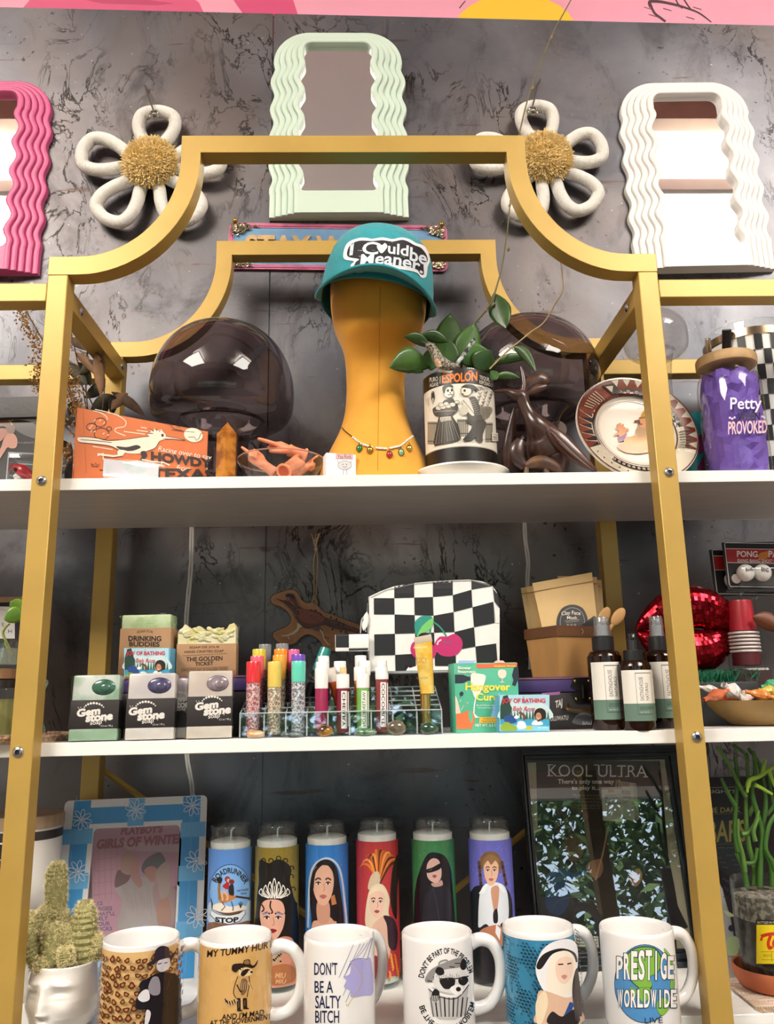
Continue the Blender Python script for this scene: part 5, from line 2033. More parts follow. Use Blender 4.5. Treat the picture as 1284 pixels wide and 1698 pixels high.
# ---- two dark cases with purple lids
PUR = mat('#3c2a62', .55, noise=.12, scale=60, stretch=(1, 6, 6))
def case(pl, pr, top, mid, ya, yb, label, latch, right=True):
 P = Panel(pl, pr, top, Z2, ya, yb)
 t = P.root('keepsake_case', label, 'case')
 d = .095
 hm = height_at(P.mid, mid)
 m = MB()
 m.box((0, d / 2, hm / 2), (P.w, d, hm - .0006), .002)
 m.obj('case_body', mat('#211c1d', .5, color2='#2c2526', scale=40), t)
 m = MB()
 m.box((0, d / 2, (hm + P.h) / 2), (P.w + .002, d + .002, P.h - hm - .0006), .002)
 m.obj('case_lid', PUR, t)
 MB().box((0, -.0015, P.h - .002), (P.w + .0022, .0012, .0016), .0003).obj('lid_trim', mat('#7b4a4a', .5), t)
 if latch:
  x, y, z = at(latch[0], latch[1], ya).x, 0, 0
  lx = (at(latch[0], latch[1], lerp(ya, yb, .5)) - P.mid).x
  zt_ = hm + .004
  B = mat('#5b4a33', .35, .8, noise=.2, scale=90)
  m = MB()
  m.prism([(lx - .014, zt_ + .002), (lx - .010, zt_ + .013), (lx + .010, zt_ + .013), (lx + .014, zt_ + .002), (lx + .005, zt_ - .002), (lx - .005, zt_ - .002)], -.0035, -.001)
  m.prism([(lx - .014, zt_ - .006), (lx - .010, zt_ - .016), (lx + .010, zt_ - .016), (lx + .014, zt_ - .006), (lx + .005, zt_ - .003), (lx - .005, zt_ - .003)], -.003, -.0006)
  m.tube([(lx, -.005, zt_ + .004), (lx, -.005, zt_ - .012)], .0026, 8)
  l = m.obj('latch', mat('#2c2622', .35, .8), t)
  m = MB()
  for sx, sz in ((-1, .009), (1, .009), (-1, -.012), (1, -.012)):
   m.ball((lx + sx * .0085, -.0036, zt_ + sz), (.0019, .0012, .0019), n=10, m=6)
  m.obj('rivets', mat('#c9a75a', .2, .9), l)
  m = MB()
  zq_ = hm * .55
  m.tube(spline([(lx - .020, -.003, zq_ + .006), (lx - .021, -.008, zq_), (lx, -.010, zq_ - .002), (lx + .021, -.008, zq_), (lx + .020, -.003, zq_ + .006)], 5), [.0022] * 5 + [.0032] * 11 + [.0022] * 5, 8)
  m.obj('handle', B, t)
 return t, P
case(168, 408, 1121, 1148, .088, .088, 'dark case with purple lid behind the gem stone soaps', None)
CASEL = height_at(base_on(288, Z2, .088), 1121)
t, P = case(858, 1120, 1121, 1147, .092, .092, 'dark case with purple lid, brass latch and stickers under the berry basket', (965, 1138))
CASER = P.h
a = Art(P.surf(), 3.057, 720, 900, off=.0004)
a.text('ULUWATU', 590, 880, 680, 904, '#b9b2ac', .02, slope=-6)
a.text('TAJ', 615, 802, 650, 850, '#cfc8c2', .03, slope=-12)
a.poly([(545, 762), (640, 754), (636, 770), (548, 776)], '#8d5a86')
a.blob([(700, 910), (740, 870), (800, 880), (820, 910), (760, 924)], '#5d5a60')
a.ring(760, 905, 50, 40, 4, '#8a868a', 200, 340)
a.blob([(585, 860), (600, 870), (596, 890), (580, 880)], '#a76f80')
a.text('BALI', 752, 905, 800, 922, '#a9a3a6', .02)
a.obj('stickers', t, .5)

# ---- soaps and box standing on the left case
def kraft_soap(pl, pr, top, band, Y, yb, barm, label, wavy=False):
 P = Panel(pl, pr, top, CASEL, Y, yb)
 t = P.root('wrapped_soap', label, 'soap')
 d = .030
 hb = height_at(P.mid, band)
 m = MB()
 if wavy:
  rr = random.Random(8)
  def top_(u, v):
   return P.h * (.94 + .05 * sin(u * 9 + 1) + .05 * sin(u * 23 + v * 4) + .02 * rr.uniform(-1, 1))
  w2 = P.w / 2 - .001
  n = 26
  pts = [(-w2, hb - .006)] + [(w2, hb - .006)] + [(lerp(w2, -w2, i / n), top_(i / n, 0)) for i in range(n + 1)]
  m.prism(pts, .001, d - .001)
  for i in range(40):
   x = rr.uniform(-w2 * .9, w2 * .9)
   z = lerp(hb + .003, P.h * .93, rr.random())
   m.ball((x, .001, z), (rr.uniform(.003, .006), .0018, rr.uniform(.0015, .003)), rot=(0, rr.uniform(-.8, .8), 0), n=8, m=6)
 else:
  m.box((0, d / 2, (hb + P.h) / 2 - .003), (P.w - .002, d - .002, P.h - hb + .006), .002)
 m.obj('soap_bar', barm, t)
 MB().box((0, d / 2, hb / 2), (P.w, d, hb - .0006), .0006).obj('kraft_sleeve', KRAFT, t)
 crumple(P, d, t, hb, P.h + .001, 9 + int(wavy))
 return t, P
t, P = kraft_soap(195, 281, 1019, 1041, .108, .105, mat('#a9c48c', .35, color2='#c9dcb0', scale=30, subs=.2, bump=.4, coat=.2), 'green soap in a kraft sleeve lettered DRINKING BUDDIES')
a = Art(P.surf(), 4.28, 100, 1000, off=.0003)
a.text('SOAP FOR', 546, 198, 660, 216, '#4a3628', .0, bend=8)
a.text('DRINKING', 484, 232, 718, 270, '#241b16', .03, slope=2)
a.text('BUDDIES', 490, 274, 706, 308, '#241b16', .03, slope=2)
a.text('a stout soap for dinner drinks', 470, 318, 726, 330, '#4a3628', .0)
a.obj('sleeve_lettering', t)
t, P = kraft_soap(291, 391, 1037, 1067, .112, .116, mat('#efe9c4', .45, color2='#ddd394', scale=40, subs=.2, bump=.5), 'cream soap with ruffled top in a kraft sleeve lettered THE GOLDEN TICKET', True)
a = Art(P.surf(), 4.28, 100, 1000, off=.0003)
a.text('SOAP DE JOLIE', 918, 308, 1128, 328, '#4a3628', .005, slope=-6)
a.text('HAND CRAFTED SOAP', 882, 338, 1160, 356, '#4a3628', .005, slope=-8)
a.line([(868, 374), (1184, 358)], 2, '#5a4434')
a.text('THE GOLDEN', 894, 384, 1152, 416, '#241b16', .02, slope=-10)
a.text('TICKET', 958, 420, 1088, 446, '#241b16', .02, slope=-6)
a.line([(862, 464), (1190, 452)], 2, '#5a4434')
a.text("CANT YOU GET A GOLDEN TICKET", 858, 470, 1194, 486, '#4a3628', .0, slope=-12)
a.obj('sleeve_lettering', t)
b = base_on(287, CASEL, .135)
o = MB().box((0, 0, .0225), (.030, .018, .045), .003).obj('soap_bar', mat('#8d8a5e', .4, color2='#6a5844', scale=50, coat=.4))
o.location = b
tag(o, 'olive wrapped soap half hidden between the drinking buddies and golden ticket soaps', 'soap')

def joy_box(P, dx, dy, z, label, sx=1.0):
 t = P.root('bath_box', label, 'box')
 d = .026
 m = MB()
 rslab(m, P.w, P.h, d, .0006)
 m.obj('carton', mat('#5aa7c8', .45, noise=.15, scale=50), t)
 a = Art(P.surf(), z, dx, dy, off=.0003)
 # coordinates as in the close view of the right-hand box, 600..1150 by 490..890
 a.rect(600, 488, 1158, 892, '#a9d3e2')
 a.blob([(640, 620), (760, 560), (900, 600), (1040, 570), (1158, 640), (1158, 760), (610, 760)], '#c5dde0', 4)
 a.poly([(606, 620), (640, 500), (690, 490), (720, 600), (740, 640), (720, 720), (690, 760), (606, 780)], '#29463e')
 for i in range(14):
  x = 700 + i * 34
  h = 60 + (i * 37) % 60
  a.poly([(x - 18, 780), (x, 700 - h * .6), (x + 18, 780)], '#3c6a5a' if i % 2 else '#2f564c')
 a.poly([(606, 760), (1158, 760), (1158, 850), (606, 840)], '#3f9fc4')
 a.poly([(606, 820), (1158, 840), (1158, 892), (606, 892)], '#7fc2d8')
 a.blob([(650, 740), (690, 715), (750, 720), (790, 790), (720, 810), (660, 790)], '#2b4f8f')
 a.blob([(625, 820), (680, 790), (740, 820), (790, 850), (780, 888), (620, 888)], '#8aa83a')
 a.blob([(890, 860), (930, 835), (965, 855), (960, 880), (900, 882)], '#b9b33a')
 a.blob([(800, 800), (830, 780), (880, 795), (895, 850), (850, 868), (800, 860)], '#eef3f3')
 a.blob([(762, 735), (790, 715), (815, 735), (800, 755), (770, 752)], '#eef3f3')
 a.blob([(812, 690), (830, 675), (860, 690), (890, 720), (890, 765), (870, 770), (855, 720), (830, 710)], '#6a4a34')
 a.ell(1052, 706, 68, 70, '#2b1d18', 28)
 a.blob([(962, 822), (985, 775), (1040, 780), (1080, 800), (1070, 824)], '#f2f2ef')
 a.blob([(1004, 720), (1020, 690), (1050, 690), (1068, 730), (1056, 770), (1030, 786), (1008, 765)], '#c08a68')
 a.blob([(1012, 752), (1030, 770), (1056, 752), (1050, 782), (1028, 788)], '#4a2f24')
 a.line([(1020, 752), (1034, 760), (1046, 752)], 6, '#f2e9e2')
 a.line([(1016, 722), (1030, 718)], 5, '#2b1d18')
 a.line([(1040, 720), (1054, 724)], 5, '#2b1d18')
 R_ = '#d23246'
 a.text('THE', 852, 506, 876, 516, R_, .02)
 a.text('JOY OF BATHING', 628, 528, 1112, 594, R_, .03, slope=-2)
 a.text('Bob Ross', 745, 616, 988, 668, R_, .005, slope=4, shear=.25)
 a.text('BATH BOMB', 1028, 850, 1130, 862, '#eef3f3', .01)
 a.obj('box_print', t, .4)
 return t
P = Panel(206, 281, 1075, CASEL, .093, .090)
joy_box(P, 206 - 600 / 7.55, 1075 - 490 / 7.55, 7.55, 'small box lettered JOY OF BATHING on the left case, before the green soap')
P = Panel(831, 911, 1152, Z2, .034, .038)
joy_box(P, 740, 1080, 6.758, 'small box lettered JOY OF BATHING at the shelf edge, before the hangover cure box')

# ---- hangover cure box
P = Panel(757, 864, 1099, Z2, .052, .060)
t = box_thing(P, 'shower_steamer_box', 'teal patterned box lettered Hangover Cure in yellow', 'box', .034, '#52b592')
a = Art(P.surf(), 6.758, 740, 1080, off=.0003)
a.poly([(140, 104), (330, 104), (300, 138), (132, 140)], '#9ec3e6')
a.poly([(334, 140), (800, 132), (790, 176), (640, 180), (500, 186), (344, 190)], '#e8744a')
a.poly([(530, 130), (560, 104), (640, 104), (664, 130)], '#efc9b8')
NV = '#2c3140'
a.poly([(98, 260), (190, 262), (240, 282), (332, 290), (332, 328), (240, 330), (190, 356), (100, 360)], NV)
a.blob([(104, 500), (130, 560), (150, 640), (160, 690), (112, 700), (106, 600)], '#efc9b8')
CRM = '#f0ebe0'
a.blob([(282, 252), (360, 250), (440, 272), (430, 350), (400, 430), (350, 510), (320, 516), (300, 470), (280, 380)], CRM)
a.line([(334, 510), (316, 600), (310, 700)], 13, CRM)
a.poly([(310, 690), (350, 730), (380, 742), (310, 745)], CRM)
a.blob([(592, 210), (660, 210), (676, 260), (650, 300), (606, 300), (580, 260)], '#efd9c8')
a.line([(628, 300), (628, 340)], 8, '#efd9c8')
a.poly([(594, 350), (628, 336), (664, 350)], '#efd9c8')
a.poly([(776, 156), (806, 160), (816, 300), (804, 324), (776, 390), (738, 376), (756, 320), (738, 270), (760, 190)], NV)
a.ell(172, 476, 22, 26, NV, 16, rot=20)
a.line([(164, 500), (152, 522)], 4, NV)
for i in range(14):
 x, y = 150 + (i * 41) % 90, 540 + (i * 67) % 120
 a.line([(x, y), (x + 8, y + 12)], 4, '#f2efe6' if i % 2 else '#e8744a')
a.poly([(112, 700), (190, 690), (240, 664), (300, 680), (322, 740), (318, 800), (290, 840), (300, 868), (118, 872)], '#e5703f')
a.blob([(248, 700), (264, 676), (290, 690), (300, 740), (286, 800), (262, 770)], '#52b592')
a.poly([(540, 560), (600, 460), (612, 640), (600, 735), (500, 735)], '#8fb9e2')
a.poly([(374, 736), (610, 736), (610, 802), (370, 804)], '#e3b43a')
YL = '#ecdf52'
a.text('Shower', 128, 168, 280, 204, CRM, .03)
a.text('Steamers', 128, 212, 328, 244, CRM, .03)
a.text('Wellness Woman', 532, 156, 790, 180, YL, .02, slope=-4)
a.text('Hangover', 216, 350, 720, 466, YL, .03, slope=4)
a.text('Cure', 334, 468, 584, 552, YL, .03, slope=4)
a.text('Set of 2 Shower Steamers', 338, 596, 590, 612, CRM, .01)
a.text('Aromatherapy shower', 352, 626, 590, 642, CRM, .01)
a.text('Eucalyptus and', 412, 748, 560, 764, '#7a4a1a', .01)
a.text('Peppermint Scented', 396, 776, 586, 792, '#7a4a1a', .01)
a.text('NET WT. 6.5 OZ. (184g)', 326, 812, 700, 852, CRM, .01)
a.obj('box_print', t, .45)

# ---- acrylic organizer
ORG = thing('acrylic_organizer', 'clear tiered acrylic organizer holding lip balms and glosses', 'organizer', base_on(566, Z2, .09))
AE = glass('#e6ecee', 1.5, .04, .42, '#eef2f2')
yA, yB = .045, .128
zA = height_at(base_on(566, Z2, yA), 1180)
zB = height_at(base_on(566, Z2, yB), 1141)
def org_x(px, y):
 return base_on(px, Z2 + .01, yA).x * 1.0 + (0 if y == yA else (base_on(px, Z2 + .01, yA).x - .0) * .0)
cols = [398, 438, 474, 509, 544, 580, 616, 652, 692, 733]
for i, px in enumerate(cols):
 x = org_x(px, yA)
 m = MB()
 th = .0009
 M = Matrix(((0, 1, 0, x), (1, 0, 0, 0), (0, 0, 1, 0), (0, 0, 0, 1)))
 m.M = M
 zf = zA if i in (0, 9) else zA * .92
 m.prism([(yA, .0012), (yB, .0012), (yB, zB), (yA, zf)], -th, th)
 m.M = None
 m.obj('side_panel' if i in (0, 9) else 'divider', ACRY, ORG, world=True, smooth=False)
 m = MB()
 m.tube([(x, yA, zf), (x, yB, zB)], .0009, 6)
 m.tube([(x, yA, .001), (x, yA, zf)], .0009, 6)
 m.obj('polished_edge', AE, ORG, world=True)
x0, x1 = org_x(cols[0], 0), org_x(cols[-1], 0)
for k in range(6):
 y = lerp(yA, yB, k / 5)
 zt = lerp(zA, zB, k / 5)
 m = MB()
 m.box(((x0 + x1) / 2, y, zt / 2 + .0006), (x1 - x0, .0014, zt - .0012))
 m.obj('front_panel' if k == 0 else 'row_wall', ACRY, ORG, world=True, smooth=False)
 MB().tube([(x0, y, zt), (x1, y, zt)], .0008, 6).obj('polished_edge', AE, ORG, world=True)
MB().box(((x0 + x1) / 2, (yA + yB) / 2, .0011), (x1 - x0, yB - yA, .0022)).obj('base_plate', ACRY, ORG, world=True, smooth=False)

def tube_z(x, y):
 return x / 7.553 + 390, y / 7.553 + 1040
def tube_z4(x, y):
 return x / 5.836 + 540, y / 5.836 + 1040
def lip_tube(pl, pr, ytop, ycap, row, capc, bodyc, label, cat='lip gloss', spec=None, cap_glass=False, white=False, text=None, tcol=None, group=None):
 y = lerp(yA, yB, (row + .5) / 5)
 zb = .0032 + .0092 * row
 px = (pl + pr) / 2
 b = base_on(px, zb + .05, y)
 b.z = zb
 r = (pr - pl) / 2 * mpp(b + V((0, 0, .05)))
 ht, hc = height_at(b, ytop), height_at(b, ycap)
 t = thing('lip_balm_tube' if white else 'lip_gloss_tube', label, cat, b, group=group)
 if spec:
  MB().lathe([(0, 0), (r * .96, 0), (r, .001), (r, hc), (0, hc)], 28).obj('tube_body', mat(bodyc, .2, color2=spec, scale=480, coat=.6), t)
 else:
  MB().lathe([(0, 0), (r * .96, 0), (r, .001), (r, hc), (0, hc)], 28).obj('tube_body', mat(bodyc, .25, coat=.5, noise=.03), t)
 cm = glass(capc, 1.45, .05, .35, capc) if cap_glass else mat(capc, .22, coat=.6, subs=.1 if not white else 0)
 MB().lathe([(r * .985, hc + .0003), (r * 1.03, hc + .0004), (r * 1.03, ht - .0012), (r * .96, ht), (r * .5, ht + .0001), (0, ht)], 28).obj('cap', cm, t)
 if spec:
  MB().lathe([(r * 1.02, 0), (r * 1.02, hc)], 28).obj('clear_sleeve', CLEAR, t)
 if text:
  a = Art(CylS(b, r, 28), off=.0003)
  y0 = proj(b + V((0, -r, hc * .96)))[1]
  y1 = proj(b + V((0, -r, hc * .1)))[1]
  w_ = pr - pl
  a.rect(px - w_ * .12, y0 + 1, px + w_ * .30, y1, '#f0ece8')
  n = len(text)
  vs, tr = text_tris(text, .02)
  pts = [(px + w_ * .21 - q * w_ * .22 + 0 * p, lerp(y0 + 3, y1 - 3, p)) for p, q in vs]
  pts = [(px - w_ * .04 + q * w_ * .24, lerp(y0 + 3, y1 - 3, p)) for p, q in [(v[0], 1 - v[1]) for v in vs]]
  a.tris([a.cv(p) for p in pts], [t_[::-1] for t_ in tr], tcol or '#3a2226')
  a.rect(px + w_ * .36, y0 + 2, px + w_ * .44, y1 - 4, '#f0ece8')
  a.obj('label_print', t, .35)
 return t
def Z(l, r, t_, c):
 (x0_, y0_), (x1_, y1_) = tube_z(l, t_), tube_z(r, c)
 return x0_, x1_, y0_, y1_
def Q(l, r, t_, c):
 (x0_, y0_), (x1_, y1_) = tube_z4(l, t_), tube_z4(r, c)
 return x0_, x1_, y0_, y1_
gl = 'glitter lip glosses in the organizer'
lip_tube(*Z(140, 315, 432, 700), 0, '#d8313a', '#e6cfcb', 'lip gloss with red cap at the front left of the organizer', spec='#a94a56', group=gl)
lip_tube(*Z(190, 355, 362, 625), 1, '#df6278', '#8d3a5e', 'lip gloss with rose pink cap just behind the red one', spec='#c98aa6', group=gl)
lip_tube(*Z(215, 382, 275, 540), 2, '#cdc046', '#3c3334', 'lip gloss with lime yellow cap behind the rose one', spec='#cfc4b8', group=gl)
lip_tube(*Z(295, 450, 215, 520), 3, '#c9ccd0', '#4b3a3f', 'lip gloss with clear grey cap at the back left', spec='#b9aab0', cap_glass=True, group=gl)
lip_tube(*Z(408, 580, 432, 755), 0, '#dcc25c', '#e6dcc0', 'lip gloss with pale yellow cap at the front of its column', spec='#8d6f5e', group=gl)
lip_tube(*Z(470, 637, 350, 650), 1, '#e6a233', '#cdb79a', 'lip gloss with mustard cap behind the pale yellow one', spec='#6f4a3c', group=gl)
lip_tube(*Z(487, 657, 275, 530), 2, '#ee8a22', '#4a3640', 'lip gloss with orange cap behind the mustard one', spec='#8a6a6c', group=gl)
lip_tube(*Z(508, 666, 208, 480), 3, '#c9ccd0', '#4b3a3f', 'lip gloss with clear grey cap behind the orange one', spec='#b9aab0', cap_glass=True, group=gl)
lip_tube(*Z(706, 880, 425, 690), 0, '#5fcdb4', '#dfe2df', 'lip gloss with mint teal cap at the front of its column', spec='#6e6a78', group=gl)
lip_tube(*Z(703, 877, 342, 620), 1, '#6b46ad', '#b9a9c4', 'lip gloss with violet cap behind the mint one', spec='#574a66', group=gl)
lip_tube(*Z(665, 805, 280, 560), 2, '#d8659c', '#8d4a6e', 'lip gloss with hot pink cap behind the violet one', spec='#c99ab4', group=gl)
lb = 'white capped lip balms in the organizer'
WC = '#efedea'
lip_tube(*Z(1000, 1165, 512, 772), 0, WC, '#a22a56', 'magenta lip balm with white cap, front of its column', 'lip balm', white=True, group=lb)
lip_tube(*Z(1008, 1168, 436, 700), 1, WC, '#9a2450', 'magenta lip balm with white cap, second in its column', 'lip balm', white=True, group=lb)
lip_tube(*Z(1036, 1180, 362, 620), 2, WC, '#9a2450', 'white capped lip balm, last behind the magenta ones', 'lip balm', white=True, group=lb)
lip_tube(*Q(105, 230, 455, 595), 0, WC, '#7a1f33', 'dark red cherry lip balm at the front of its column', 'lip balm', white=True, text='CHERRY', group=lb)
lip_tube(*Q(82, 198, 330, 480), 2, WC, '#b5506a', 'white capped lip balm standing behind the cherry one', 'lip balm', white=True, group=lb)
lip_tube(*Q(140, 204, 388, 520), 1, '#dcc08a', '#8d2a44', 'slim lip balm with beige cap just behind the cherry one', 'lip balm', white=True, group=lb)
lip_tube(*Q(300, 425, 450, 592), 0, WC, '#76b556', 'green watermelon lip balm at the front of its column', 'lip balm', white=True, text='WATERMELON', tcol='#4a7a3a', group=lb)
lip_tube(*Q(276, 398, 385, 520), 1, WC, '#d98a4a', 'white capped lip balm second in the green column, orange below', 'lip balm', white=True, group=lb)
lip_tube(*Q(318, 434, 325, 470), 2, WC, '#6aa84e', 'white capped green lip balm third in its column', 'lip balm', white=True, group=lb)
lip_tube(*Q(284, 396, 275, 420), 3, WC, '#6aa84e', 'white capped lip balm at the back of the green column', 'lip balm', white=True, group=lb)
lip_tube(*Q(485, 610, 447, 508), 0, WC, '#8d3a3c', 'brownish red coconut lip balm at the front of its column', 'lip balm', white=True, text='COCONUT', group=lb)
lip_tube(*Q(484, 602, 385, 500), 1, WC, '#8d3a3c', 'white capped lip balm behind the coconut one', 'lip balm', white=True, group=lb)
lip_tube(*Q(490, 596, 325, 450), 2, WC, '#b98a84', 'white capped lip balm last behind the coconut one', 'lip balm', white=True, group=lb)
# leaning tubes
def lean_tube(p0, p1, y0, y1, r0, r1, cut, body, capc, name, label, cat, txt=False):
 A, B = at(*p0, y0), at(*p1, y1)
 t = thing(name, label, cat, A)
 C_ = lerp(A, B, cut)
 k = mpp(A)
 MB().tube([A, C_], [r0 * k, lerp(r0, r1, cut) * k], 20).obj('tube_body', mat(body, .3, coat=.4, noise=.15, scale=200), t, world=True)
 MB().tube([C_, B], [lerp(r0, r1, cut) * k * 1.03, r1 * k * 1.03], 20).obj('cap', mat(capc, .3, coat=.4), t, world=True)
 return t
t = lean_tube((503, 1180), (541, 1076), .104, .118, 11, 10, .62, '#1d2b2a', '#2f8d86', 'slanted_bottle', 'dark leaning bottle with teal cap behind the organizer columns', 'bottle')
a = Art(PlaneS(at(520, 1130, .10), (1, 0, 0), (0, 0, 1)), 7.553, 390, 1040, off=.0)
a.text('You', 925, 590, 995, 640, '#cfd6d2', .0, slope=18, shear=.2)
a.text('glow', 900, 640, 985, 690, '#cfd6d2', .0, slope=18, shear=.2)
o = a.obj('lettering', t)
lean_tube((557, 1166), (548, 1108), .078, .072, 2.5, 9, .62, '#d9632f', '#efe9e2', 'squeeze_tube', 'orange slanted squeeze tube with white end in the organizer', 'squeeze tube')
# yellow gloss tube standing on its gold cap
b = base_on(707, .006, .055)
b.z = .0035
t = thing('gloss_squeeze_tube', 'yellow squeeze tube of lip gloss standing on its gold cap', 'squeeze tube', b)
Yt = .055
p0, p1, p2 = at(702, 1066, Yt + .004), at(709, 1150, Yt), at(709.5, 1186, Yt)
k = mpp(p1)
m = MB()
def yt(u, v):
 a_ = 2 * pi * u
 c_ = lerp(p1, p0, v)
 w_ = lerp(11.5, 15, v) * k
 d_ = lerp(10, 1.6, v) * k
 return c_ + V((w_ * cos(a_), d_ * sin(a_), -.002 * cos(a_) * v * -1))
m.grid(yt, 28, 14, True)
m.obj('tube_body', mat('#d9a92c', .25, color2='#d8c06a', scale=60, coat=.5), t, world=True)
c_ = p0 + V((0, 0, .0005))
MB().box(c_ + V((0, 0, .0035)), (30 * k, .0016, .0085), .0004, rot=(0, -.17, 0)).obj('crimped_end', mat('#c9b9a8', .35), t, world=True)
MB().lathe([(0, 0), (.0062, 0), (.0062, p1.z - b.z - .001), (.0072, p1.z - b.z), (0, p1.z - b.z)], 24).obj('gold_cap', mat('#c9a75e', .2, .9), t)
MB().lathe([(0, -.0008), (.0085, -.0008), (.009, .004), (0, .004)], 24).obj('cap_foot', mat('#8d7a4a', .3, .6), t)
a = Art(PlaneS(at(705, 1110, Yt - .010), (1, 0, 0), (0, .1, 1)), 5.836, 540, 1040, off=.0)
a.text('ORIGINAL HONEY', 850, 190, 985, 206, '#f2e6b9', .01, slope=-8)
a.text('JUICY', 872, 290, 985, 365, '#b5853a', .02, slope=4)
a.text('LIP GLOSS', 885, 480, 990, 500, '#8d6a2a', .01)
o = a.obj('lettering', t)

# ---- tumbled stones along the shelf edge
def stone(x, y, rx, rz_, col, col2, label, sc=60, seed=0, rot=0.0):
 px, py = x / 3.21 + 380, y / 3.21 + 860
 Y = .0315
 k = mpp(at(px, py, Y))
 rx, rz_ = rx / 3.21 * k, rz_ / 3.21 * k
 b = base_on(px, Z2, Y)
 m = MB()
 m.ball((0, 0, rz_), (rx, min(rx, .0075), rz_), n=22, m=14)
 rr = random.Random(seed)
 ph = [rr.uniform(0, 6) for _ in range(4)]
 nv = []
 for p in m.v:
  q = 1 + .12 * sin(p.x / rx * 2.2 + ph[0]) * cos(p.z / rz_ * 1.6 + ph[1])
  nv.append(V((p.x * q, p.y, rz_ + (p.z - rz_) * (1 + .22 * sin(p.x / rx * 1.7 + ph[2])) * (.9))))
 mz = min(p.z for p in nv)
 m.v = [V((p.x, p.y, p.z - mz)) for p in nv]
 o = m.obj('tumbled_stone', mat(col, .12, color2=col2, scale=sc, coat=.7))
 o.location = b
 tag(o, label, 'stone', 'tumbled stones along the middle shelf edge')
stone(137, 1128, 50, 30, '#c9955e', '#dfc3a0', 'honey and cream tumbled stone, first from the left', 90, 1)
stone(332, 1142, 60, 16, '#2f3d45', '#6f7f80', 'flat dark blue grey speckled stone, second from the left', 160, 2)
stone(512, 1122, 46, 30, '#3a2a1c', '#b5822c', 'brown and gold tiger striped stone, third from the left', 70, 3)
stone(730, 1128, 56, 20, '#3f6b4c', '#7fa584', 'long mottled green stone before the watermelon balm', 130, 4)
stone(888, 1106, 52, 38, '#5d5546', '#7a725f', 'tall pointed grey brown stone under the empty compartments', 90, 9)
stone(1067, 1107, 47, 33, '#22402f', '#3a5c44', 'dark green stone, rightmost of its row', 80, 6)

# ---- leather bird ornament hanging from a nail by twine
LX = lambda x, y: (x / 7.133 + 440, y / 7.133 + 960)
YO = YW - .012
c = at(520, 1020, YO)
LBD = thing('leather_bird_ornament', 'tooled brown leather bird ornament hanging on the wall by a twine loop', 'ornament', c)
outl = [(60, 245), (90, 190), (180, 155), (260, 130), (340, 128), (395, 175), (430, 240), (480, 278), (540, 278), (600, 288), (690, 380), (850, 440), (980, 490), (1110, 540), (1150, 600), (1100, 650), (960, 650), (860, 690), (835, 760), (835, 840), (780, 862), (690, 822), (650, 745), (580, 685), (500, 660), (430, 692), (360, 760), (270, 785), (170, 762), (100, 705), (88, 650), (130, 610), (230, 570), (290, 520), (300, 460), (250, 380), (180, 332), (90, 300)]
def lw(x, y, Y=YO):
 p = at(*LX(x, y), Y)
 return (p.x - c.x, p.z - c.z)
sp = [(p.x, p.y) for p in spline([(x, y, 0) for x, y in outl], 4, True)]
m = MB()
m.prism([lw(x, y) for x, y in sp][::-1], 0, .004)
bevel(m.obj('leather', mat('#bd8458', .5, noise=.14, scale=60, bump=.2), LBD), .001)
a = Art(PlaneS(c, (1, 0, 0), (0, 0, 1)), 7.133, 440, 960, off=.0002)
DKB, MDB = '#5e3022', '#5a2a1e'
n = len(sp)
cxm, cym = 560, 480
ins = []
for i in range(0, n):
 x0_, y0_ = sp[i - 1]
 x1_, y1_ = sp[(i + 1) % n]
 dx_, dy_ = x1_ - x0_, y1_ - y0_
 l = math.hypot(dx_, dy_) or 1
 ins.append((sp[i][0] - dy_ / l * 26, sp[i][1] + dx_ / l * 26))
a.line(sp, 9, '#4a2618', closed=True)
for i in range(0, n):
 x, y = ins[i]
 a.ell(x, y, 6, 6, '#d8b58c', 6)
 a.ell(x + 5, y + 2, 4, 4, DKB, 5)
a.blob([(135, 235), (240, 255), (250, 190), (330, 180), (360, 230), (400, 320), (470, 360), (560, 370), (640, 400), (720, 460), (860, 500), (1000, 560), (1110, 600), (1100, 640), (980, 620), (820, 590), (700, 550), (620, 570), (500, 590), (430, 550), (360, 470), (310, 380), (250, 310), (190, 270)], DKB)
a.blob([(380, 360), (520, 375), (640, 420), (700, 480), (620, 530), (480, 520), (400, 460)], '#8a4430')
for i in range(7):
 a.line([(390 + i * 22, 380 + i * 8), (480 + i * 26, 420 + i * 14), (640 + i * 8, 460 + i * 12)], 6, '#a8604a' if i % 2 else '#3a1a14', True)
for i in range(5):
 a.line([(720 + i * 20, 470 + i * 14), (900 + i * 20, 530 + i * 14), (1090, 600 + i * 8)], 6, '#8d6a58' if i % 2 else '#2a120e')
a.line([(225, 310), (300, 360), (370, 450)], 8, '#8d6a58')
a.ell(268, 240, 24, 20, '#b5783a', 14)
a.ell(270, 240, 10, 10, INKB, 10)
a.poly([(290, 250), (330, 285), (350, 320), (305, 275)], '#d8734a')
a.blob([(245, 190), (290, 175), (350, 205), (350, 240), (300, 220), (260, 215)], '#2a120e')
for x, y in ((318, 315), (352, 355), (412, 345), (545, 375), (598, 378), (660, 425), (780, 460), (845, 480), (765, 555), (798, 600), (895, 625), (955, 630), (870, 535), (930, 540), (250, 290), (280, 300), (390, 390), (395, 415)):
 a.ell(x, y, 13, 13, '#2a120e', 10)
 a.ell(x, y, 6, 6, '#5f2a1e', 8)
BN = '#d8cca8'
a.poly([(385, 520), (440, 560), (405, 590), (400, 610), (340, 660), (270, 680), (200, 685), (192, 672), (265, 660), (330, 630), (375, 590)], BN)
a.line([(265, 672), (290, 715)], 12, BN)
a.blob([(560, 580), (640, 570), (680, 610), (640, 620), (590, 610)], '#6a4a48')
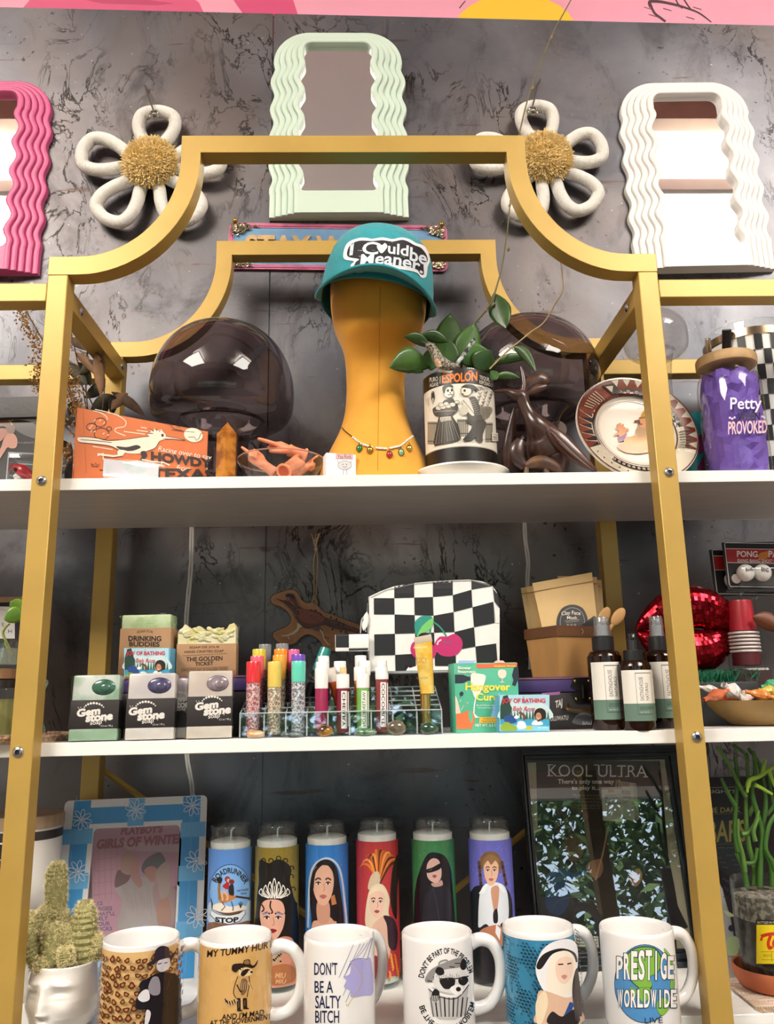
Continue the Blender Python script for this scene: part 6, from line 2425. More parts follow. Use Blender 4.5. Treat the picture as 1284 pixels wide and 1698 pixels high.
a.line([(650, 600), (680, 650), (700, 720), (745, 775), (770, 780)], 14, BN)
a.line([(700, 690), (760, 700), (740, 720)], 8, DKB)
a.obj('tooled_print', LBD, .45)
m = MB()
for dx in (-2.2, 2.2):
 m.tube(spline([at(525 + dx * .3, 912, YO - .003), at(523.5 + dx * 1.4, 930, YO - .004), at(523 + dx, 965, YO - .003), at(522 + dx * .6, 996, YO - .002), at(521.5, 1003, YO - .001)], 6), .0009, 6)
m.tube(spline([at(517, 1002, YO - .003), at(519, 994, YO - .005), at(524, 994, YO - .005), at(526, 1001, YO - .004), at(521, 1005, YO - .003)], 4), .0011, 6)
for i in range(9):
 rr = random.Random(i)
 m.tube([at(524, 910, YO - .004), at(523 + rr.uniform(-4, 3), 900, YO - .006), at(522 + rr.uniform(-7, 10), 884 + rr.uniform(-2, 6), YO - .006)], .0005, 5)
m.ball(at(524, 911, YO - .004), .0028, n=10, m=8)
m.obj('twine_loop', mat('#a8916c', .85, noise=.15, scale=300), LBD, world=True)
m = MB()
m.tube([at(523.5, 914, YW), at(523.5, 913, YO - .006)], .0012, 8)
tag(m.obj('nail', mat('#8d8a84', .3, .9)), 'nail carrying the twine loop of the leather bird ornament', 'nail')

# ---- checkered pouch with cherry on a clear riser
RY0, RY1 = .105, .18
rb = base_on(712, Z2, .14)
zr = height_at(base_on(700, Z2, RY0), 1112)
RS = thing('acrylic_riser', 'clear acrylic riser carrying the checkered pouch', 'riser', rb)
x0, x1 = base_on(640, Z2 + zr, RY0).x, base_on(790, Z2 + zr, RY0).x
m = MB()
m.box(((x0 + x1) / 2, (RY0 + RY1) / 2, zr - .0015), (x1 - x0, RY1 - RY0, .003), .0004)
m.obj('top_plate', AE, RS, world=True)
for x in (x0 + .0015, x1 - .0015):
 MB().box((x, (RY0 + RY1) / 2, (zr - .003) / 2), (.003, RY1 - RY0, zr - .003), .0004).obj('side_plate', ACRY, RS, world=True)
PF, PB = .112, .168
pb = base_on(712, zr, (PF + PB) / 2)
pb.z = Z2 + zr
PO = thing('checkered_pouch', 'black and white checkered zip pouch with a cherry, standing on the riser', 'pouch', pb)
BLK, WHT = '#1b1c20', '#e9e8e4'
oc = [(613, 1117), (612, 1050), (611, 1010), (613, 989), (632, 980), (654, 972), (684, 967), (716, 964), (750, 962), (779, 961), (800, 964), (817, 971), (826, 985), (829, 1010), (829, 1060), (829, 1112)]
o3 = [at(x, y, PF) for x, y in oc]
inner = [(V((p.x, 0, p.z)) - V((pb.x, 0, pb.z))) for p in o3]
m = MB()
N = len(inner)
cxx = sum(p.x for p in inner) / N
# bulging front, gusset, back
zmin = 0.0005
ring = [(p.x, max(p.z, zmin)) for p in inner]
def rr_(f, y):
 return [V((cxx + (x - cxx) * f, y, zmin + (z - zmin) * f)) for x, z in ring]
y0, y1 = PF - pb.y, PB - pb.y
rows = [rr_(.0, y0 - .002), rr_(.5, y0 - .0018), rr_(.9, y0 - .0006), rr_(1.0, y0 + .001), rr_(1.012, y0 + .012), rr_(1.02, (y0 + y1) / 2), rr_(1.012, y1 - .012), rr_(1.0, y1 - .001), rr_(.5, y1 + .001), rr_(0, y1 + .001)]
vs = [p for r in rows for p in r]
fs = []
for i in range(len(rows) - 1):
 for k in range(N):
  a_, b_ = i * N + k, i * N + (k + 1) % N
  fs.append([a_, b_, b_ + N, a_ + N])
m.add(vs, fs)
body = m.obj('pouch_body', mat(WHT, .45, noise=.03, scale=40), PO, fix=True, ang=70)
a = Art(MeshS(body, step=8), 1, 0, 0, off=.0004, lay=.00003)
ct = [(612, 616), (620, 622), (654, 656), (687, 690), (718, 722), (751, 757), (782, 792), (817, 826)]
rl = [[992, 992, 992, 991, 990, 987, 978, 972], [1019, 1019, 1019, 1020, 1021, 1015, 1007, 998], [1052, 1052, 1051, 1050, 1049, 1048, 1040, 1033], [1087, 1087, 1086, 1084, 1081, 1078, 1072, 1067], [1118, 1118, 1117, 1115, 1113, 1111, 1109, 1106]]
tp = [988, 985, 972, 967, 964, 962, 962, 970]
lev = [tp] + rl
def gp(ci, ri):
 y = lev[ri][ci]
 f = min(max((y - 985) / 130, 0), 1)
 return (lerp(ct[ci][0], ct[ci][1], f), y)
for ri in range(5):
 for ci in range(1, 7):
  if (ri + ci) % 2 == 0:
   q = [gp(ci, ri), gp(ci + 1, ri), gp(ci + 1, ri + 1), gp(ci, ri + 1)]
   a.poly(q, BLK)
# black cells of the folded corner at the right and the left gusset
a.poly([(817, 972), (828, 985), (829, 1010), (820, 998)], BLK)
a.poly([(819, 1000), (829, 1010), (829, 1033), (822, 1033)], WHT)
a.poly([(606, 1000), (612, 992), (612, 1018), (607, 1020)], BLK)
a.line([(615, 991), (640, 979), (684, 969), (740, 964), (782, 963), (812, 971)], 1.0, '#8d8a86')
zc1 = lambda x, y: (x / 3.21 + 380, y / 3.21 + 860)
CH = '#bf2a6b'
a.line([zc1(x, y) for x, y in ((1084, 548), (1120, 575), (1150, 615), (1162, 655))], 2.6, '#2f8a76', True)
a.line([zc1(x, y) for x, y in ((1076, 560), (1070, 600), (1068, 640))], 2.6, '#2f8a76', True)
a.blob([zc1(x, y) for x, y in ((968, 680), (985, 655), (1030, 650), (1080, 668), (1102, 700), (1095, 735), (1060, 752), (1000, 745), (970, 715))], CH)
a.blob([zc1(x, y) for x, y in ((1094, 668), (1120, 630), (1160, 628), (1200, 614), (1236, 640), (1242, 680), (1220, 718), (1180, 734), (1130, 728), (1100, 700))], CH)
a.line([zc1(x, y) for x, y in ((1140, 652), (1160, 660), (1185, 655))], 2.4, '#7d5a78', True)
a.line([zc1(x, y) for x, y in ((1108, 672), (1114, 655), (1130, 645))], 2.4, '#f3dbe6', True)
a.blob([zc1(x, y) for x, y in ((1000, 628), (988, 590), (990, 550), (1020, 522), (1060, 516), (1084, 530), (1082, 570), (1050, 600), (1020, 610))], '#2f8f80')
a.blob([zc1(x, y) for x, y in ((1000, 628), (1030, 570), (1084, 530), (1082, 572), (1050, 602), (1020, 612))], '#74c26c')
a.obj('checker_print', PO, .45)
# zip along the top gusset, puller and wrist strap
zp = [o3[i] + V((0, .012, .0008)) for i in range(3, 13)]
m = MB()
m.tube(spline(zp, 4), .0012, 6)
m.obj('zip', DARK, PO, world=True)
SA, SB = at(556, 1066, .104), at(612, 1066, .104)
k = mpp(SA)
stp = MB()
stp.box((SA + SB) / 2 + V((0, 0, 0)), ((SB - SA).x, .006, 28 * k), .0012)
so = stp.obj('wrist_strap', mat(WHT, .45), PO, world=True)
a = Art(PlaneS((SA + SB) / 2 + V((0, -.003, 0)), (1, 0, 0), (0, 0, 1)), 3.21, 380, 860, off=.0003)
a.poly([(568, 616), (638, 614), (638, 686), (568, 686)], BLK)
a.poly([(638, 690), (740, 688), (740, 700), (638, 702)], BLK)
a.line([(572, 622), (636, 620)], 2, '#6a6a6e')
a.line([(642, 692), (738, 690)], 2, '#8d8a86')
a.obj('strap_print', so, .45)
m = MB()
m.tube(spline([at(598, 1050, .108), at(599, 1032, .108), at(602, 1024, .108), at(603, 1032, .110), at(607, 1048, .112)], 4), .0009, 6)
m.obj('metal_hook', mat('#d8d3c8', .3, .7), PO, world=True)
m = MB()
leaf(m, (603, 1046), (609, 1014), 6, .108, .110)
m.obj('zip_pull', mat(WHT, .45), PO, world=True, solid=.001)

# ---- berry basket of kraft packets on the right case
BKY = .135
b = base_on(945, CASER, BKY)
b.z = CASER
BK_ = thing('berry_basket', 'small wooden berry basket holding kraft packets on the right case', 'basket', b, .42)
k = mpp(b)
hb = height_at(b, 1043)
w0, w1, d0_, d1_ = .036, .041, .028, .033
WOOD = mat('#b0824c', .6, noise=.14, scale=34, stretch=(1, 1, .25))
def slat(pts, name='basket_side'):
 m = MB()
 m.add(pts, [[0, 1, 2, 3]])
 return m.obj(name, WOOD, BK_, smooth=False, solid=.0012)
slat([(-w0, -d0_, 0), (w0, -d0_, 0), (w1, -d1_, hb), (-w1, -d1_, hb)])
slat([(-w0, d0_, 0), (-w0, -d0_, 0), (-w1, -d1_, hb), (-w1, d1_, hb)])
slat([(w0, -d0_, 0), (w0, d0_, 0), (w1, d1_, hb), (w1, -d1_, hb)])
slat([(w0, d0_, 0), (-w0, d0_, 0), (-w1, d1_, hb), (w1, d1_, hb)])
MB().box((0, 0, .001), (w0 * 2, d0_ * 2, .002)).obj('basket_floor', WOOD, BK_)
m = MB()
e = .0012
zt0, zt1 = hb - .012, hb + .001
for s_ in (1,):
 o_ = [(-w1 - e, -d1_ - e), (w1 + e, -d1_ - e), (w1 + e, d1_ + e), (-w1 - e, d1_ + e)]
 i_ = [(-w1 + .001, -d1_ + .001), (w1 - .001, -d1_ + .001), (w1 - .001, d1_ - .001), (-w1 + .001, d1_ - .001)]
 vs = [(x, y, z) for z in (zt0, zt1) for x, y in o_] + [(x, y, z) for z in (zt0, zt1) for x, y in i_]
 fs = []
 for q in range(4):
  r = (q + 1) % 4
  fs += [[q, r, 4 + r, 4 + q], [8 + r, 8 + q, 12 + q, 12 + r], [4 + q, 4 + r, 12 + r, 12 + q], [r, q, 8 + q, 8 + r]]
 m.add(vs, fs)
m.obj('rim_band', mat('#5f3a1f', .5, noise=.12, scale=40, stretch=(.3, .3, 1)), BK_, smooth=False)
m = MB()
for x in (-w1 * .1, w1 * .75):
 m.tube(spline([(x, -d1_ - .0026, hb - .003), (x + .0016, -d1_ - .003, hb - .006), (x, -d1_ - .0026, hb - .009)], 4), .0005, 6)
m.obj('staple', mat('#c9c5bc', .3, .9), BK_)
def packet(corners, Y0, Y1, label, col, art=False):
 """corners tl tr br bl in photo px; top at depth Y1, foot at Y0"""
 tl, tr, br, bl = [at(c_[0], c_[1], Y1 if i < 2 else Y0) for i, c_ in enumerate(corners)]
 c_ = (bl + br) / 2
 t = thing('kraft_packet', label, 'packet', c_, group='kraft packets in the berry basket')
 nrm = (br - bl).cross(tl - bl).normalized()
 m = MB()
 def fn(u, v):
  p = lerp(lerp(bl, br, u), lerp(tl, tr, u), v)
  th = .0030 * sin(pi * u) * sin(pi * min(v * 1.1, 1)) ** .5
  return p + nrm * th
 def fb(u, v):
  p = lerp(lerp(bl, br, u), lerp(tl, tr, u), v)
  th = .0020 * sin(pi * u) * sin(pi * min(v * 1.1, 1)) ** .5
  return p - nrm * (th + .0004)
 m.grid(fn, 13, 13)
 m.grid(fb, 13, 13, flip=True)
 o = m.obj('kraft_pouch', mat(col, .6, noise=.06, scale=40, bump=.12, bscale=30), t, world=True, ang=60)
 s_ = MB()
 q0, q1 = lerp(bl, tl, .985), lerp(br, tr, .985)
 q2, q3 = lerp(bl, tl, .90), lerp(br, tr, .90)
 s_.tube([lerp(bl, tl, .86) + nrm * .0016, lerp(br, tr, .86) + nrm * .0016], .0006, 5)
 s_.obj('seal_line', mat('#b5915a', .6), t, world=True)
 return t, o
packet([(864, 975), (900, 968), (905, 1040), (876, 1046)], .155, .170, 'kraft packet furthest left in the basket', '#a98a55')
packet([(873, 973), (925, 965), (930, 1042), (884, 1046)], .150, .162, 'kraft packet second from the left, behind the labelled one', '#b3925b')
packet([(930, 958), (998, 962), (1003, 1040), (940, 1042)], .152, .168, 'kraft packet rearmost at the right of the basket', '#b08f5a')
packet([(925, 955), (990, 957), (999, 1038), (935, 1042)], .144, .156, 'kraft packet just behind the labelled one at the right', '#b99961')
t, o = packet([(883, 967), (982, 949), (994, 1062), (906, 1072)], .122, .142, 'front kraft packet with black round Clay Face Mask label', '#cfae78', True)
a = Art(MeshS(o, step=10), 3.057, 720, 900, off=.0005, lay=.00003)
a.blob([(622, 430), (624, 380), (650, 332), (700, 314), (750, 330), (776, 375), (778, 420), (760, 440), (640, 440)], '#2b2a2c')
a.line([(640, 425), (642, 382), (664, 344), (700, 330), (740, 344), (760, 380), (762, 420)], 2.2, '#a9a49a', True)
a.text('Clay Face', 646, 350, 742, 376, '#ddd6c8', .01, slope=-2, bend=4)
a.text('Mask', 674, 372, 726, 388, '#ddd6c8', .01)
a.line([(664, 398), (738, 390)], 2, '#a9a49a')
a.line([(668, 405), (732, 398)], 1.6, '#a9a49a')
for i in range(3):
 a.rect(672 + i * 18, 412, 684 + i * 18, 436, '#7a766c')
a.obj('round_label', t, .45)
m = MB()
SP = mat('#b98d58', .55, noise=.1, scale=50, stretch=(1, 1, .3))
for i, (x, y, ex, ey, l) in enumerate(((1004, 1019, 984, 1046, 'wooden spoon in the basket beside the labelled packet'), (1028, 1019, 996, 1050, 'right hand wooden spoon leaning out of the basket'))):
 Ys = .128 - i * .006
 A, B = at(ex, ey + 16, Ys), at(x, y, Ys)
 t = thing('wooden_spoon', l, 'spoon', A)
 MB().tube([A, lerp(A, B, .7)], [.002, .0024], 8, flat=.5, up=(0, 1, 0)).obj('spoon_handle', SP, t, world=True)
 d = (B - A).normalized()
 m = MB()
 rot = atan2(d.x, d.z)
 m.ball(lerp(A, B, .92), (.0072, .003, .0135), rot=(0, rot, 0), n=18, m=12)
 m.obj('spoon_bowl', SP, t, world=True)
A, B = at(968, 1044, .12), at(987, 1030, .12)
tag(MB().box(lerp(A, B, .5), (.026, .003, .012), .001, rot=(0, -.6, 0)).obj('dark_packet', mat('#232326', .4)), 'small dark flat packet tucked before the spoons in the basket', 'packet')

# ---- amber spray bottles
AMB = glass('#5e3014', 1.5, .02, .55, '#2a1208')
def spray(pl, pr, yshould, ybase, cl, cr, cy0, cy1, nz, Y, label, clearcap):
 px = (pl + pr) / 2
 b = base_on(px, Z2 + .02, Y)
 b.z = Z2
 t = thing('spray_bottle', label, 'bottle', b, group='amber spray bottles')
 k = mpp(b + V((0, 0, .03)))
 r, rc = (pr - pl) / 2 * k, (cr - cl) / 2 * k
 hs, h0, h1 = height_at(b, yshould), height_at(b, cy1), height_at(b, cy0)
 pr_ = [(0, .001), (r * .85, 0), (r * .97, .002), (r, .005), (r, hs - .012), (r * .97, hs - .006), (r * .82, hs), (r * .6, hs + (h0 - hs) * .55), (rc * .78, h0 - .001), (rc * .78, h0 + .004)]
 pr_ = [(p.x, p.y) for p in spline([(x, z, 0) for x, z in pr_[3:]], 3)]
 MB().lathe([(0, .001), (r * .9, 0)] + pr_, 48).obj('amber_glass', AMB, t)
 m = MB()
 n = 48
 m.lathe([(0, h0), (rc, h0), (rc, h1 - .001), (rc * .93, h1), (0, h1)], n)
 for i in range(40):
  a_ = 2 * pi * i / 40
  m.box((rc * cos(a_), rc * sin(a_), (h0 + h1) / 2), (.0009, .0012, (h1 - h0) * .92), rot=(0, 0, a_))
 m.obj('ribbed_collar', mat('#1f1f21', .45), t)
 hn = height_at(b, nz)
 m = MB()
 m.lathe([(rc * .55, h1), (rc * .55, h1 + (hn - h1) * .55), (rc * .42, h1 + (hn - h1) * .6), (rc * .42, h1 + (hn - h1) * .9), (0, h1 + (hn - h1) * .92)], 24)
 m.box((0, -rc * .42, h1 + (hn - h1) * .72), (.005, .005, .006), .001)
 m.obj('spray_nozzle', mat('#9a9da1' if clearcap else '#26262a', .3, coat=.4), t)
 m = MB()
 m.ball((0, -rc * .64 if not clearcap else -rc * .62, h1 + (hn - h1) * .74), .0012, n=8, m=6)
 m.obj('spray_orifice', mat('#d8d8d8', .3), t)
 if clearcap:
  MB().lathe([(rc * .80, h1), (rc * .74, hn - .002), (rc * .66, hn), (0, hn)], 32).obj('clear_overcap', glass('#e9eced', 1.46, .03, .12, '#dfe2e4'), t)
 m = MB()
 m.tube([(0, 0, h1), (.001, 0, .012)], .0013, 8)
 m.obj('dip_tube', mat('#8d5a30', .5), t)
 cs = CylS(b, r, 64)
 a = Art(cs, off=.0005)
 z0, z1, z2 = height_at(b, ybase) * 0 + (hs * .135), hs * .42, hs * .86
 z1 = z0 + (z2 - z0) * .34
 n_ = 24
 def band(za, zb, col, u0=-1.45, u1=1.45):
  a.uvpoly([(lerp(u0, u1, i / n_), zb) for i in range(n_ + 1)] + [(lerp(u1, u0, i / n_), za) for i in range(n_ + 1)], col)
 band(z0, z2, '#e6e1d8')
 band(z0, z1, '#647f70')
 L1, gk = (z2 - z0), '#4a4f4a'
 for (u0, u1, za, zb) in ((-.62, .42, z0 + L1 * .12, z0 + L1 * .135), (-.62, .42, z0 + L1 * .93, z0 + L1 * .945), (-.62, -.60, z0 + L1 * .12, z0 + L1 * .945), (.40, .42, z0 + L1 * .12, z0 + L1 * .945)):
  band(za, zb, gk, u0, u1)
 def vtext(s_, u0, u1, za, zb, col):
  vs, tr = text_tris(s_, .0)
  a.tris([(lerp(u1, u0, q), lerp(za, zb, p)) for p, q in vs], tr, col)
 vtext('EASTINGHOUSE', -.42, -.20, z0 + L1 * .40, z0 + L1 * .86, '#3f3d3a')
 vtext('NATURALS', -.10, .10, z0 + L1 * .40, z0 + L1 * .74, '#3f3d3a')
 vs, tr = text_tris('GROUNDING', .0)
 a.tris([(lerp(-.50, .48, p), lerp(z0 + L1 * .22, z0 + L1 * .285, q)) for p, q in vs], tr, '#2f3d36')
 vs, tr = text_tris('Sage + Black Oak', .0)
 a.tris([(lerp(-.48, .05, p), lerp(z0 + L1 * .155, z0 + L1 * .185, q)) for p, q in vs], tr, '#cfd6cf')
 a.uvpoly([(.62 + .05 * cos(j * .7), z0 + L1 * .86 + L1 * .03 * sin(j * .7)) for j in range(9)], '#b9b6ad')
 a.obj('label_print', t, .45)
 MB().lathe([(r * 1.004, z0), (r * 1.004, z2)], 48).obj('paper_label', mat('#ddd8cf', .5), t) if False else None
spray(1072, 1131, 1081, 1203, 1084, 1114, 1055, 1079, 1022, .078, 'rightmost amber spray bottle, partly behind the right front post', True)
spray(981, 1037, 1081, 1204, 991, 1026, 1055, 1079, 1023, .060, 'leftmost amber spray bottle with clear overcap', True)
spray(1030, 1086, 1096, 1207, 1038, 1068, 1078, 1097, 1048, .040, 'small amber spray bottle in front of the other two, bare nozzle', False)

# ---- red disco lips
LY = .135
b = base_on(1144, Z2, LY)
LP = thing('disco_lips', 'red mirror tiled lips ornament behind the right front post', 'ornament', b, .0)
rr = random.Random(3)
RED = [mat('#a3121f', .16, .9), mat('#8a0f1a', .16, .9), mat('#b81c2b', .16, .9)]
def lip(path, flat, nm):
 core, tiles = MB(), MB()
 P_, R_ = pxpath(path, LY, 6)
 n = 30
 core.tube(P_, [r * .97 for r in R_], n, flat=flat, up=(0, 1, 0))
 N = len(P_)
 def pt(i, k):
  t_ = (P_[min(i + 1, N - 1)] - P_[max(i - 1, 0)]).normalized()
  u = V((0, 1, 0))
  w_ = t_.cross(u).normalized()
  a_ = 2 * pi * k / n
  return P_[i] + u * (cos(a_) * R_[i] * flat) + w_ * (sin(a_) * R_[i])
 for i in range(N - 1):
  for k in range(n):
   q = [pt(i, k), pt(i, k + 1), pt(i + 1, k + 1), pt(i + 1, k)]
   c_ = sum(q, V()) / 4
   nn = (q[1] - q[0]).cross(q[2] - q[0])
   if nn.length < 1e-12:
    continue
   nn.normalize()
   if nn.dot(c_ - P_[i]) < 0:
    nn = -nn
    q = q[::-1]
   R3 = Matrix.Rotation(rr.gauss(0, .07), 3, (q[1] - q[0]).normalized()) @ Matrix.Rotation(rr.gauss(0, .07), 3, (q[2] - q[1]).normalized())
   tiles.cur = rr.randrange(3)
   tiles.add([c_ + R3 @ ((p - c_) * .93) + nn * .0004 for p in q], [[0, 1, 2, 3]])
 o = core.obj(nm, mat('#3d080d', .4, .4), LP, world=True)
 tiles.obj('mirror_tiles', RED, o, world=True, smooth=False)
 return o
lip([(1056, 1046, 3), (1072, 1034, 16), (1098, 1020, 28), (1128, 1008, 35), (1158, 1007, 34), (1188, 1017, 30), (1212, 1032, 19), (1231, 1050, 4)], .75, 'upper_lip')
lip([(1058, 1050, 3), (1076, 1060, 16), (1102, 1074, 30), (1134, 1080, 37), (1166, 1078, 35), (1194, 1066, 25), (1216, 1056, 12), (1230, 1052, 4)], .72, 'lower_lip')

# ---- packets with white balls, red cups
def pong(corners, Y, label, dx, dy, balls):
 tl, br = at(*corners[0], Y), at(*corners[1], Y)
 c_ = V(((tl.x + br.x) / 2, Y, br.z))
 t = thing('ball_game_pack', label, 'game pack', c_)
 w_, h_ = (br.x - tl.x) / 2, tl.z - br.z
 t.rotation_euler = (-.05, 0, .0)
 MB().prism([(-w_, 0), (w_, 0), (w_, h_), (-w_, h_)], 0, .0012).obj('card_back', mat('#1c1a1b', .5), t, smooth=False)
 U_ = PlaneS(c_, (1, 0, 0), (0, sin(.05), cos(.05)))
 a = Art(U_, 6.79, 1150 + dx, 880 + dy, off=.0003)
 a.line([(352, 150), (360, 135), (1180, 150), (1185, 640), (420, 628), (405, 600)], 8, '#e3dfda', closed=True)
 a.poly([(366, 205), (1180, 218), (1180, 372), (385, 358)], '#b3242c')
 a.line([(366, 202), (1180, 214)], 7, '#e3dfda')
 a.line([(385, 360), (1180, 374)], 7, '#e3dfda')
 a.text('PONG', 490, 226, 724, 296, '#f0ece8', .03, slope=4)
 a.blob([(730, 280), (760, 250), (800, 240), (835, 235), (840, 300), (800, 325), (745, 322)], '#d9863a')
 a.text('PANTS', 845, 226, 1130, 300, '#f0ece8', .03, slope=4)
 a.text('BANG BANG SHOT', 500, 318, 885, 358, '#f0ece8', .02, slope=4)
 a.obj('card_print', t, .4)
 for i in range(balls):
  p = at((590 + i * 190) / 6.79 + 1150 + dx, (474) / 6.79 + 880 + dy, Y - .010)
  k = mpp(p)
  R_ = 14.2 * k
  bo = MB().ball((0, 0, 0), R_, n=28, m=18).obj('white_ball', mat('#e9e6e2', .3, coat=.4))
  bo.location = p
  tag(bo, ('white ball lettered BANG, %s in the %s black pack' % (('first from the left', 'second from the left')[i], 'front' if dx == 0 else 'rear')), 'ball', 'white balls in the black packs')
  if dx == 0:
   a = Art(MeshS(bo, step=3), 6.79, 1150, 880, off=.0003)
   ox = i * 175
   a.text('BANG', 592 + ox, 420 - i * 10, 672 + ox, 460, INKB, .03, slope=18 * i - 6)
   a.obj('ball_lettering', bo, .4)
 m = MB()
 x0_, x1_ = -w_ + .012, w_
 m.grid(lambda u, v: (lerp(x0_, x1_, u), -.0015 - .019 * sin(pi * min(max(v, 0), 1)) ** .6, lerp(.003, h_ * .62, v)), 12, 10)
 m.obj('clear_blister', CLEAR, t)
 return t
pong([(1178, 911), (1300, 987)], .160, 'rear black game pack with red banner, left of the front one', -20.5, 12, 1)
pong([(1199, 899), (1330, 975)], .140, 'front black game pack with red banner lettered PONG and white balls', 0, 0, 2)
CY_ = .118
b = base_on(1251, Z2, CY_)
t = thing('cup_pack', 'pack of red plastic cups in clear film at the right edge', 'cups', b)
k = mpp(b)
zc0, zc1, zc2 = height_at(b, 1112), height_at(b, 1082), height_at(b, 996)
m = MB()
zz_ = [zc1 + (height_at(b, 1046) - zc1) * i / 6 for i in range(7)]
RC = mat('#b3202f', .35, coat=.3)
m = MB()
top_ = height_at(b, 996)
m.lathe([(22 * k, zz_[-1]), (18.5 * k, top_ - .003), (17.5 * k, top_), (0, top_ - .001)], 32)
m.obj('top_cup', RC, t)
for i in range(6):
 m = MB()
 m.lathe([(24 * k, zz_[i]), (25 * k, zz_[i] + .0012), (24.5 * k, zz_[i] + .0028), (23 * k, zz_[i] + .003)], 32)
 m.obj('white_cup_rim', mat('#d9cfcc', .4), t)
m = MB()
m.lathe([(22.5 * k, zc1 - .016), (22.5 * k, zz_[-1])], 32)
m.obj('cup_sides', mat('#5a1a24', .4), t)
m = MB()
rr = random.Random(21)
def bag(u, v):
 a_ = 2 * pi * u
 z = lerp(zc0, height_at(b, 985), v)
 r = (30 - 6 * v) * k * (1 + .07 * sin(a_ * 6 + v * 8) + .05 * sin(a_ * 11 - v * 17)) * (1 if v < .9 else 1.25)
 return (r * cos(a_), r * .8 * sin(a_), z)
m.grid(bag, 44, 18, True)
m.obj('clear_film', WRAP, t, smooth=False)
m = MB()
MB().box((0, 0, zc0 / 2), (.045, .03, zc0)).obj('pack_base', mat('#3a2224', .5), t)
m = MB()
leaf(m, (1249, 1022), (1300, 1046), 15, .092, .085, 3, .5)
t2 = m.obj('leather_piece', mat('#6a3a22', .5, noise=.1, scale=50), solid=.002)
tag(t2, 'curved brown leather piece against the red cups at the right edge', 'leather piece')

# ---- strip of artificial grass, bowl of sweets, white carton
b1, b2 = base_on(1158, Z2, .10), base_on(1268, Z2, .10)
gz = height_at(b1, 1132)
t = thing('grass_tray', 'dark tray topped with artificial green grass behind the bowl of sweets', 'tray', (b1 + b2) / 2)
L = (b2 - b1).length
MB().box((0, .03, gz / 2), (L, .055, gz), .001).obj('tray_base', mat('#26292c', .4), t)
m = MB()
rr = random.Random(2)
for i in range(2600):
 x, y = rr.uniform(-L / 2, L / 2), rr.uniform(.003, .057)
 h = rr.uniform(.009, .017)
 d = V((rr.gauss(0, .006), rr.gauss(-.001, .006), h))
 s_ = V((rr.uniform(-1, 1), rr.uniform(-1, 1), 0)).normalized() * .0009
 p = V((x, y, gz))
 m.cur = rr.randrange(2)
 m.add([p - s_, p + s_, p + d * .6 + s_ * .8 + V((0, 0, .001)), p + d], [[0, 1, 2], [0, 2, 3]])
o = m.obj('artificial_grass', [mat('#1f6b4c', .6), mat('#2f8562', .6)], t, smooth=False)
o['kind'] = 'stuff'
BWY = .105
b = base_on(1272, Z2, BWY)
t = thing('sweets_bowl', 'shallow brown bowl of wrapped sweets at the right edge', 'bowl', b)
k = mpp(b + V((0, -.05, .02)))
R = 106 * k
BWY2 = b.y
hb = height_at(b + V((0, -R * .9, 0)), 1160)
MB().lathe([(0, .001), (R * .52, 0), (R * .6, .002), (R * .8, hb * .4), (R * .94, hb * .75), (R, hb), (R * .97, hb), (R * .9, hb * .75), (R * .76, hb * .42), (R * .5, .006), (0, .005)], 64).obj('bowl', mat('#9a7a45', .45, noise=.08, scale=60), t)
cand = [(1188, 1152, 26, 9, '#d9744a', 'orange wrapped sweet at the left of the bowl', -.3), (1178, 1142, 20, 6, '#e9e2da', 'white wrapped sweet at the far left of the bowl', .2), (1215, 1146, 20, 13, '#ece8e2', 'white wrapped sweet behind the red one', .6),
  (1232, 1158, 30, 12, '#b3242f', 'red and white wrapped sweet lettered at the middle of the bowl', -.35), (1262, 1152, 24, 9, '#d9863f', 'orange wrapped sweet right of the red one', .25), (1276, 1146, 18, 9, '#c9b24a', 'lime yellow wrapped sweet at the right edge of the bowl', .1), (1280, 1136, 16, 10, '#4aa57a', 'green wrapped sweet topmost at the right edge', -.2), (1200, 1158, 22, 8, '#d0603a', 'dark orange wrapped sweet near the bowl rim', .1)]
for i, (x, y, rx, rz_, col, l, ro) in enumerate(cand):
 Yc = BWY - .045 + (i % 4) * .012
 p = at(x, y, Yc)
 k = mpp(p)
 rr = random.Random(i)
 m = MB()
 def cf(u, v):
  a_ = 2 * pi * u
  e_ = sin(pi * min(max((v - .18) / .64, 0), 1)) ** .5
  w_ = max(e_, .25 + .35 * abs(v - .5))
  f = 1 + .15 * rr.uniform(-1, 1)
  return V(((v - .5) * 2 * rx * k, cos(a_) * rz_ * k * w_ * f, sin(a_) * rz_ * k * w_ * f))
 m.grid(cf, 10, 13, True)
 o = m.obj('wrapped_sweet', mat(col, .3, color2='#f0e6dc' if col == '#b3242f' else col, scale=70, coat=.3), smooth=False)
 o.location = p
 o.rotation_euler = (0, ro, rr.uniform(-.4, .4))
 tag(o, l, 'sweet', 'wrapped sweets in the bowl')
P = Panel(1252, 1310, 1106, Z2, .105, .105)
t = P.root('white_carton', 'white and grey carton behind the bowl at the right edge', 'carton')
MB().box((0, .05, P.h * .80), (P.w, .03, P.h * .4), .001).obj('carton_top', mat('#cfccc6', .5), t)
MB().box((0, .05, P.h * .3), (P.w, .03, P.h * .6), .001).obj('carton_base', mat('#8a8884', .5), t)

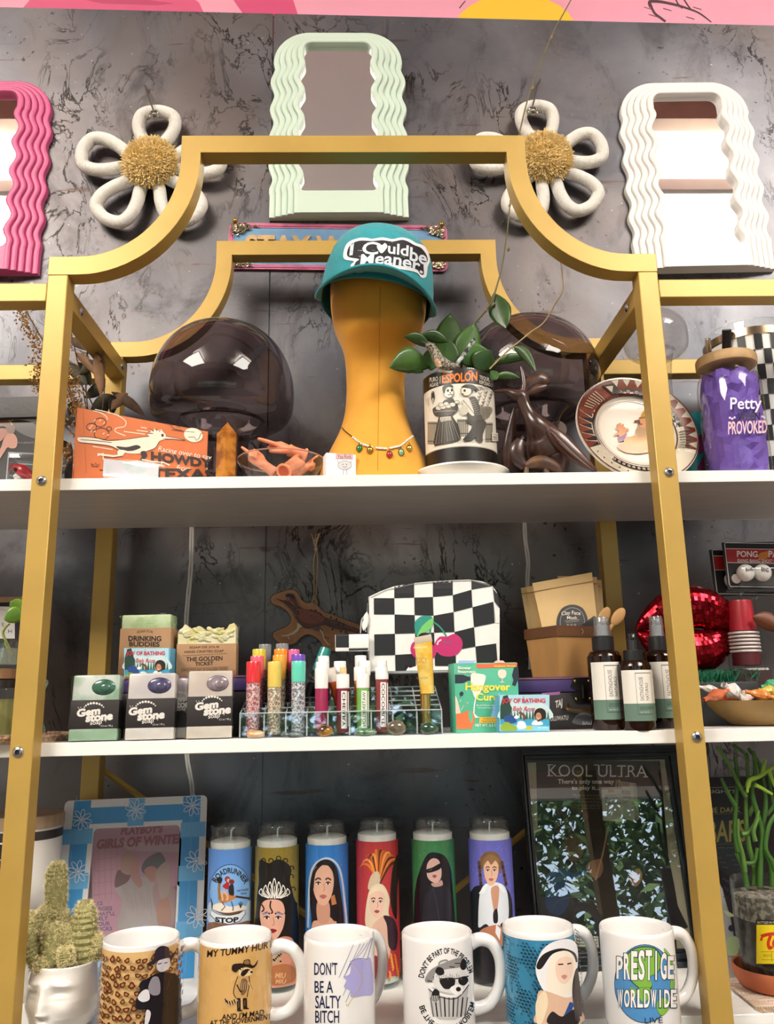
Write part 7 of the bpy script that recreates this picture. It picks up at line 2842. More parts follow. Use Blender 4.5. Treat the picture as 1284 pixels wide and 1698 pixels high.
# ---- left edge: framed sign, pothos cutting in a glass jar on a lidded jar, woven tray, wavy glass
P = Panel(-90, 42, 992, Z2, .205, .205)
t = P.root('framed_sign', 'small wood framed sign with thin letters, cut off by the left edge', 'sign')
w2 = P.w / 2
MB().prism([(-w2, 0), (w2, 0), (w2, P.h), (-w2, P.h)], -.012, .004, [[(-w2 + .008, .008), (w2 - .010, .008), (w2 - .010, P.h - .006), (-w2 + .008, P.h - .006)]]).obj('frame', mat('#a5845f', .55, noise=.1, scale=40), t, smooth=False)
MB().box((0, -.001, P.h / 2), (P.w - .014, .002, P.h - .012)).obj('dark_backing', mat('#1e1c1e', .5), t)
a = Art(P.surf(-.002), 5.66, 0, 960, off=.0004)
a.poly([(-300, 250), (140, 262), (140, 560), (-300, 560)], '#e4e1dc')
a.text('E', 20, 412, 44, 446, '#3c3a3a', .0)
a.text('H', 78, 474, 112, 508, '#3c3a3a', .0)
a.text('.', 58, 500, 64, 508, '#3c3a3a', .0)
a.line([(10, 290), (60, 296)], 3, '#8d8a86')
a.obj('sign_lettering', t, .5)
TY = .085
b1 = base_on(0, Z2, TY)
t = thing('woven_tray', 'flat woven brown tray on the middle shelf behind the left front post', 'tray', b1)
R = 112 * mpp(b1)
MB().lathe([(0, 0), (R * .97, 0), (R, .004), (R * .98, .007), (R * .94, .0075), (R * .92, .005), (0, .0045)], 64).obj('tray', mat('#a58468', .75, color2='#c4a98c', scale=300, bump=.6), t)
m = MB()
for i in range(64):
 a_ = 2 * pi * i / 64
 m.ball((R * .965 * cos(a_), R * .965 * sin(a_), .006), (.005, .005, .0026), n=8, m=6)
m.obj('braided_rim', mat('#94725a', .75, color2='#bb9c80', scale=260, bump=.6), t)
b = base_on(-8, Z2, TY)
b.z = .0055
JL = thing('lidded_glass_jar', 'squat glass jar of green liquid with dark wooden lid on the woven tray', 'jar', b)
k = mpp(b)
R = 37 * k
h0, h1, h2 = height_at(b, 1142), height_at(b, 1128), height_at(b, 1110)
MB().lathe([(0, .001), (R * .9, 0), (R, .003), (R, h0 - .002), (R * .97, h0)], 40).obj('glass_wall', CLEAR, JL)
MB().lathe([(0, .003), (R * .93, .003), (R * .93, h0 * .78), (0, h0 * .78)], 40).obj('green_liquid', mat('#a5a468', .15, color2='#8d9058', scale=50, coat=.5), JL)
MB().lathe([(0, h0 + .0005), (R * 1.02, h0 + .0005), (R * 1.02, h1), (R * .96, h1 + .001), (0, h1 + .001)], 40).obj('dark_lid', mat('#2c2422', .4, coat=.3), JL)
MB().lathe([(0, h1 + .0012), (R * 1.04, h1 + .0012), (R * 1.04, h2), (0, h2)], 40).obj('wooden_lid', mat('#9a7350', .55, noise=.12, scale=50), JL)
vb = V((b.x, b.y, b.z + h2 + .0006))
VS = thing('glass_vase', 'small clear glass vase of water standing on the lidded jar', 'vase', vb)
hv = height_at(vb, 1062)
R2 = 34 * k
MB().lathe([(0, .001), (R2 * .9, 0), (R2, .003), (R2 * .93, hv * .5), (R2, hv), (R2 * .96, hv), (R2 * .9, hv * .5), (R2 * .94, .004), (0, .003)], 40).obj('vase_wall', CLEAR, VS)
MB().lathe([(0, .0045), (R2 * .86, .0045), (R2 * .86, hv * .7), (0, hv * .7)], 32).obj('water', glass('#eef2ea', 1.33, .02, .25, '#d8dcd0'), VS)
PTH = thing('pothos_cutting', 'pothos cutting with two round green leaves standing in the glass vase', 'plant', vb + V((0, 0, hv * .4)))
m = MB()
limb(m, [(20, 1084, 1.6), (14, 1070, 1.8), (5, 1052, 2.2), (8, 1042, 2), (16, 1034, 1.6)], TY - .01)
limb(m, [(22, 1088, 1.4), (12, 1074, 1.6), (8, 1064, 1.6)], TY - .012)
m.obj('stem', mat('#8d9a4a', .5), PTH, world=True)
rp = [(0, .35), (.12, .72), (.3, .97), (.5, 1.0), (.72, .82), (.9, .45), (1, .05)]
for a_, b_, w_, dy in (((36, 1012), (17, 998), 11, .0), ((38, 1018), (7, 1028), 14, -.006), ((60, 1000), (36, 990), 9, .004)):
 m = MB()
 leaf(m, a_, b_, w_, TY - .012 + dy, TY - .018 + dy, 3, .15, prof=rp)
 m.obj('leaf', mat('#5f8a26', .35, color2='#7da338', scale=30, coat=.3), PTH, world=True, solid=.0006, ang=80)
WG = thing('wavy_glass_piece', 'grey green wavy edged glass piece standing behind the left front post', 'glass piece', base_on(62, Z2 + .004, .10) + V((0, 0, .0)))
wl = [(52, 1222), (74, 1221), (75, 1207), (70, 1196), (67, 1182), (71, 1168), (70, 1156), (76, 1142), (80, 1134), (79, 1128), (73, 1126), (66, 1127), (52, 1128)]
m = MB()
q = [at(p.x, p.y, .10) for p in spline([(x, y, 0) for x, y in wl], 4, True)]
bb = WG.location
m.prism([(p.x - bb.x, max(p.z - bb.z, .0046)) for p in q][::-1], 0, .004)
m.obj('wavy_glass', glass('#a9ad9c', 1.5, .05, .5, '#6a6d60'), WG)
# ================================================================== bottom shelf
CER = mat('#eceae8', .12, coat=.5)
def z7(x, y):
 return x / 3.553 + 820, y / 3.553 + 1220
# ---- mugs
def mug(xl, xr, yb_, yf, Y, phi, label, body='#eceae8'):
 xc, yc = (xl + xr) / 2, (yb_ + yf) / 2
 H = .0955
 b = base_on(xc, Z3 + H, Y)
 for _ in range(30):                      # slide in depth until the rim meets its photo row
  e = proj((b.x, Y, Z3 + H))[1] - yc
  Y += e * .0004
  b = base_on(xc, Z3 + H, Y)
 b.z = Z3
 r = (xr - xl) / 2 * mpp(b + V((0, 0, H))) * .995
 t = thing('mug', label, 'mug', b, group='printed mugs along the bottom shelf')
 p = [(0, .003), (r * .80, .003), (r * .84, 0), (r * .90, 0), (r * .965, .003), (r, .010), (r, H - .004), (r * .995, H - .001), (r * .97, H), (r * .945, H - .001), (r * .93, H - .005), (r * .93, .016), (r * .85, .008), (0, .007)]
 MB().lathe(p, 72).obj('cup', CER, t)
 a_ = face_cam(b.x, b.y) + phi
 u, w_ = V((cos(a_), sin(a_), 0)), V((0, 0, 1))
 path = [(r - .0006, H * .845), (r + .010, H * .875), (r + .022, H * .83), (r + .030, H * .70), (r + .0315, H * .54), (r + .028, H * .38), (r + .018, H * .245), (r + .006, H * .205), (r - .0006, H * .21)]
 q = spline([u * x + w_ * z for x, z in path], 5)
 n = len(q)
 MB().tube(q, [.0062 + .0012 * abs(2 * i / (n - 1) - 1) ** 3 for i in range(n)], 14, flat=.78, up=(-sin(a_), cos(a_), 0)).obj('handle', CER, t)
 cs = CylS(b, r, 72)
 return t, cs, H, r
def wrap_band(a, z0, z1, col, u0=-1.9, u1=1.9, n=30):
 return a.uvpoly([(lerp(u0, u1, i / n), z1) for i in range(n + 1)] + [(lerp(u1, u0, i / n), z0) for i in range(n + 1)], col)
def side_text(a, s, u0, u1, z0, z1, col, bold=.02, slope=0.0):
 vs, tr = text_tris(s, bold)
 return a.tris([(lerp(u0, u1, p), lerp(z0, z1, q) + slope * p) for p, q in vs], tr, col)

# 1: leopard print with a figure in a dark coat
t, cs, H, r = mug(173, 297, 1535, 1569, .06, .50, 'leopard print mug with a figure in black coat and hat, beside the face pot')
a = Art(cs, 7.133, 160, 1500, off=.0003)
wrap_band(a, .008, H - .005, '#d9b277')
rr = random.Random(12)
for i in range(-9, 10):
 for j in range(11):
  u, z = (i + .5 * (j % 2) + rr.uniform(-.2, .2)) * .21, .012 + j * .0072 + rr.uniform(-.0012, .0012)
  if z > H - .010:
   continue
  w0, h0 = rr.uniform(.06, .085), rr.uniform(.0021, .0031)
  ph = rr.uniform(0, 6)
  def sp_(k, dw):
   return [(u + w0 * k * cos(q) * (1 + .25 * sin(3 * q + ph)), min(z + h0 * k * sin(q) * (1 + .25 * cos(2 * q + ph)), H - .0055)) for q in [x * .524 for x in range(12)]]
  a.uvpoly(sp_(1.0, 0), '#5a2a17')
  a.uvpoly(sp_(.48, 0), '#b07a44')
BKC = '#17131a'
a.blob([(520, 900), (600, 850), (690, 800), (800, 790), (900, 830), (940, 950), (940, 1200), (920, 1412), (560, 1412), (600, 1230), (500, 1220), (470, 1150), (510, 1000)], BKC)
a.blob([(690, 690), (740, 620), (815, 610), (825, 720), (760, 780), (700, 760)], '#c9c4cc')
a.blob([(665, 600), (680, 520), (740, 475), (815, 500), (830, 590), (890, 540), (840, 660), (815, 620), (700, 650), (660, 690), (580, 690), (650, 640)], '#2c2430')
a.line([(700, 690), (740, 680)], 10, BKC)
a.line([(770, 680), (800, 672)], 10, BKC)
a.blob([(640, 850), (700, 840), (725, 930), (715, 1040), (640, 1050), (600, 970)], '#8d8892')
a.blob([(490, 1080), (540, 1000), (600, 990), (612, 1100), (540, 1130)], '#d8d5da')
a.blob([(580, 1230), (625, 1260), (600, 1380), (560, 1412)], '#d8d5da')
a.line([(840, 820), (790, 1000)], 14, '#3a2424')
a.obj('wrap_print', t, .1, .5)

# 2: tan mug with the cowboy raccoon
t, cs, H, r = mug(332, 451, 1532, 1565, .06, .14, 'tan mug lettered MY TUMMY HURTS with a raccoon in a cowboy hat')
a = Art(cs, 7.133, 320, 1520, off=.0003)
wrap_band(a, .006, H - .004, '#d2a766')
rr = random.Random(5)
for i in range(26):
 u, z, q = rr.uniform(-1.4, 1.4), rr.uniform(.012, H - .014), rr.uniform(.05, .2)
 a.uvpoly([(u + q * cos(x), z + q * .035 * sin(x)) for x in [k * .524 for k in range(12)]], rr.choice(['#d5ab6c', '#cfa361']))
K = '#2a1a14'
a.text('MY TUMMY HURTS', 168, 395, 985, 480, K, .016, slope=-130, shear=.1, bend=-18)
a.text("AND I'M MAD", 340, 1150, 835, 1218, K, .016, slope=-60, shear=.1, bend=-8)
a.text('AT THE GOVERNMENT', 200, 1225, 918, 1290, K, .016, slope=-80, shear=.1, bend=-10)
TAN, GR = '#c39a60', '#7a5a3a'
a.blob([(530, 700), (590, 690), (650, 700), (668, 800), (640, 900), (630, 960), (560, 985), (505, 960), (480, 880), (500, 780)], TAN)
a.line([(530, 705), (498, 800), (482, 900), (512, 965)], 9, K, True)
a.line([(662, 705), (668, 790), (648, 890), (640, 950)], 9, K, True)
a.blob([(560, 760), (620, 730), (650, 800), (620, 900), (570, 920)], GR)
for i in range(7):
 a.line([(565 + i * 12, 740 + i * 6), (580 + i * 10, 860)], 5, K if i % 2 else '#e0c090')
a.line([(520, 800), (560, 880), (580, 880)], 14, K, True)
a.line([(655, 770), (690, 850), (688, 870)], 13, '#e0c090', True)
a.line([(668, 780), (700, 860)], 5, K)
for x0, x1, y1 in ((520, 560, 1115), (590, 635, 1090)):
 a.poly([(x0, 960), (x1, 960), (x1 + 4, y1 - 20), (x1 + 28, y1 - 5), (x1 + 20, y1), (x0 + 4, y1)], K)
 a.line([(x0 + 22, 985), (x0 + 22, y1 - 40)], 7, GR)
a.line([(575, 960), (572, 1090)], 12, '#e0c090')
a.line([(515, 970), (470, 1020), (420, 1028), (385, 985)], 46, '#c9a878', True)
for x, y in ((495, 1000), (470, 1015), (440, 1020), (412, 1010), (392, 990)):
 a.line([(x - 8, y - 26), (x + 6, y + 22)], 13, K)
a.blob([(540, 640), (570, 610), (640, 600), (700, 630), (705, 665), (660, 695), (590, 705), (545, 685)], '#e4c898')
a.blob([(565, 690), (580, 640), (630, 615), (660, 620), (640, 660), (600, 700)], K)
a.ell(690, 652, 16, 14, K, 12)
a.ell(572, 610, 22, 22, K, 12)
a.ell(576, 614, 12, 12, '#e4c898', 10)
a.ell(664, 626, 9, 7, K, 10)
a.blob([(462, 600), (480, 560), (560, 548), (590, 550), (600, 515), (650, 500), (672, 515), (680, 560), (720, 570), (762, 508), (745, 570), (700, 605), (620, 590), (545, 620), (510, 652), (470, 635)], K)
a.blob([(600, 545), (610, 520), (650, 508), (668, 550), (630, 560)], '#8d6a42')
a.obj('wrap_print', t, .1, .5)

# 3: white mug, lettering and umbrella in the rain
t, cs, H, r = mug(504, 621, 1529, 1565, .06, .88, "white mug lettered DON'T BE A SALTY BITCH with purple umbrella in rain")
a = Art(cs, 3.553, 320, 1220, off=.0003)
NV = '#22264a'
for i, (s, x0, y0, x1, y1) in enumerate((("DON'T", 716, 1334, 852, 1410), ('BE A', 718, 1444, 826, 1514), ('SALTY', 722, 1530, 872, 1606), ('BITCH', 722, 1618, 862, 1692))):
 a.text(s, x0, y0, x1, y1, NV, .01)
for q in ((945, 1230, 860, 1425), (985, 1225, 905, 1390), (1010, 1222, 940, 1330), (1030, 1220, 965, 1310), (1048, 1190, 1000, 1310), (1056, 1190, 1025, 1320), (930, 1330, 900, 1400), (905, 1480, 885, 1530), (930, 1500, 900, 1570)):
 a.line([q[:2], q[2:]], 2.6, '#5a5f9a')
a.blob([(925, 1400), (935, 1330), (975, 1310), (1010, 1320), (1045, 1310), (1060, 1420), (1058, 1520), (1000, 1530), (935, 1540), (925, 1500), (890, 1480), (905, 1440), (888, 1420)], '#a7a3d6')
a.line([(925, 1330), (975, 1312), (1030, 1316)], 3, '#5a5f9a', True)
a.line([(890, 1420), (930, 1340)], 3, '#5a5f9a', True)
a.line([(935, 1330), (1000, 1440), (930, 1560), (912, 1590), (904, 1580)], 3.4, '#c9a53a', True)
a.obj('wrap_print', t, .1, .5)

# 4: white mug, raccoon in a trash can
t, cs, H, r = mug(666, 783, 1526, 1559, .06, .12, "white mug lettered DON'T BE PART OF THE PROBLEM with raccoon in trash can")
a = Art(cs, 3.553, 560, 1220, off=.0003)
K = '#211f20'
a.arc("DON'T BE PART OF THE PROBLEM", 644, 1470, 138, 186, 36, 193, 338, K, .02)
a.arc("BE THE WHOLE PROBLEM", 644, 1520, 140, 190, 34, 160, 14, K, .02, inside=False)
a.poly([(536, 1480), (556, 1640), (600, 1668), (690, 1672), (750, 1640), (774, 1440), (650, 1480)], '#b9b7b6')
for i in range(9):
 x = lerp(548, 764, i / 8)
 a.line([(x, 1540), (lerp(566, 748, i / 8), 1655)], 8, K if i % 2 else '#6a6868')
a.line([(536, 1478), (600, 1520), (700, 1530), (772, 1450)], 14, '#e9e7e5', True)
a.line([(536, 1490), (600, 1536), (700, 1546), (772, 1466)], 5, K, True)
a.blob([(515, 1440), (560, 1370), (700, 1310), (740, 1320), (720, 1360), (600, 1400), (550, 1450)], '#8d8b8a')
for i in range(6):
 a.line([(530 + i * 32, 1440 - i * 20), (560 + i * 32, 1450 - i * 22)], 5, K)
a.line([(596, 1352), (604, 1330), (640, 1320), (650, 1338)], 8, '#8d8b8a', True)
a.blob([(570, 1460), (575, 1400), (620, 1380), (680, 1370), (730, 1370), (765, 1420), (750, 1470), (720, 1520), (680, 1520), (600, 1500)], '#d8d6d4')
a.blob([(576, 1390), (590, 1362), (620, 1370), (628, 1400), (600, 1412)], K)
a.blob([(720, 1350), (736, 1312), (755, 1330), (752, 1372), (730, 1378)], K)
a.blob([(600, 1440), (640, 1425), (690, 1430), (680, 1480), (630, 1490)], K)
a.blob([(712, 1430), (750, 1415), (768, 1440), (745, 1470), (715, 1460)], K)
a.line([(600, 1430), (770, 1415)], 7, K)
a.blob([(660, 1490), (700, 1465), (735, 1480), (730, 1520), (690, 1524)], '#efedeb')
a.ell(710, 1492, 15, 14, K, 12)
a.blob([(556, 1520), (575, 1490), (600, 1510), (592, 1560), (560, 1560)], K)
for i in range(4):
 a.line([(562 + i * 10, 1530), (558 + i * 10, 1570)], 4, '#d8d6d4')
for i in range(12):
 a.line([(590 + i * 12, 1400 + (i % 3) * 8), (584 + i * 13, 1420 + (i % 3) * 8)], 3, '#7a7876')
a.obj('wrap_print', t, .1, .5)

# 5: blue snake skin mug with an astronaut
t, cs, H, r = mug(833, 950, 1516, 1549, .08, .22, 'blue snakeskin print mug with a blonde person in white astronaut helmet')
a = Art(cs, 3.553, 820, 1220, off=.0003)
wrap_band(a, .007, H - .006, '#3a86ab')
rr = random.Random(9)
for i in range(-15, 16):
 for j in range(26):
  u, z = (i + .5 * (j % 2)) * .105, .009 + j * .0031
  k = sin(i * .9 + j * .35) + sin(j * .55 - i * .4)
  if z > H - .009 or k < -.15 and rr.random() < .8:
   continue
  s_ = .036 + .010 * min(max(k, -1), 1)
  a.uvpoly([(u - s_, z), (u, z - .0011), (u + s_, z), (u, z + .0011)], '#16303f' if k > .35 else '#22506a')
a.blob([(252, 1400), (250, 1330), (280, 1250), (330, 1205), (400, 1188), (445, 1215), (458, 1290), (450, 1420), (440, 1520), (360, 1530), (290, 1490)], '#e9e8ea')
a.blob([(250, 1345), (285, 1275), (370, 1242), (440, 1270), (452, 1330), (400, 1262), (330, 1275), (275, 1360)], K)
a.blob([(300, 1450), (310, 1330), (345, 1270), (400, 1258), (440, 1300), (450, 1400), (430, 1500), (370, 1520), (320, 1500)], '#efe4d2')
a.blob([(345, 1370), (355, 1310), (400, 1290), (432, 1320), (428, 1400), (395, 1450), (360, 1430)], '#edcdb8')
a.line([(358, 1336), (384, 1334)], 8, K)
a.line([(404, 1334), (424, 1330)], 8, K)
a.blob([(374, 1404), (392, 1396), (404, 1406), (390, 1424)], '#c98a80')
a.blob([(255, 1600), (260, 1500), (300, 1490), (400, 1530), (460, 1520), (480, 1610), (476, 1680), (256, 1680)], '#d9b49a')
a.blob([(250, 1560), (290, 1490), (310, 1560), (280, 1680), (258, 1680)], '#e8d6b4')
a.blob([(430, 1460), (452, 1360), (470, 1480), (480, 1640), (440, 1600)], '#3a2a22')
a.line([(400, 1640), (430, 1560)], 26, '#2b4f8f')
a.blob([(310, 1680), (330, 1610), (380, 1640), (440, 1600), (470, 1660), (440, 1690)], '#2a2326')
a.obj('wrap_print', t, .1, .5)

# 6: white mug with a globe
t, cs, H, r = mug(994.5, 1114, 1519, 1550, .08, .05, 'white mug with blue and green globe lettered PRESTIGE WORLDWIDE')
a = Art(cs, 3.553, 820, 1220, off=.0003)
GN, BL = '#7fb547', '#4f8dc4'
a.ell(886, 1460, 178, 232, '#1f3a5a', 40)
a.ell(886, 1460, 174, 228, BL, 40)
for q in ([(780, 1290), (830, 1250), (900, 1240), (960, 1260), (990, 1330), (960, 1400), (920, 1420), (930, 1480), (880, 1500), (830, 1470), (790, 1420), (775, 1350)],
    [(840, 1490), (900, 1480), (930, 1500), (900, 1560), (870, 1570), (850, 1530)], [(800, 1480), (840, 1500), (830, 1540), (800, 1530)],
    [(1000, 1250), (1040, 1300), (1055, 1360), (1030, 1350), (1010, 1300)], [(960, 1560), (1010, 1540), (1030, 1600), (990, 1650), (960, 1620)], [(1040, 1430), (1060, 1440), (1050, 1500), (1034, 1480)]):
 a.blob(q, '#2b4a22')
 cx_, cy_ = sum(p[0] for p in q) / len(q), sum(p[1] for p in q) / len(q)
 a.blob([(cx_ + (x - cx_) * .95, cy_ + (y - cy_) * .95) for x, y in q], GN)
def hand_text(s, x0, x1, yt, yb, bow):
 n = len(s)
 for i, c in enumerate(s):
  a0, a1 = (i + (.30 if c == 'I' else 0)) / n, (i + (.52 if c == 'I' else .86)) / n
  m_ = (a0 + a1) / 2 * 2 - 1
  d_ = bow * (1 - m_ * m_)
  for col, e in (('#1f2f3f', 4), ('#f0eee9', 0)):
   a.text(c, lerp(x0, x1, a0) - e, yt - d_ - e, lerp(x0, x1, a1) + e, yb + d_ * .2 + e, col, .03 if e == 0 else .05)
hand_text('PRESTIGE', 722, 1062, 1310, 1430, 50)
hand_text('WORLDWIDE', 728, 1075, 1494, 1600, 0)
a.text('LIVE', 886, 1660, 990, 1694, '#2b3a55', .0, slope=-4)
a.obj('globe_print', t, .1, .5)

# ---- tall glass candles with portrait labels
JARG = glass('#f4f8f8', 1.55, .015, .012, '#e4eaea')
def candle(xl, xr, yback, ylab, Y, label, bg, fl=None):
 xc = (xl + xr) / 2
 b = base_on(xc, Z3 + .2, Y)
 b.z = Z3
 R = (xr - xl) / 2 * mpp(b + V((0, 0, .16)))
 H = height_at(b + V((0, R, 0)), yback)
 t = thing('prayer_candle', label, 'candle', b, group='tall portrait candles on the bottom shelf')
 zl = height_at(b + V((0, -R, 0)), ylab)
 p = [(0, .002), (R * .9, 0), (R, .004), (R, H - .030), (R * .985, H - .018), (R * .90, H - .012), (R * .885, H - .008), (R * .93, H - .005), (R * .93, H - .001), (R * .90, H), (R * .86, H - .002), (R * .84, H - .010), (R * .93, H - .024), (R * .94, .006), (0, .006)]
 MB().lathe(p, 48).obj('glass_jar', JARG, t)
 MB().lathe([(0, .0065), (R * .93, .0065), (R * .93, zl + .006), (R * .8, zl + .0075), (0, zl + .007)], 40).obj('wax', mat('#efebe4', .45, subs=.2), t)
 m = MB()
 m.tube([V((0, 0, zl + .005)), V((.0005, 0, zl + .018)), V((.003, 0, H - .004))], .0011, 8)
 m.obj('wick', mat('#e4dfd4', .8), t)
 cs = CylS(b, R, 56)
 a = Art(cs, off=.00035)
 z0 = .014
 n = 26
 a.uvpoly([(lerp(-1.75, 1.75, i / n), zl) for i in range(n + 1)] + [(lerp(1.75, -1.75, i / n), z0) for i in range(n + 1)], bg)
 if fl:
  rr = random.Random(int(xl))
  for i in range(420):
   u, z, q = rr.uniform(-1.5, 1.5), rr.uniform(z0 + .001, zl - .002), rr.uniform(.010, .022)
   a.lay = 1e-8
   a.uvpoly([(u - q, z), (u, z - q * .03), (u + q, z), (u, z + q * .045)], rr.choice(fl))
  a.lay = .000012
  a.off += .00003
 return t, a
def face(a, cx, cy, w, h, skin, lip, brow='#3a2a22', tilt=0.0, eyes=True):
 a.blob([(cx - w * .48, cy - h * .2), (cx - w * .3, cy - h * .48), (cx + w * .3, cy - h * .48), (cx + w * .48, cy - h * .2), (cx + w * .42, cy + h * .18), (cx + w * .2, cy + h * .46), (cx, cy + h * .52), (cx - w * .2, cy + h * .46), (cx - w * .42, cy + h * .18)], skin)
 if eyes:
  for s_ in (-1, 1):
   a.line([(cx + s_ * w * .36, cy - h * .13), (cx + s_ * w * .22, cy - h * .18), (cx + s_ * w * .10, cy - h * .14)], h * .04, brow, True)
   a.ell(cx + s_ * w * .22, cy - h * .04, w * .10, h * .035, '#efe9e4', 12)
   a.ell(cx + s_ * w * .22, cy - h * .04, w * .05, h * .035, '#2a1f1c', 10)
   a.line([(cx + s_ * w * .34, cy - h * .05), (cx + s_ * w * .22, cy - h * .085), (cx + s_ * w * .11, cy - h * .05)], h * .025, '#1f1616', True)
 a.line([(cx + w * .03, cy - h * .05), (cx + w * .06, cy + h * .12), (cx - w * .02, cy + h * .15)], h * .018, '#a87a64', True)
 a.blob([(cx - w * .17, cy + h * .28), (cx - w * .04, cy + h * .24), (cx + w * .04, cy + h * .24), (cx + w * .17, cy + h * .28), (cx, cy + h * .35)], lip)
CYL = .15
t, a = candle(349, 419, 1362, 1409, CYL, 'tall candle with blue label lettered ROADRUNNER STOP', '#5d8fd6')
a.zoom(8.025, 340, 1350)
a.blob([(60, 1180), (200, 1200), (450, 1150), (640, 1180), (640, 1460), (330, 1480), (60, 1440)], '#b9cde0')
a.blob([(60, 1440), (330, 1470), (640, 1420), (640, 1700), (60, 1700)], '#7d5a46', 3)
a.ell(335, 1010, 265, 335, '#7fb0e6', 36)
a.blob([(90, 1240), (200, 1180), (330, 1230), (480, 1210), (560, 1250), (420, 1310), (250, 1310)], '#e6ddd0')
a.blob([(85, 1260), (200, 1300), (330, 1310), (500, 1280), (420, 1330), (250, 1335)], '#6a4a36')
a.ring(335, 1010, 268, 340, 8, '#1c2030', 180, 385, 40)
a.arc('ROADRUNNER', 335, 1060, 205, 272, 78, 212, 333, '#17181f', .03)
a.blob([(180, 1100), (260, 1060), (380, 1080), (420, 1100), (330, 1160), (230, 1180), (190, 1150)], '#b9793f')
a.line([(200, 1130), (190, 1000), (195, 920)], 34, '#8d6a3a')
a.line([(410, 1095), (585, 1120)], 26, '#3a2a22')
a.line([(230, 1170), (270, 1230), (220, 1285)], 12, '#2c211c')
a.line([(350, 1160), (375, 1240), (370, 1285)], 12, '#2c211c')
a.blob([(160, 880), (165, 845), (215, 835), (235, 870), (215, 920), (180, 915)], '#231a18')
a.blob([(235, 960), (270, 920), (315, 900), (320, 980), (290, 1000)], '#b3242c')
a.ell(300, 865, 36, 40, '#8d2f2a', 14)
a.ell(310, 880, 20, 24, '#d9a888', 12)
a.ell(355, 900, 36, 34, '#7a2a2a', 14)
a.blob([(320, 960), (370, 930), (385, 1000), (380, 1080), (320, 1060)], '#26232b')
a.line([(250, 1010), (300, 1090), (290, 1150)], 28, '#d9a888', True)
a.line([(220, 1020), (230, 1090), (240, 1150)], 26, '#d9a888', True)
a.text('FORT WORTH', 424, 1008, 572, 1036, '#25304a', .02, slope=-20)
a.text('TEXAS', 470, 1048, 548, 1072, '#25304a', .02, slope=-8)
for i in range(5):
 a.line([(470, 1250), (445 + i * 14, 1160 + abs(i - 2) * 10)], 7, '#2c4038')
for i in range(3):
 a.line([(100, 1260), (88 + i * 10, 1120 + i * 30)], 8, '#2c3238')
a.poly([(75, 1330), (90, 1275), (200, 1335), (330, 1345), (450, 1320), (515, 1275), (535, 1320), (460, 1420), (330, 1465), (180, 1430)], '#dce6ea')
a.line([(75, 1330), (90, 1275), (200, 1335), (330, 1345), (450, 1320), (515, 1275), (535, 1320), (460, 1420), (330, 1465), (180, 1430)], 8, '#1c2030', closed=True)
a.text('STOP', 140, 1362, 445, 1432, '#17181f', .05, bend=-14)
a.obj('label_print', t, .3, .3)

t, a = candle(425, 496, 1360.6, 1406, CYL, 'tall candle with gold label, person with big curly black hair and tiara', '#8d7a2c', ['#a8933a', '#6f5f22', '#b5a14a'])
a.zoom(8.025, 340, 1350)
HB = '#15110f'
a.blob([(720, 700), (760, 620), (860, 650), (960, 600), (1080, 640), (1150, 740), (1130, 880), (1180, 1100), (1230, 1300), (1220, 1900), (690, 1900), (690, 1200), (720, 900)], HB)
rr = random.Random(2)
for x, y in ((780, 620), (880, 620), (980, 590), (1070, 620), (1150, 720), (1145, 830), (1170, 1000), (760, 640), (1190, 1200)):
 a.ring(x, y, 28, 30, 15, HB, 150, 400, n=14)
face(a, 900, 1400, 340, 520, '#dca892', '#8d1f2a', HB)
a.line([(770, 1330), (850, 1310)], 22, '#8d8aa8')
a.line([(950, 1310), (1040, 1330)], 22, '#8d8aa8')
for q in ([(880, 1150), (870, 1230), (900, 1300), (880, 1320)], [(760, 1200), (790, 1260), (760, 1300)], [(1060, 1180), (1080, 1260), (1060, 1330)]):
 a.line(q, 18, HB, True)
TI = '#e9e4da'
for i in range(-3, 4):
 x = 925 + i * 56
 h = 250 - abs(i) * 45
 a.line([(925 + i * 24, 1120), (x - 26, 1120 - h * .55), (x, 1105 - h), (x + 26, 1120 - h * .55), (925 + i * 24, 1120)], 11, TI, True)
 a.ell(x, 1110 - h, 11, 11, TI, 8)
 a.line([(925 + i * 24, 1110), (x, 1130 - h * .7)], 9, TI)
for i in range(9):
 a.ell(770 + i * 40, 1085 + abs(i - 4) * -8 + 30, 10, 10, TI, 7)
a.zoom(7.133, 320, 1520)
a.blob([(780, 420), (930, 300), (1080, 230), (1190, 300), (1200, 640), (1190, 800), (780, 800)], '#c98a72')
a.blob([(935, 350), (1030, 340), (1050, 430), (1020, 540), (940, 540)], '#b59a78')
for i in range(14):
 a.ell(950 + (i * 37) % 95, 355 + (i * 53) % 180, 13, 10, HB, 8)
a.blob([(900, 620), (1040, 560), (1180, 590), (1185, 760), (930, 800)], '#a86a42')
a.text('MIU', 970, 660, 1085, 725, '#d9a878', .03, shear=.2)
a.text('MIU', 975, 735, 1090, 790, '#d9a878', .03, shear=.2)
a.obj('label_print', t, .3, .3)

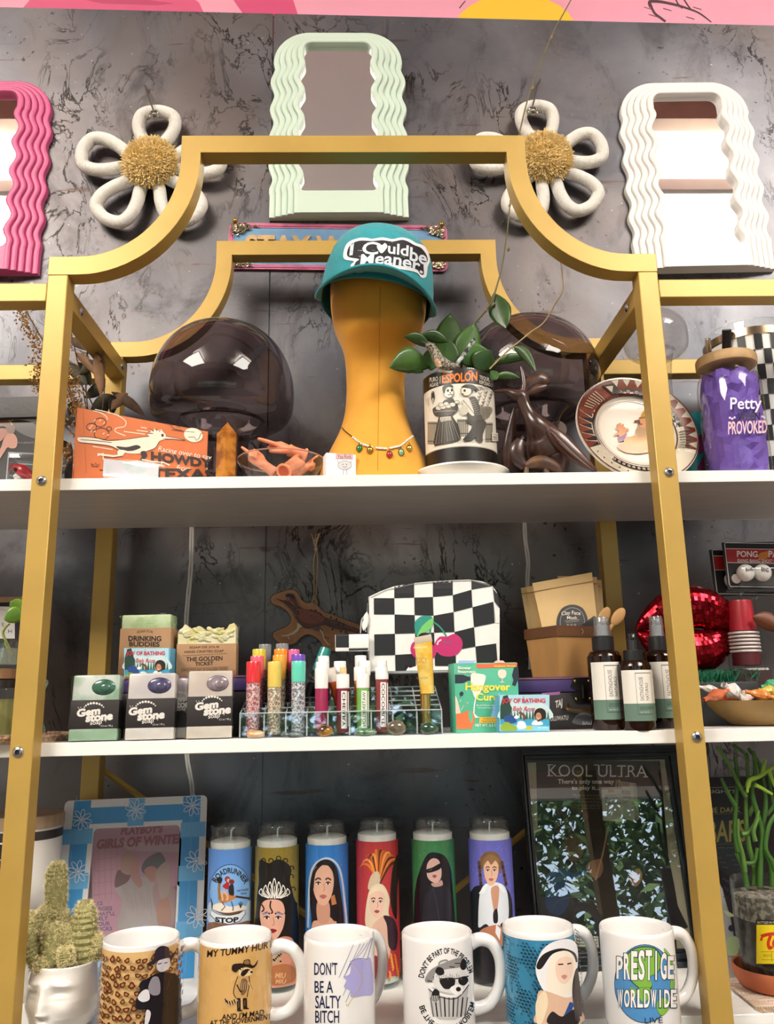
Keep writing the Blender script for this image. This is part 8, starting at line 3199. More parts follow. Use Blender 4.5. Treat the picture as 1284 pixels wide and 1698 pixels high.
t, a = candle(507.5, 577, 1358, 1402, CYL, 'tall candle with blue label, person with straight dark hair under a veil', '#2f78c4', ['#4a90d6', '#2464ab', '#6aa8e2'])
a.zoom(3.553, 320, 1220)
a.line([(680, 1130), (690, 860), (720, 760), (790, 722), (850, 760), (880, 860), (905, 1100)], 12, '#b9c4cf', True)
a.blob([(700, 1120), (690, 900), (720, 770), (780, 728), (840, 765), (865, 880), (890, 1110), (890, 1450), (690, 1450)], '#1a1316')
a.blob([(700, 1130), (740, 1085), (790, 1060), (830, 1090), (850, 1130), (850, 1450), (700, 1450)], '#c99a84')
a.blob([(735, 980), (800, 980), (805, 1080), (770, 1110), (735, 1080)], '#c08e78')
face(a, 768, 880, 128, 230, '#d2a48c', '#a8605a', '#3a2620')
a.line([(775, 740), (720, 800), (705, 900)], 16, '#1a1316', True)
a.line([(785, 740), (830, 800), (842, 900)], 16, '#1a1316', True)
a.poly([(812, 945), (834, 935), (846, 990), (818, 998)], '#b5744a')
for i in range(6):
 a.line([(880 + i * 4, 900 + i * 20), (900 + i * 2, 1130)], 2.5, '#cfd8e0')
a.obj('label_print', t, .3, .3)

t, a = candle(590, 659, 1354.5, 1396, CYL, 'tall candle with red label, blonde person with orange feather headdress', '#b3363a', ['#c4444a', '#9f2c33'])
a.zoom(3.553, 560, 1220)
rr = random.Random(6)
for i in range(15):
 x1, y1 = 150 + i * 15, 760 - 92 * sin(pi * (i + .5) / 15) + rr.uniform(-12, 12)
 mx = lerp(240, x1, .55)
 a.line([(245, 880), (mx, lerp(880, y1, .75) - 16), (x1, y1), (x1 + (i - 7) * 4, y1 + 34)], lambda q: 12 * sin(pi * min(q + .12, 1)) + 2, rr.choice(['#d9772c', '#b5551f', '#e69a4a', '#4a2418', '#c96a2a']), True)
a.blob([(320, 800), (350, 700), (362, 780), (350, 900), (345, 1080), (310, 980)], '#2a1a1a')
a.blob([(180, 900), (200, 820), (240, 800), (250, 860), (220, 900)], '#c9b49a')
a.blob([(165, 1110), (180, 940), (215, 880), (270, 880), (305, 960), (300, 1050), (340, 1130), (300, 1180), (220, 1160)], '#dccbb0')
a.blob([(200, 1150), (240, 1080), (290, 1060), (310, 1130), (310, 1260), (290, 1330), (220, 1330)], '#d9b09c')
a.blob([(270, 1060), (330, 1080), (352, 1170), (340, 1260), (300, 1240), (290, 1120)], '#3a2630')
face(a, 232, 985, 92, 170, '#e2bca8', '#9a4a48', '#5a4030')
a.blob([(186, 940), (215, 895), (270, 895), (290, 950), (255, 915), (215, 920)], '#e2d2b4')
for i in range(22):
 x, y = 262 + (i * 29) % 90, 1265 + (i * 41) % 140
 a.line([(x, y), (x + 8, y + 18), (x + 2, y + 36)], 9, ['#d9772c', '#b5551f', '#e69a4a'][i % 3])
a.blob([(150, 1320), (240, 1300), (270, 1420), (150, 1420)], '#7a2a2a')
a.obj('label_print', t, .3, .3)

t, a = candle(681, 751, 1353.7, 1394.5, CYL, 'tall candle with glittery green label, person in black with sunglasses', '#3a7a4a', ['#5aa868', '#2c5f3a', '#7cc088', '#1f4a2e'])
a.zoom(3.553, 560, 1220)
HB2 = '#14121a'
a.blob([(450, 1110), (460, 900), (490, 780), (530, 700), (580, 688), (640, 720), (672, 830), (685, 1110), (685, 1420), (450, 1420)], HB2)
a.blob([(500, 1110), (520, 940), (600, 880), (650, 900), (685, 1000), (685, 1420), (500, 1420)], '#22202a')
a.blob([(530, 830), (528, 760), (560, 722), (600, 740), (612, 820), (590, 866), (560, 862)], '#c9a298')
a.blob([(525, 788), (560, 775), (608, 750), (608, 778), (580, 796), (530, 808)], '#0f0e12')
a.line([(540, 795), (556, 786)], 4, '#6a6870')
a.blob([(558, 826), (570, 818), (584, 824), (572, 838)], '#8d4a4c')
a.blob([(552, 870), (590, 866), (612, 850), (618, 880), (570, 890)], '#b58d84')
a.line([(560, 890), (580, 960), (600, 1090)], 4, '#3c3a46')
a.obj('label_print', t, .3, .3)

t, a = candle(774, 845, 1352, 1394, CYL, 'tall candle with violet label, person with braids in tied white shirt', '#6a6ac4', ['#8d90dc', '#5658ad', '#a4a8e6'])
a.zoom(3.553, 560, 1220)
a.blob([(770, 1000), (800, 900), (850, 880), (960, 880), (1010, 920), (1028, 1000), (1028, 1200), (1010, 1420), (770, 1420)], '#1f1c28')
a.blob([(830, 1100), (840, 930), (880, 870), (960, 870), (1000, 930), (1005, 1080), (960, 1110), (950, 1200), (930, 1180), (880, 1110), (838, 1130)], '#dfe6ee')
a.blob([(905, 900), (950, 890), (945, 1000), (930, 1060), (915, 1000)], '#c99478')
a.blob([(918, 1040), (940, 1020), (944, 1095), (920, 1100)], '#2a2026')
a.blob([(840, 1150), (900, 1120), (960, 1120), (985, 1190), (960, 1250), (880, 1240), (830, 1210)], '#b97a5a')
a.poly([(935, 1110), (962, 1140), (955, 1205), (930, 1160)], '#dfe6ee')
a.blob([(845, 800), (842, 720), (880, 684), (930, 686), (962, 730), (958, 820), (940, 760), (900, 720), (866, 760)], '#7a5a38')
face(a, 905, 800, 88, 160, '#e0b499', '#b5605e', '#5a402c')
a.blob([(858, 770), (862, 725), (900, 698), (948, 725), (952, 770), (930, 735), (905, 760), (885, 735)], '#8d6a42')
for x0, x1 in ((836, 846), (968, 990)):
 for i in range(6):
  a.ell(lerp(x0, x1, i / 5), 750 + i * 24, 9, 15, '#3a2a24' if i % 2 else '#5a4030', 10)
a.poly([(834, 930), (872, 870), (886, 884), (862, 930)], '#eef2f6')
a.poly([(954, 868), (990, 920), (975, 925), (946, 886)], '#eef2f6')
a.blob([(780, 1250), (1000, 1250), (1000, 1420), (780, 1420)], '#17151c', 3)
a.obj('label_print', t, .3, .3)

# ---- blue and white picture frame with flowers
P = Panel(85, 340, 1323, Z3, .150, .178, radians(13), (108, 344))
FRB = P.root('picture_frame', 'blue and white checked ceramic picture frame with outlined flowers', 'picture frame')
w2, hh = P.w / 2, P.h
S_ = P.surf()
def fl(x, y):
 u, v = S_.hit(x / 3.553, y / 3.553 + 1220)
 return u, v
itl, itr = fl(552, 562), fl(1062, 510)
ux0, ux1, vt = itl[0], itr[0], (itl[1] + itr[1]) / 2
vb = hh * .175
def rr2(x0, z0, x1, z1, r, n=4):
 out = []
 for cx_, cz_, a0 in ((x1 - r, z1 - r, 0), (x0 + r, z1 - r, 90), (x0 + r, z0 + r, 180), (x1 - r, z0 + r, 270)):
  for i in range(n + 1):
   q = radians(a0 + 90 * i / n)
   out.append((cx_ + r * cos(q), cz_ + r * sin(q)))
 return out
m = MB()
m.prism(rr2(-w2, 0, w2, hh, .006), 0, .012, [rr2(ux0, vb, ux1, vt, .006)])
bevel(m.obj('ceramic_frame', mat('#e6e8ea', .12, coat=.5), FRB), .002)
MB().box(((ux0 + ux1) / 2, .008, (vb + vt) / 2), (ux1 - ux0 + .01, .003, vt - vb + .01)).obj('backing', mat('#6a4a52', .6), FRB)
a = Art(S_, 3.553, 0, 1220, off=.0003)
B1, B2 = '#4a9fdc', '#70b8e8'
def urect(u0, u1, v0, v1, col):
 a.uvpoly([(u0, v0), (u1, v0), (u1, v1), (u0, v1)], col)
e = .004
bt, bl = (hh - vt), (ux0 + w2)
urect(-w2 + bl * .30, ux1 + bl * .65, vt + bt * .16, vt + bt * .72, B1)
urect(-w2 + bl * .30, w2 - bl * .35, vb - vb * .8, vb - vb * .2, B1)
urect(-w2 + bl * .30, -w2 + bl * .84, .004, hh - .001, B1)
urect(w2 - bl * .80, w2 - bl * .22, .004, hh - .001, B1)
for f in (.20, .52, .78):
 z = lerp(vb * .4, hh, f)
 urect(-w2 + .001, ux0 - .001, z - .009, z + .009, B2)
 urect(ux1 + .001, w2 - .001, z - .007, z + .011, B2)
for u in (-.0, ):
 urect(u - .010, u + .010, vt + .001, hh - .001, B2)
for i in range(26):
 z = .01 + i * hh / 27
 a.uvpoly([(-w2 + bl * .36, z), (-w2 + bl * .38, z), (-w2 + bl * .38, z + .011), (-w2 + bl * .36, z + .011)], '#6fb0dc')
 a.uvpoly([(w2 - bl * .5, z), (w2 - bl * .48, z), (w2 - bl * .48, z + .011), (w2 - bl * .5, z + .011)], '#6fb0dc')
for x, y, s_ in ((482, 495, 62), (800, 437, 62), (1135, 412, 62), (462, 800, 66), (1156, 738, 66), (1162, 1064, 70), (470, 1160, 66)):
 for k in range(8):
  q = 2 * pi * k / 8 + .2
  a.ring(x + s_ * .60 * cos(q), y + s_ * .62 * sin(q), s_ * .38, s_ * .18, 4, '#dfeaf2', n=14, rot=math.degrees(q))
 a.ell(x, y, 11, 11, '#cfe2ee', 10)
a.obj('glaze_pattern', FRB, .12, .5)
R3 = Matrix.Rotation(P.rz, 3, 'Z') @ Matrix.Rotation(-P.lean, 3, 'X')
a = Art(PlaneS(P.mid + R3 @ V((0, .0064, 0)), R3 @ V((1, 0, 0)), R3 @ V((0, 0, 1))), 3.553, 0, 1220, off=.0)
PKB = '#dcb0c0'
a.poly([(540, 540), (1075, 490), (1085, 1400), (545, 1440)], PKB)
a.poly([(900, 900), (1080, 880), (1085, 1250), (980, 1250)], '#a8808f')
for i in range(4):
 a.line([(555, 730 + i * 70), (680, 715 + i * 70)], 3, '#bb8a9c')
 a.line([(580 + i * 36, 640), (584 + i * 36, 960)], 3, '#bb8a9c')
a.poly([(690, 625), (1062, 640), (1062, 688), (760, 676)], '#e2d2d2')
RD = '#a8455a'
a.text("PLAYBOY'S", 710, 538, 956, 586, RD, .05, slope=-14, shear=.15)
a.text('GIRLS OF WINTER', 566, 610, 1088, 670, RD, .05, slope=-36, shear=.15)
for i, s in enumerate(('112', 'PAGES', "THAT'LL", 'MELT', 'YOUR', 'SOCKS')):
 a.text(s, 556, 978 + i * 30, [606, 662, 680, 636, 650, 662][i], 1002 + i * 30, '#6a4f8d', .03, slope=-4)
# two people in pale winter coats
a.blob([(690, 1120), (720, 980), (680, 900), (740, 850), (840, 830), (900, 860), (950, 960), (930, 1120), (760, 1140)], '#c9d0c4')
a.blob([(900, 900), (960, 860), (1060, 940), (1066, 1110), (960, 1130), (920, 1040)], '#c4b0a8')
a.blob([(930, 980), (990, 960), (1010, 1060), (980, 1120), (930, 1110)], '#cfa078')
a.blob([(676, 890), (690, 800), (730, 790), (770, 800), (760, 850), (720, 880)], '#6a4a44')
a.blob([(710, 790), (720, 700), (770, 680), (810, 720), (800, 780), (760, 820)], '#cbb094')
a.blob([(765, 760), (790, 700), (820, 740), (815, 800), (840, 870), (820, 895), (780, 850)], '#d2a48c')
a.blob([(838, 800), (850, 740), (900, 700), (950, 690), (980, 760), (950, 830), (910, 850)], '#4a6a62')
a.blob([(850, 800), (880, 770), (920, 780), (930, 840), (890, 860)], '#d2a48c')
a.blob([(920, 800), (980, 740), (1000, 800), (1000, 920), (950, 960), (930, 880)], '#cfc4ae')
for i in range(12):
 a.line([(720 + i * 18, 880 + (i % 4) * 20), (740 + i * 17, 960 + (i % 5) * 26)], 3, '#b5bdb0')
a.obj('magazine_cover', FRB, .3)
MB().prism(rr2(ux0 - .001, vb - .001, ux1 + .001, vt + .001, .006), .0035, .0048).obj('cover_glass', glass('#f6f2f4', 1.5, .05, .10, '#d8ccd2'), FRB, smooth=False)

# ---- framed cigarette poster
P = Panel(876, 1170, 1238, Z3, .172, .178, radians(9), (862, 1134))
PO2 = P.root('framed_poster', 'black framed vintage KOOL ULTRA cigarette advertisement leaning on the bottom shelf', 'framed poster')
S_ = P.surf()
def fk(x, y):
 return S_.hit(*z7(x, y))
w2, hh = P.w / 2, P.h
il, ir = fk(238, 600)[0], fk(1085, 600)[0]
vt, vb = fk(640, 145)[1], fk(640, 1275)[1]
m = MB()
for i, (f0, f1, d) in enumerate(((0, .35, -.004), (.30, .55, .002), (.5, .8, -.001), (.76, 1.0, .003))):
 def rc(f):
  return [(lerp(-w2, il, f), lerp(0, vb, f)), (lerp(w2, ir, f), lerp(0, vb, f)), (lerp(w2, ir, f), lerp(hh, vt, f)), (lerp(-w2, il, f), lerp(hh, vt, f))]
 m.prism(rc(f0), d, .012, [rc(f1)])
bevel(m.obj('frame', mat('#17181b', .28, coat=.3), PO2, smooth=False), .0012)
MB().box(((il + ir) / 2, .010, (vb + vt) / 2), (ir - il + .012, .003, vt - vb + .012)).obj('mat_board', mat('#c9bda4', .6, noise=.04, scale=30), PO2)
R3 = Matrix.Rotation(P.rz, 3, 'Z') @ Matrix.Rotation(-P.lean, 3, 'X')
a = Art(PlaneS(P.mid + R3 @ V((0, .0083, 0)), R3 @ V((1, 0, 0)), R3 @ V((0, 0, 1))), 3.553, 820, 1220, off=.0)
BKP = '#1e1a1c'
a.poly([(246, 148), (975, 148), (1080, 1290), (275, 1300)], BKP)
WHP = '#f4efe4'
# serif display lettering
a.text('KOOL ULTRA', 318, 170, 900, 240, WHP, -.005, slope=4)
for x, w_ in ((318, 44), (356, 40), (556, 56), (588, 40), (642, 40), (676, 56), (742, 60), (800, 40), (842, 36), (880, 40)):
 pass
for x0, x1, y in ((312, 346, 171), (312, 346, 236), (372, 398, 237), (540, 566, 238), (586, 612, 172), (628, 652, 172), (664, 690, 174), (728, 756, 240), (770, 796, 240), (878, 906, 243)):
 a.line([(x0, y), (x1, y)], 5, WHP)
a.text("There's only one way", 374, 254, 706, 292, WHP, .02)
a.text('to play it...', 456, 294, 620, 326, WHP, .02)
for i, (x, s) in enumerate(((466, 'No other ultra brings'), (474, 'you a sensation this'), (432, 'refreshing. Even at 2 mg.,'), (446, 'Kool Ultra has taste that'), (494, 'outplays them all.'))):
 a.text(s, x, 343 + i * 19, 626, 358 + i * 19, '#8d857c', .0, slope=2)
a.poly([(632, 306), (752, 300), (764, 506), (640, 500)], '#cfc9b8')
a.poly([(632, 306), (752, 300), (753, 312), (633, 318)], '#a98a62')
a.poly([(670, 318), (704, 316), (704, 332), (670, 334)], '#a07a4a')
a.line([(652, 352), (738, 348), (740, 400), (656, 404), (652, 352)], 3, '#3c4a3e')
a.text('KOOL', 660, 356, 734, 376, '#2c3a30', .01, slope=-2)
a.text('ULTRA', 662, 382, 734, 398, '#2c3a30', .0, slope=-2)
a.poly([(744, 268), (836, 280), (856, 490), (826, 508), (764, 486)], '#bdb7a6')
a.poly([(818, 290), (836, 282), (856, 490), (828, 508)], '#a39d8d')
a.poly([(750, 272), (796, 278), (796, 300), (752, 296)], '#a98a62')
a.text('KOOL', 756, 320, 806, 342, '#2c3a30', .01, slope=6)
a.text('ULTRA', 760, 350, 806, 366, '#2c3a30', .0, slope=4)
a.line([(716, 300), (722, 262)], 12, '#b08d5e')
a.line([(736, 300), (736, 258)], 12, '#c9a878')
# the photograph on the poster: a person in blue playing drums
a.blob([(246, 560), (420, 520), (640, 560), (900, 540), (1000, 620), (1080, 1000), (1080, 1160), (280, 1160), (260, 800)], '#2a2326', 3)
a.ell(420, 540, 70, 46, '#4a2c24', 20)
a.ell(470, 660, 60, 84, '#7a5240', 24)
a.blob([(300, 830), (380, 780), (470, 810), (540, 780), (548, 820), (460, 850), (380, 860), (330, 880)], '#2b4a7a')
a.blob([(330, 850), (420, 830), (440, 980), (380, 1060), (300, 1000)], '#263f68')
a.blob([(540, 770), (580, 735), (630, 730), (640, 790), (610, 840), (560, 820)], '#9a6a50')
a.line([(596, 850), (640, 690), (672, 530)], 9, '#b5956a')
a.blob([(790, 830), (850, 780), (870, 840), (830, 890)], '#a87a50')
for i in range(6):
 a.ell(350 + i * 38, 420 + (i % 3) * 24, 20, 22, '#5a1f26', 12)
a.ring(480, 1010, 130, 60, 4, '#6a655c', 180, 330)
a.line([(930, 920), (934, 1010)], 5, '#8d867a')
a.blob([(880, 960), (1050, 950), (1070, 1100), (890, 1060)], '#231a22')
a.blob([(380, 1060), (480, 1040), (600, 1080), (610, 1160), (400, 1130)], '#121114')
a.poly([(470, 1176), (612, 1182), (616, 1248), (472, 1240)], '#c9c2b2')
for i in range(3):
 a.line([(480, 1190 + i * 18), (606, 1194 + i * 18)], 5, '#5a554c')
a.obj('poster_print', PO2, .5)
m = MB()
m.prism([(il - .002, vb - .002), (ir + .002, vb - .002), (ir + .002, vt + .002), (il - .002, vt + .002)], .0045, .0060)
m.obj('poster_glass', glass('#f4f6f5', 1.6, .004), PO2, smooth=False)

# ---- lidded white candle jars, one on the other, at the left edge
def jar(px, rpx, ytop_lid, ylid, z0, Y, label):
 b = base_on(px, z0 + .04, Y)
 b.z = z0
 t = thing('candle_jar', label, 'candle')
 t.location = b
 k = mpp(b + V((0, 0, .06)))
 R = rpx * k
 hl = height_at(b + V((0, -R, 0)), ylid)
 ht = height_at(b + V((0, -R, 0)), ytop_lid)
 MB().lathe([(0, .001), (R * .88, 0), (R * .97, .006), (R, .014), (R, hl - .002), (R * .97, hl), (R * .9, hl), (R * .9, .01), (0, .01)], 56).obj('glass_jar', mat('#dedad2', .22, coat=.4), t)
 MB().lathe([(R * 1.003, hl * .86), (R * 1.003, hl * .97)], 56).obj('dark_band', mat('#35302f', .4), t)
 MB().lathe([(0, hl), (R * 1.02, hl + .0003), (R * 1.03, hl + .002), (R * 1.03, ht - .002), (R * 1.0, ht), (0, ht)], 56).obj('wooden_lid', mat('#b39a7c', .55, noise=.1, scale=40, stretch=(1, 5, 1)), t)
 a = Art(CylS(b, R, 60), off=.0006)
 a.uvpoly([(lerp(-.55, .32, i / 10), hl * .84) for i in range(11)] + [(lerp(.32, -.55, i / 10), hl * .18) for i in range(11)], '#1d1b1c')
 for i in range(4):
  z = hl * (.26 + .13 * i)
  a.uvpoly([(.05, z), (.28, z), (.28, z + .0012), (.05, z + .0012)], '#b9b4aa')
 a.obj('dark_label', t, .5)
 return t, ht
b0 = .05
t1, h1 = jar(30, 56, 1520, 1536, Z3, .150, 'lower cream candle jar with black label at the left edge')
jar(38, 58, 1357, 1378, Z3 + h1 + .0006, .150, 'upper white candle jar with wooden lid stacked at the left edge')

# ---- cactus in a white face pot
CY2 = .055
b = base_on(109, Z3 + .06, CY2)
b.z = Z3
FP = thing('face_planter', 'white ceramic planter with a closed-eyed face at the left front', 'planter', b, face_cam(b.x, b.y) + .10)
k = mpp(b + V((0, 0, .05)))
hp = height_at(b, 1592)
R = 53 * k
def pot(u, v):
 a_ = 2 * pi * u
 z = hp * v
 r = interp([(0, R * .80), (.06, R * .93), (.25, R * 1.06), (.5, R * 1.10), (.75, R * 1.05), (.92, R * .99), (1, R * .985)], v)
 x, y = r * cos(a_), r * sin(a_)
 da = (a_ - 1.5 * pi + pi) % (2 * pi) - pi
 f = lambda c, w_: math.exp(-((da - c) / w_) ** 2)
 g = lambda c, w_: math.exp(-((v - c) / w_) ** 2)
 d = .0075 * f(0, .13) * interp([(.28, 0), (.36, 1), (.44, .9), (.74, .45), (.82, 0)], v)
 for s_ in (-1, 1):
  d += .0035 * f(s_ * .46, .30) * g(.80 - .10 * abs(da - s_ * .2), .055)
  d -= .0042 * f(s_ * .44, .24) * g(.62, .085)
  d += .0026 * f(s_ * .46, .20) * g(.585, .035)
  d += .0022 * f(s_ * .6, .28) * g(.40, .12)
  d += .0030 * f(s_ * .10, .07) * g(.33, .05)
 d += .0040 * f(0, .20) * g(.195, .032) + .0040 * f(0, .16) * g(.125, .032) - .0028 * f(0, .22) * g(.160, .012)
 n = V((cos(a_), sin(a_), 0))
 return V((x, y, z)) + n * d
m = MB()
m.grid(pot, 150, 70, True)
m.lathe([(R * .985, hp), (R * .96, hp + .0012), (R * .92, hp), (R * .90, hp * .86), (0, hp * .85)], 60)
m.lathe([(0, .0004), (R * .80, .0)], 60)
m.obj('face_pot', mat('#e9e5df', .16, coat=.5), FP, fix=True, ang=80)
CC = thing('cactus', 'clustered golden-spined cactus growing in the white face planter', 'cactus', b + V((0, 0, hp * .86)))
MB().lathe([(0, .004), (R * .88, .001)], 40).obj('soil', mat('#4a3a2c', .9, noise=.3, scale=200), CC)
rr = random.Random(3)
CM = mat('#85814e', .7, color2='#a09a66', scale=260, bump=.6)
spn = MB()
for pts, dy in (([(94, 1520, 16), (93, 1490, 17), (94, 1455, 17), (95, 1438, 14), (95, 1429, 7)], .018), ([(138, 1600, 20), (138, 1570, 21), (140, 1535, 21), (141, 1508, 17), (142, 1493, 8)], -.002),
    ([(78, 1560, 14), (77, 1530, 15), (76, 1512, 13), (76, 1502, 7)], .008), ([(56, 1560, 13), (53, 1540, 14), (51, 1522, 12), (51, 1512, 6)], .010), ([(87, 1606, 14), (86, 1575, 15), (85, 1545, 14), (85, 1528, 7)], -.016),
    ([(66, 1600, 15), (58, 1580, 18), (53, 1560, 16), (51, 1546, 8)], -.006), ([(110, 1600, 11), (109, 1588, 14), (109, 1576, 12), (109, 1569, 6)], -.024), ([(104, 1570, 14), (102, 1540, 16), (102, 1520, 14), (102, 1508, 7)], .004),
    ([(115, 1600, 14), (113, 1570, 15), (112, 1545, 14), (112, 1530, 7)], -.008), ([(157, 1590, 10), (160, 1572, 12), (160, 1556, 10), (160, 1547, 5)], -.004), ([(40, 1560, 9), (40, 1548, 10), (41, 1538, 6)], .004), ([(72, 1610, 12), (70, 1598, 13), (70, 1585, 8)], -.022)):
 P_, R_ = pxpath(pts, CY2 + dy, 6)
 m = MB()
 m.tube(P_, [r * (1 + .05 * (-1) ** i) for i, r in enumerate(R_)], 14)
 m.obj('cactus_stem', CM, CC, world=True)
 N = len(P_)
 for i in range(int(17 * N)):
  q = rr.uniform(0, N - 1.01)
  j = int(q)
  c_ = lerp(P_[j], P_[j + 1], q - j)
  r = lerp(R_[j], R_[j + 1], q - j)
  ax = (P_[j + 1] - P_[j]).normalized()
  u = ax.orthogonal().normalized()
  n = Matrix.Rotation(rr.uniform(0, 6.283), 3, ax) @ u
  p = c_ + n * r
  for s_ in range(5):
   d = (n * .5 + V((rr.gauss(0, .6), rr.gauss(0, .6), rr.gauss(0, .6)))).normalized() * rr.uniform(.002, .0046)
   w_ = d.orthogonal().normalized() * .00024
   spn.add([p - w_, p + w_, p + d], [[0, 1, 2]])
o = spn.obj('spines', mat('#e6d8a4', .6), CC, world=True, smooth=False)
o['kind'] = 'stuff'

# ---- right edge: dark box, bag with doodles, glass planter in a terracotta saucer on a woven mat
P = Panel(1166, 1330, 1288, Z3, .205, .205, radians(4))
t = P.root('dark_box', 'black box with gold lettering behind the pencil cactus', 'box')
m = MB()
rslab(m, P.w, P.h, .03, .001)
m.obj('carton', mat('#1b191c', .35), t)
a = Art(P.surf(), 3.55, 1084, 1220, off=.0003)
GD = '#a89a4a'
a.text('EIGHTS', 322, 318, 484, 338, '#b9b4a0', .0)
a.text('THE DARK', 296, 424, 512, 454, GD, .01, slope=-4)
a.text('BARS', 320, 500, 545, 630, GD, .02, slope=-6)
a.line([(330, 306), (560, 300)], 3, '#8d8a7a')
a.line([(330, 462), (560, 456)], 3, '#6a6034')
a.line([(330, 640), (560, 634)], 3, '#6a6034')
a.text('edible, sweetened', 380, 652, 500, 664, '#7a7048', .0)
for i in range(20):
 a.ell(380 + (i * 41) % 150, 690 + (i * 57) % 100, 3, 3, '#6a6a72', 6)
a.obj('box_lettering', t, .4)
P = Panel(1190, 1231, 1444, Z3, .120, .130, radians(6))
t = P.root('doodle_bag', 'translucent grey bag with black doodles beside the right front post', 'bag')
m = MB()
w2 = P.w / 2
m.prism([(-w2, 0), (w2, 0), (w2 * .98, P.h * .55), (w2 * .72, P.h * .82), (w2 * .15, P.h), (-w2, P.h)], 0, .010)
bevel(m.obj('bag_body', mat('#b4b5b8', .3, noise=.08, scale=60, coat=.3), t), .002)
a = Art(P.surf(), 3.55, 1084, 1220, off=.0004)
for i in range(7):
 x, y = 405 + (i * 23) % 66, 850 + i * 17
 a.line([(x, y), (x + 12, y - 14), (x + 20, y + 8), (x + 30, y - 6)], 4, '#3a3a40', True)
a.ell(456, 1132, 17, 19, '#3a3c44', 14)
a.blob([(412, 1030), (440, 1035), (475, 1060), (440, 1065)], '#c9d6a8')
a.blob([(430, 1200), (480, 1180), (505, 1220), (490, 1290), (440, 1290)], '#b9cf9a')
a.line([(440, 1298), (520, 1296)], 3, '#5a5a60')
a.obj('doodles', t, .4)
JY = .095
b = base_on(1286, Z3 + .02, JY)
b.z = Z3
k = mpp(b + V((0, 0, .03)))
mt = thing('woven_mat', 'striped woven mat with fringe under the terracotta saucer', 'mat', b)
m = MB()
x0, x1, y0, y1 = -76 * k, .14, -.058, .060
n = 34
m.grid(lambda u, v: (lerp(x0, x1, u), lerp(y0, y1, v), .0026 + .0008 * sin(u * 240) * sin(v * 200)), 90, 60)
m.box(((x0 + x1) / 2, (y0 + y1) / 2, .0011), (x1 - x0, y1 - y0, .002))
m.obj('woven_cloth', mat('#c9ab92', .85, color2='#e0d2c2', scale=120, stretch=(.3, 3, 1), bump=.5), mt)
m = MB()
rr = random.Random(8)
for i in range(70):
 x = lerp(x0, x1, i / 69)
 m.tube([(x, y0 + .001, .0018), (x + rr.uniform(-.001, .001), y0 - .005, .0015), (x + rr.uniform(-.003, .003), y0 - .011, .001)], .0008, 5)
m.obj('fringe', mat('#b59678', .85), mt)
ts = thing('terracotta_saucer', 'terracotta saucer under the glass planter at the right edge', 'saucer', b + V((0, 0, .0036)))
R = 67 * k
MB().lathe([(0, .002), (R * .70, 0), (R * .86, .001), (R * .97, .010), (R, .020), (R * .985, .022), (R * .94, .021), (R * .90, .010), (R * .8, .006), (0, .006)], 64).obj('saucer', mat('#b4633f', .7, noise=.08, scale=40), ts)
gb = b + V((0, 0, .0105))
GP = thing('glass_planter', 'glass bottle planter of gravel and soil with a yellow soda label', 'planter', gb)
R = 57 * k
hg = height_at(gb + V((0, -R, 0)), 1470)
MB().lathe([(0, .001), (R * .84, 0), (R * .92, .004), (R * .95, .02), (R * .98, hg * .5), (R, hg), (R * .96, hg), (R * .93, hg * .5), (R * .88, .008), (0, .006)], 56).obj('glass_wall', CLEAR, GP)
MB().lathe([(0, .007), (R * .86, .0075), (R * .90, .03), (R * .92, hg * .62), (0, hg * .62)], 48).obj('soil', mat('#241c16', .9, color2='#453a2e', scale=150, bump=.8), GP)
MB().lathe([(R * .90, hg * .6), (R * .925, hg * .62), (R * .94, hg * .85), (R * .6, hg * .88), (0, hg * .87)], 48).obj('gravel', mat('#a39c8d', .8, color2='#5f594e', scale=170, bump=1.0), GP)
a = Art(CylS(gb, R * .985, 56), 3.55, 1084, 1220, off=.0006)
a.rect(604, 1084, 760, 1112, '#1a1816')
a.text('BOTTLED IN MEXICO', 614, 1092, 758, 1106, '#d8d2c4', .0)
a.rect(608, 1112, 760, 1342, '#e8cf1f')
RDL = '#c9341f'
a.line([(634, 1180), (680, 1168), (740, 1164)], 20, RDL, True)
a.line([(640, 1186), (634, 1206)], 14, RDL, True)
a.line([(690, 1176), (676, 1220), (684, 1250), (700, 1240)], 18, RDL, True)
a.ring(722, 1222, 17, 24, 13, RDL, n=16)
a.line([(634, 1270), (760, 1266)], 3, '#8d7a1c')
a.text('600mL 20.3 FL OZ', 650, 1284, 694, 1300, '#3a3416', .0)
a.line([(698, 1270), (698, 1330)], 3, '#8d7a1c')
a.line([(640, 1318), (760, 1314)], 3, '#8d7a1c')
a.obj('yellow_label', GP, .35)
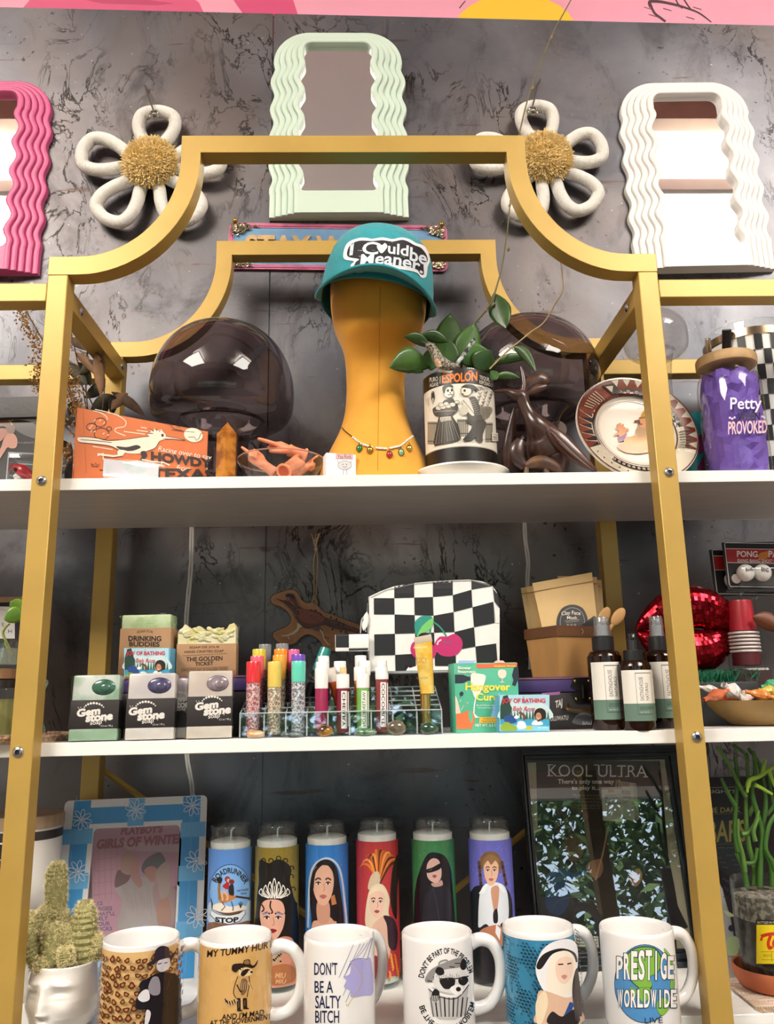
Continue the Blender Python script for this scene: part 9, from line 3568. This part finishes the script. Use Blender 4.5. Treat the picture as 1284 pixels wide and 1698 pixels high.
PC = thing('pencil_cactus', 'pencil cactus with tangled green stems in the glass planter', 'plant', gb + V((0, 0, hg * .8)))
def z8(x, y):
 return x / 3.55 + 1084, y / 3.55 + 1220
G_ = [mat('#3f6b24', .5, noise=.15, scale=60), mat('#577f33', .5, noise=.15, scale=60), mat('#9ac43c', .45)]
for pts, w_, cl, dy in (([(550, 890), (530, 780), (500, 700), (480, 560), (485, 400), (495, 250), (480, 120)], 4.6, 0, 0), ([(545, 360), (500, 280), (440, 160), (375, 65)], 4.0, 1, -.005), ([(480, 410), (440, 340), (400, 250)], 4.0, 0, -.008),
      ([(590, 880), (595, 780), (560, 640), (545, 480), (545, 340)], 5, 1, .004), ([(625, 890), (630, 700), (640, 590), (610, 450), (580, 330), (600, 210), (590, 90)], 5, 0, -.004), ([(700, 890), (690, 760), (650, 680), (640, 560), (660, 420), (650, 300), (620, 160), (560, 75)], 4.6, 0, .004),
      ([(520, 580), (560, 570), (600, 510), (620, 440)], 4, 1, -.006), ([(490, 690), (520, 740), (590, 745), (610, 660)], 4, 0, -.010), ([(560, 470), (590, 380), (560, 260), (548, 100)], 4, 1, .008),
      ([(555, 300), (570, 260), (620, 240), (680, 200), (730, 170)], 4.2, 2, -.012), ([(640, 220), (650, 180), (662, 140)], 3.4, 2, -.012), ([(600, 290), (640, 310), (700, 345)], 3.6, 2, -.014), ([(680, 210), (700, 260), (715, 300)], 3.4, 2, -.012), ([(568, 262), (556, 300), (552, 335)], 3.2, 2, -.014),
      ([(720, 800), (700, 740), (660, 660), (680, 530), (720, 460)], 4.6, 0, -.008), ([(600, 620), (590, 560), (620, 480)], 4, 1, -.012), ([(540, 800), (525, 700), (500, 600), (498, 490)], 4, 1, -.014), ([(470, 55), (520, 90), (560, 130)], 3.2, 0, .004), ([(640, 480), (700, 420), (690, 330), (670, 200)], 4, 0, .01)):
 m = MB()
 q = [z8(x, y) + (w_ * (1 - .35 * i / (len(pts) - 1)),) for i, (x, y) in enumerate(pts)]
 limb(m, q, JY + dy, 10, k=6)
 m.obj('stem', G_[cl], PC, world=True)
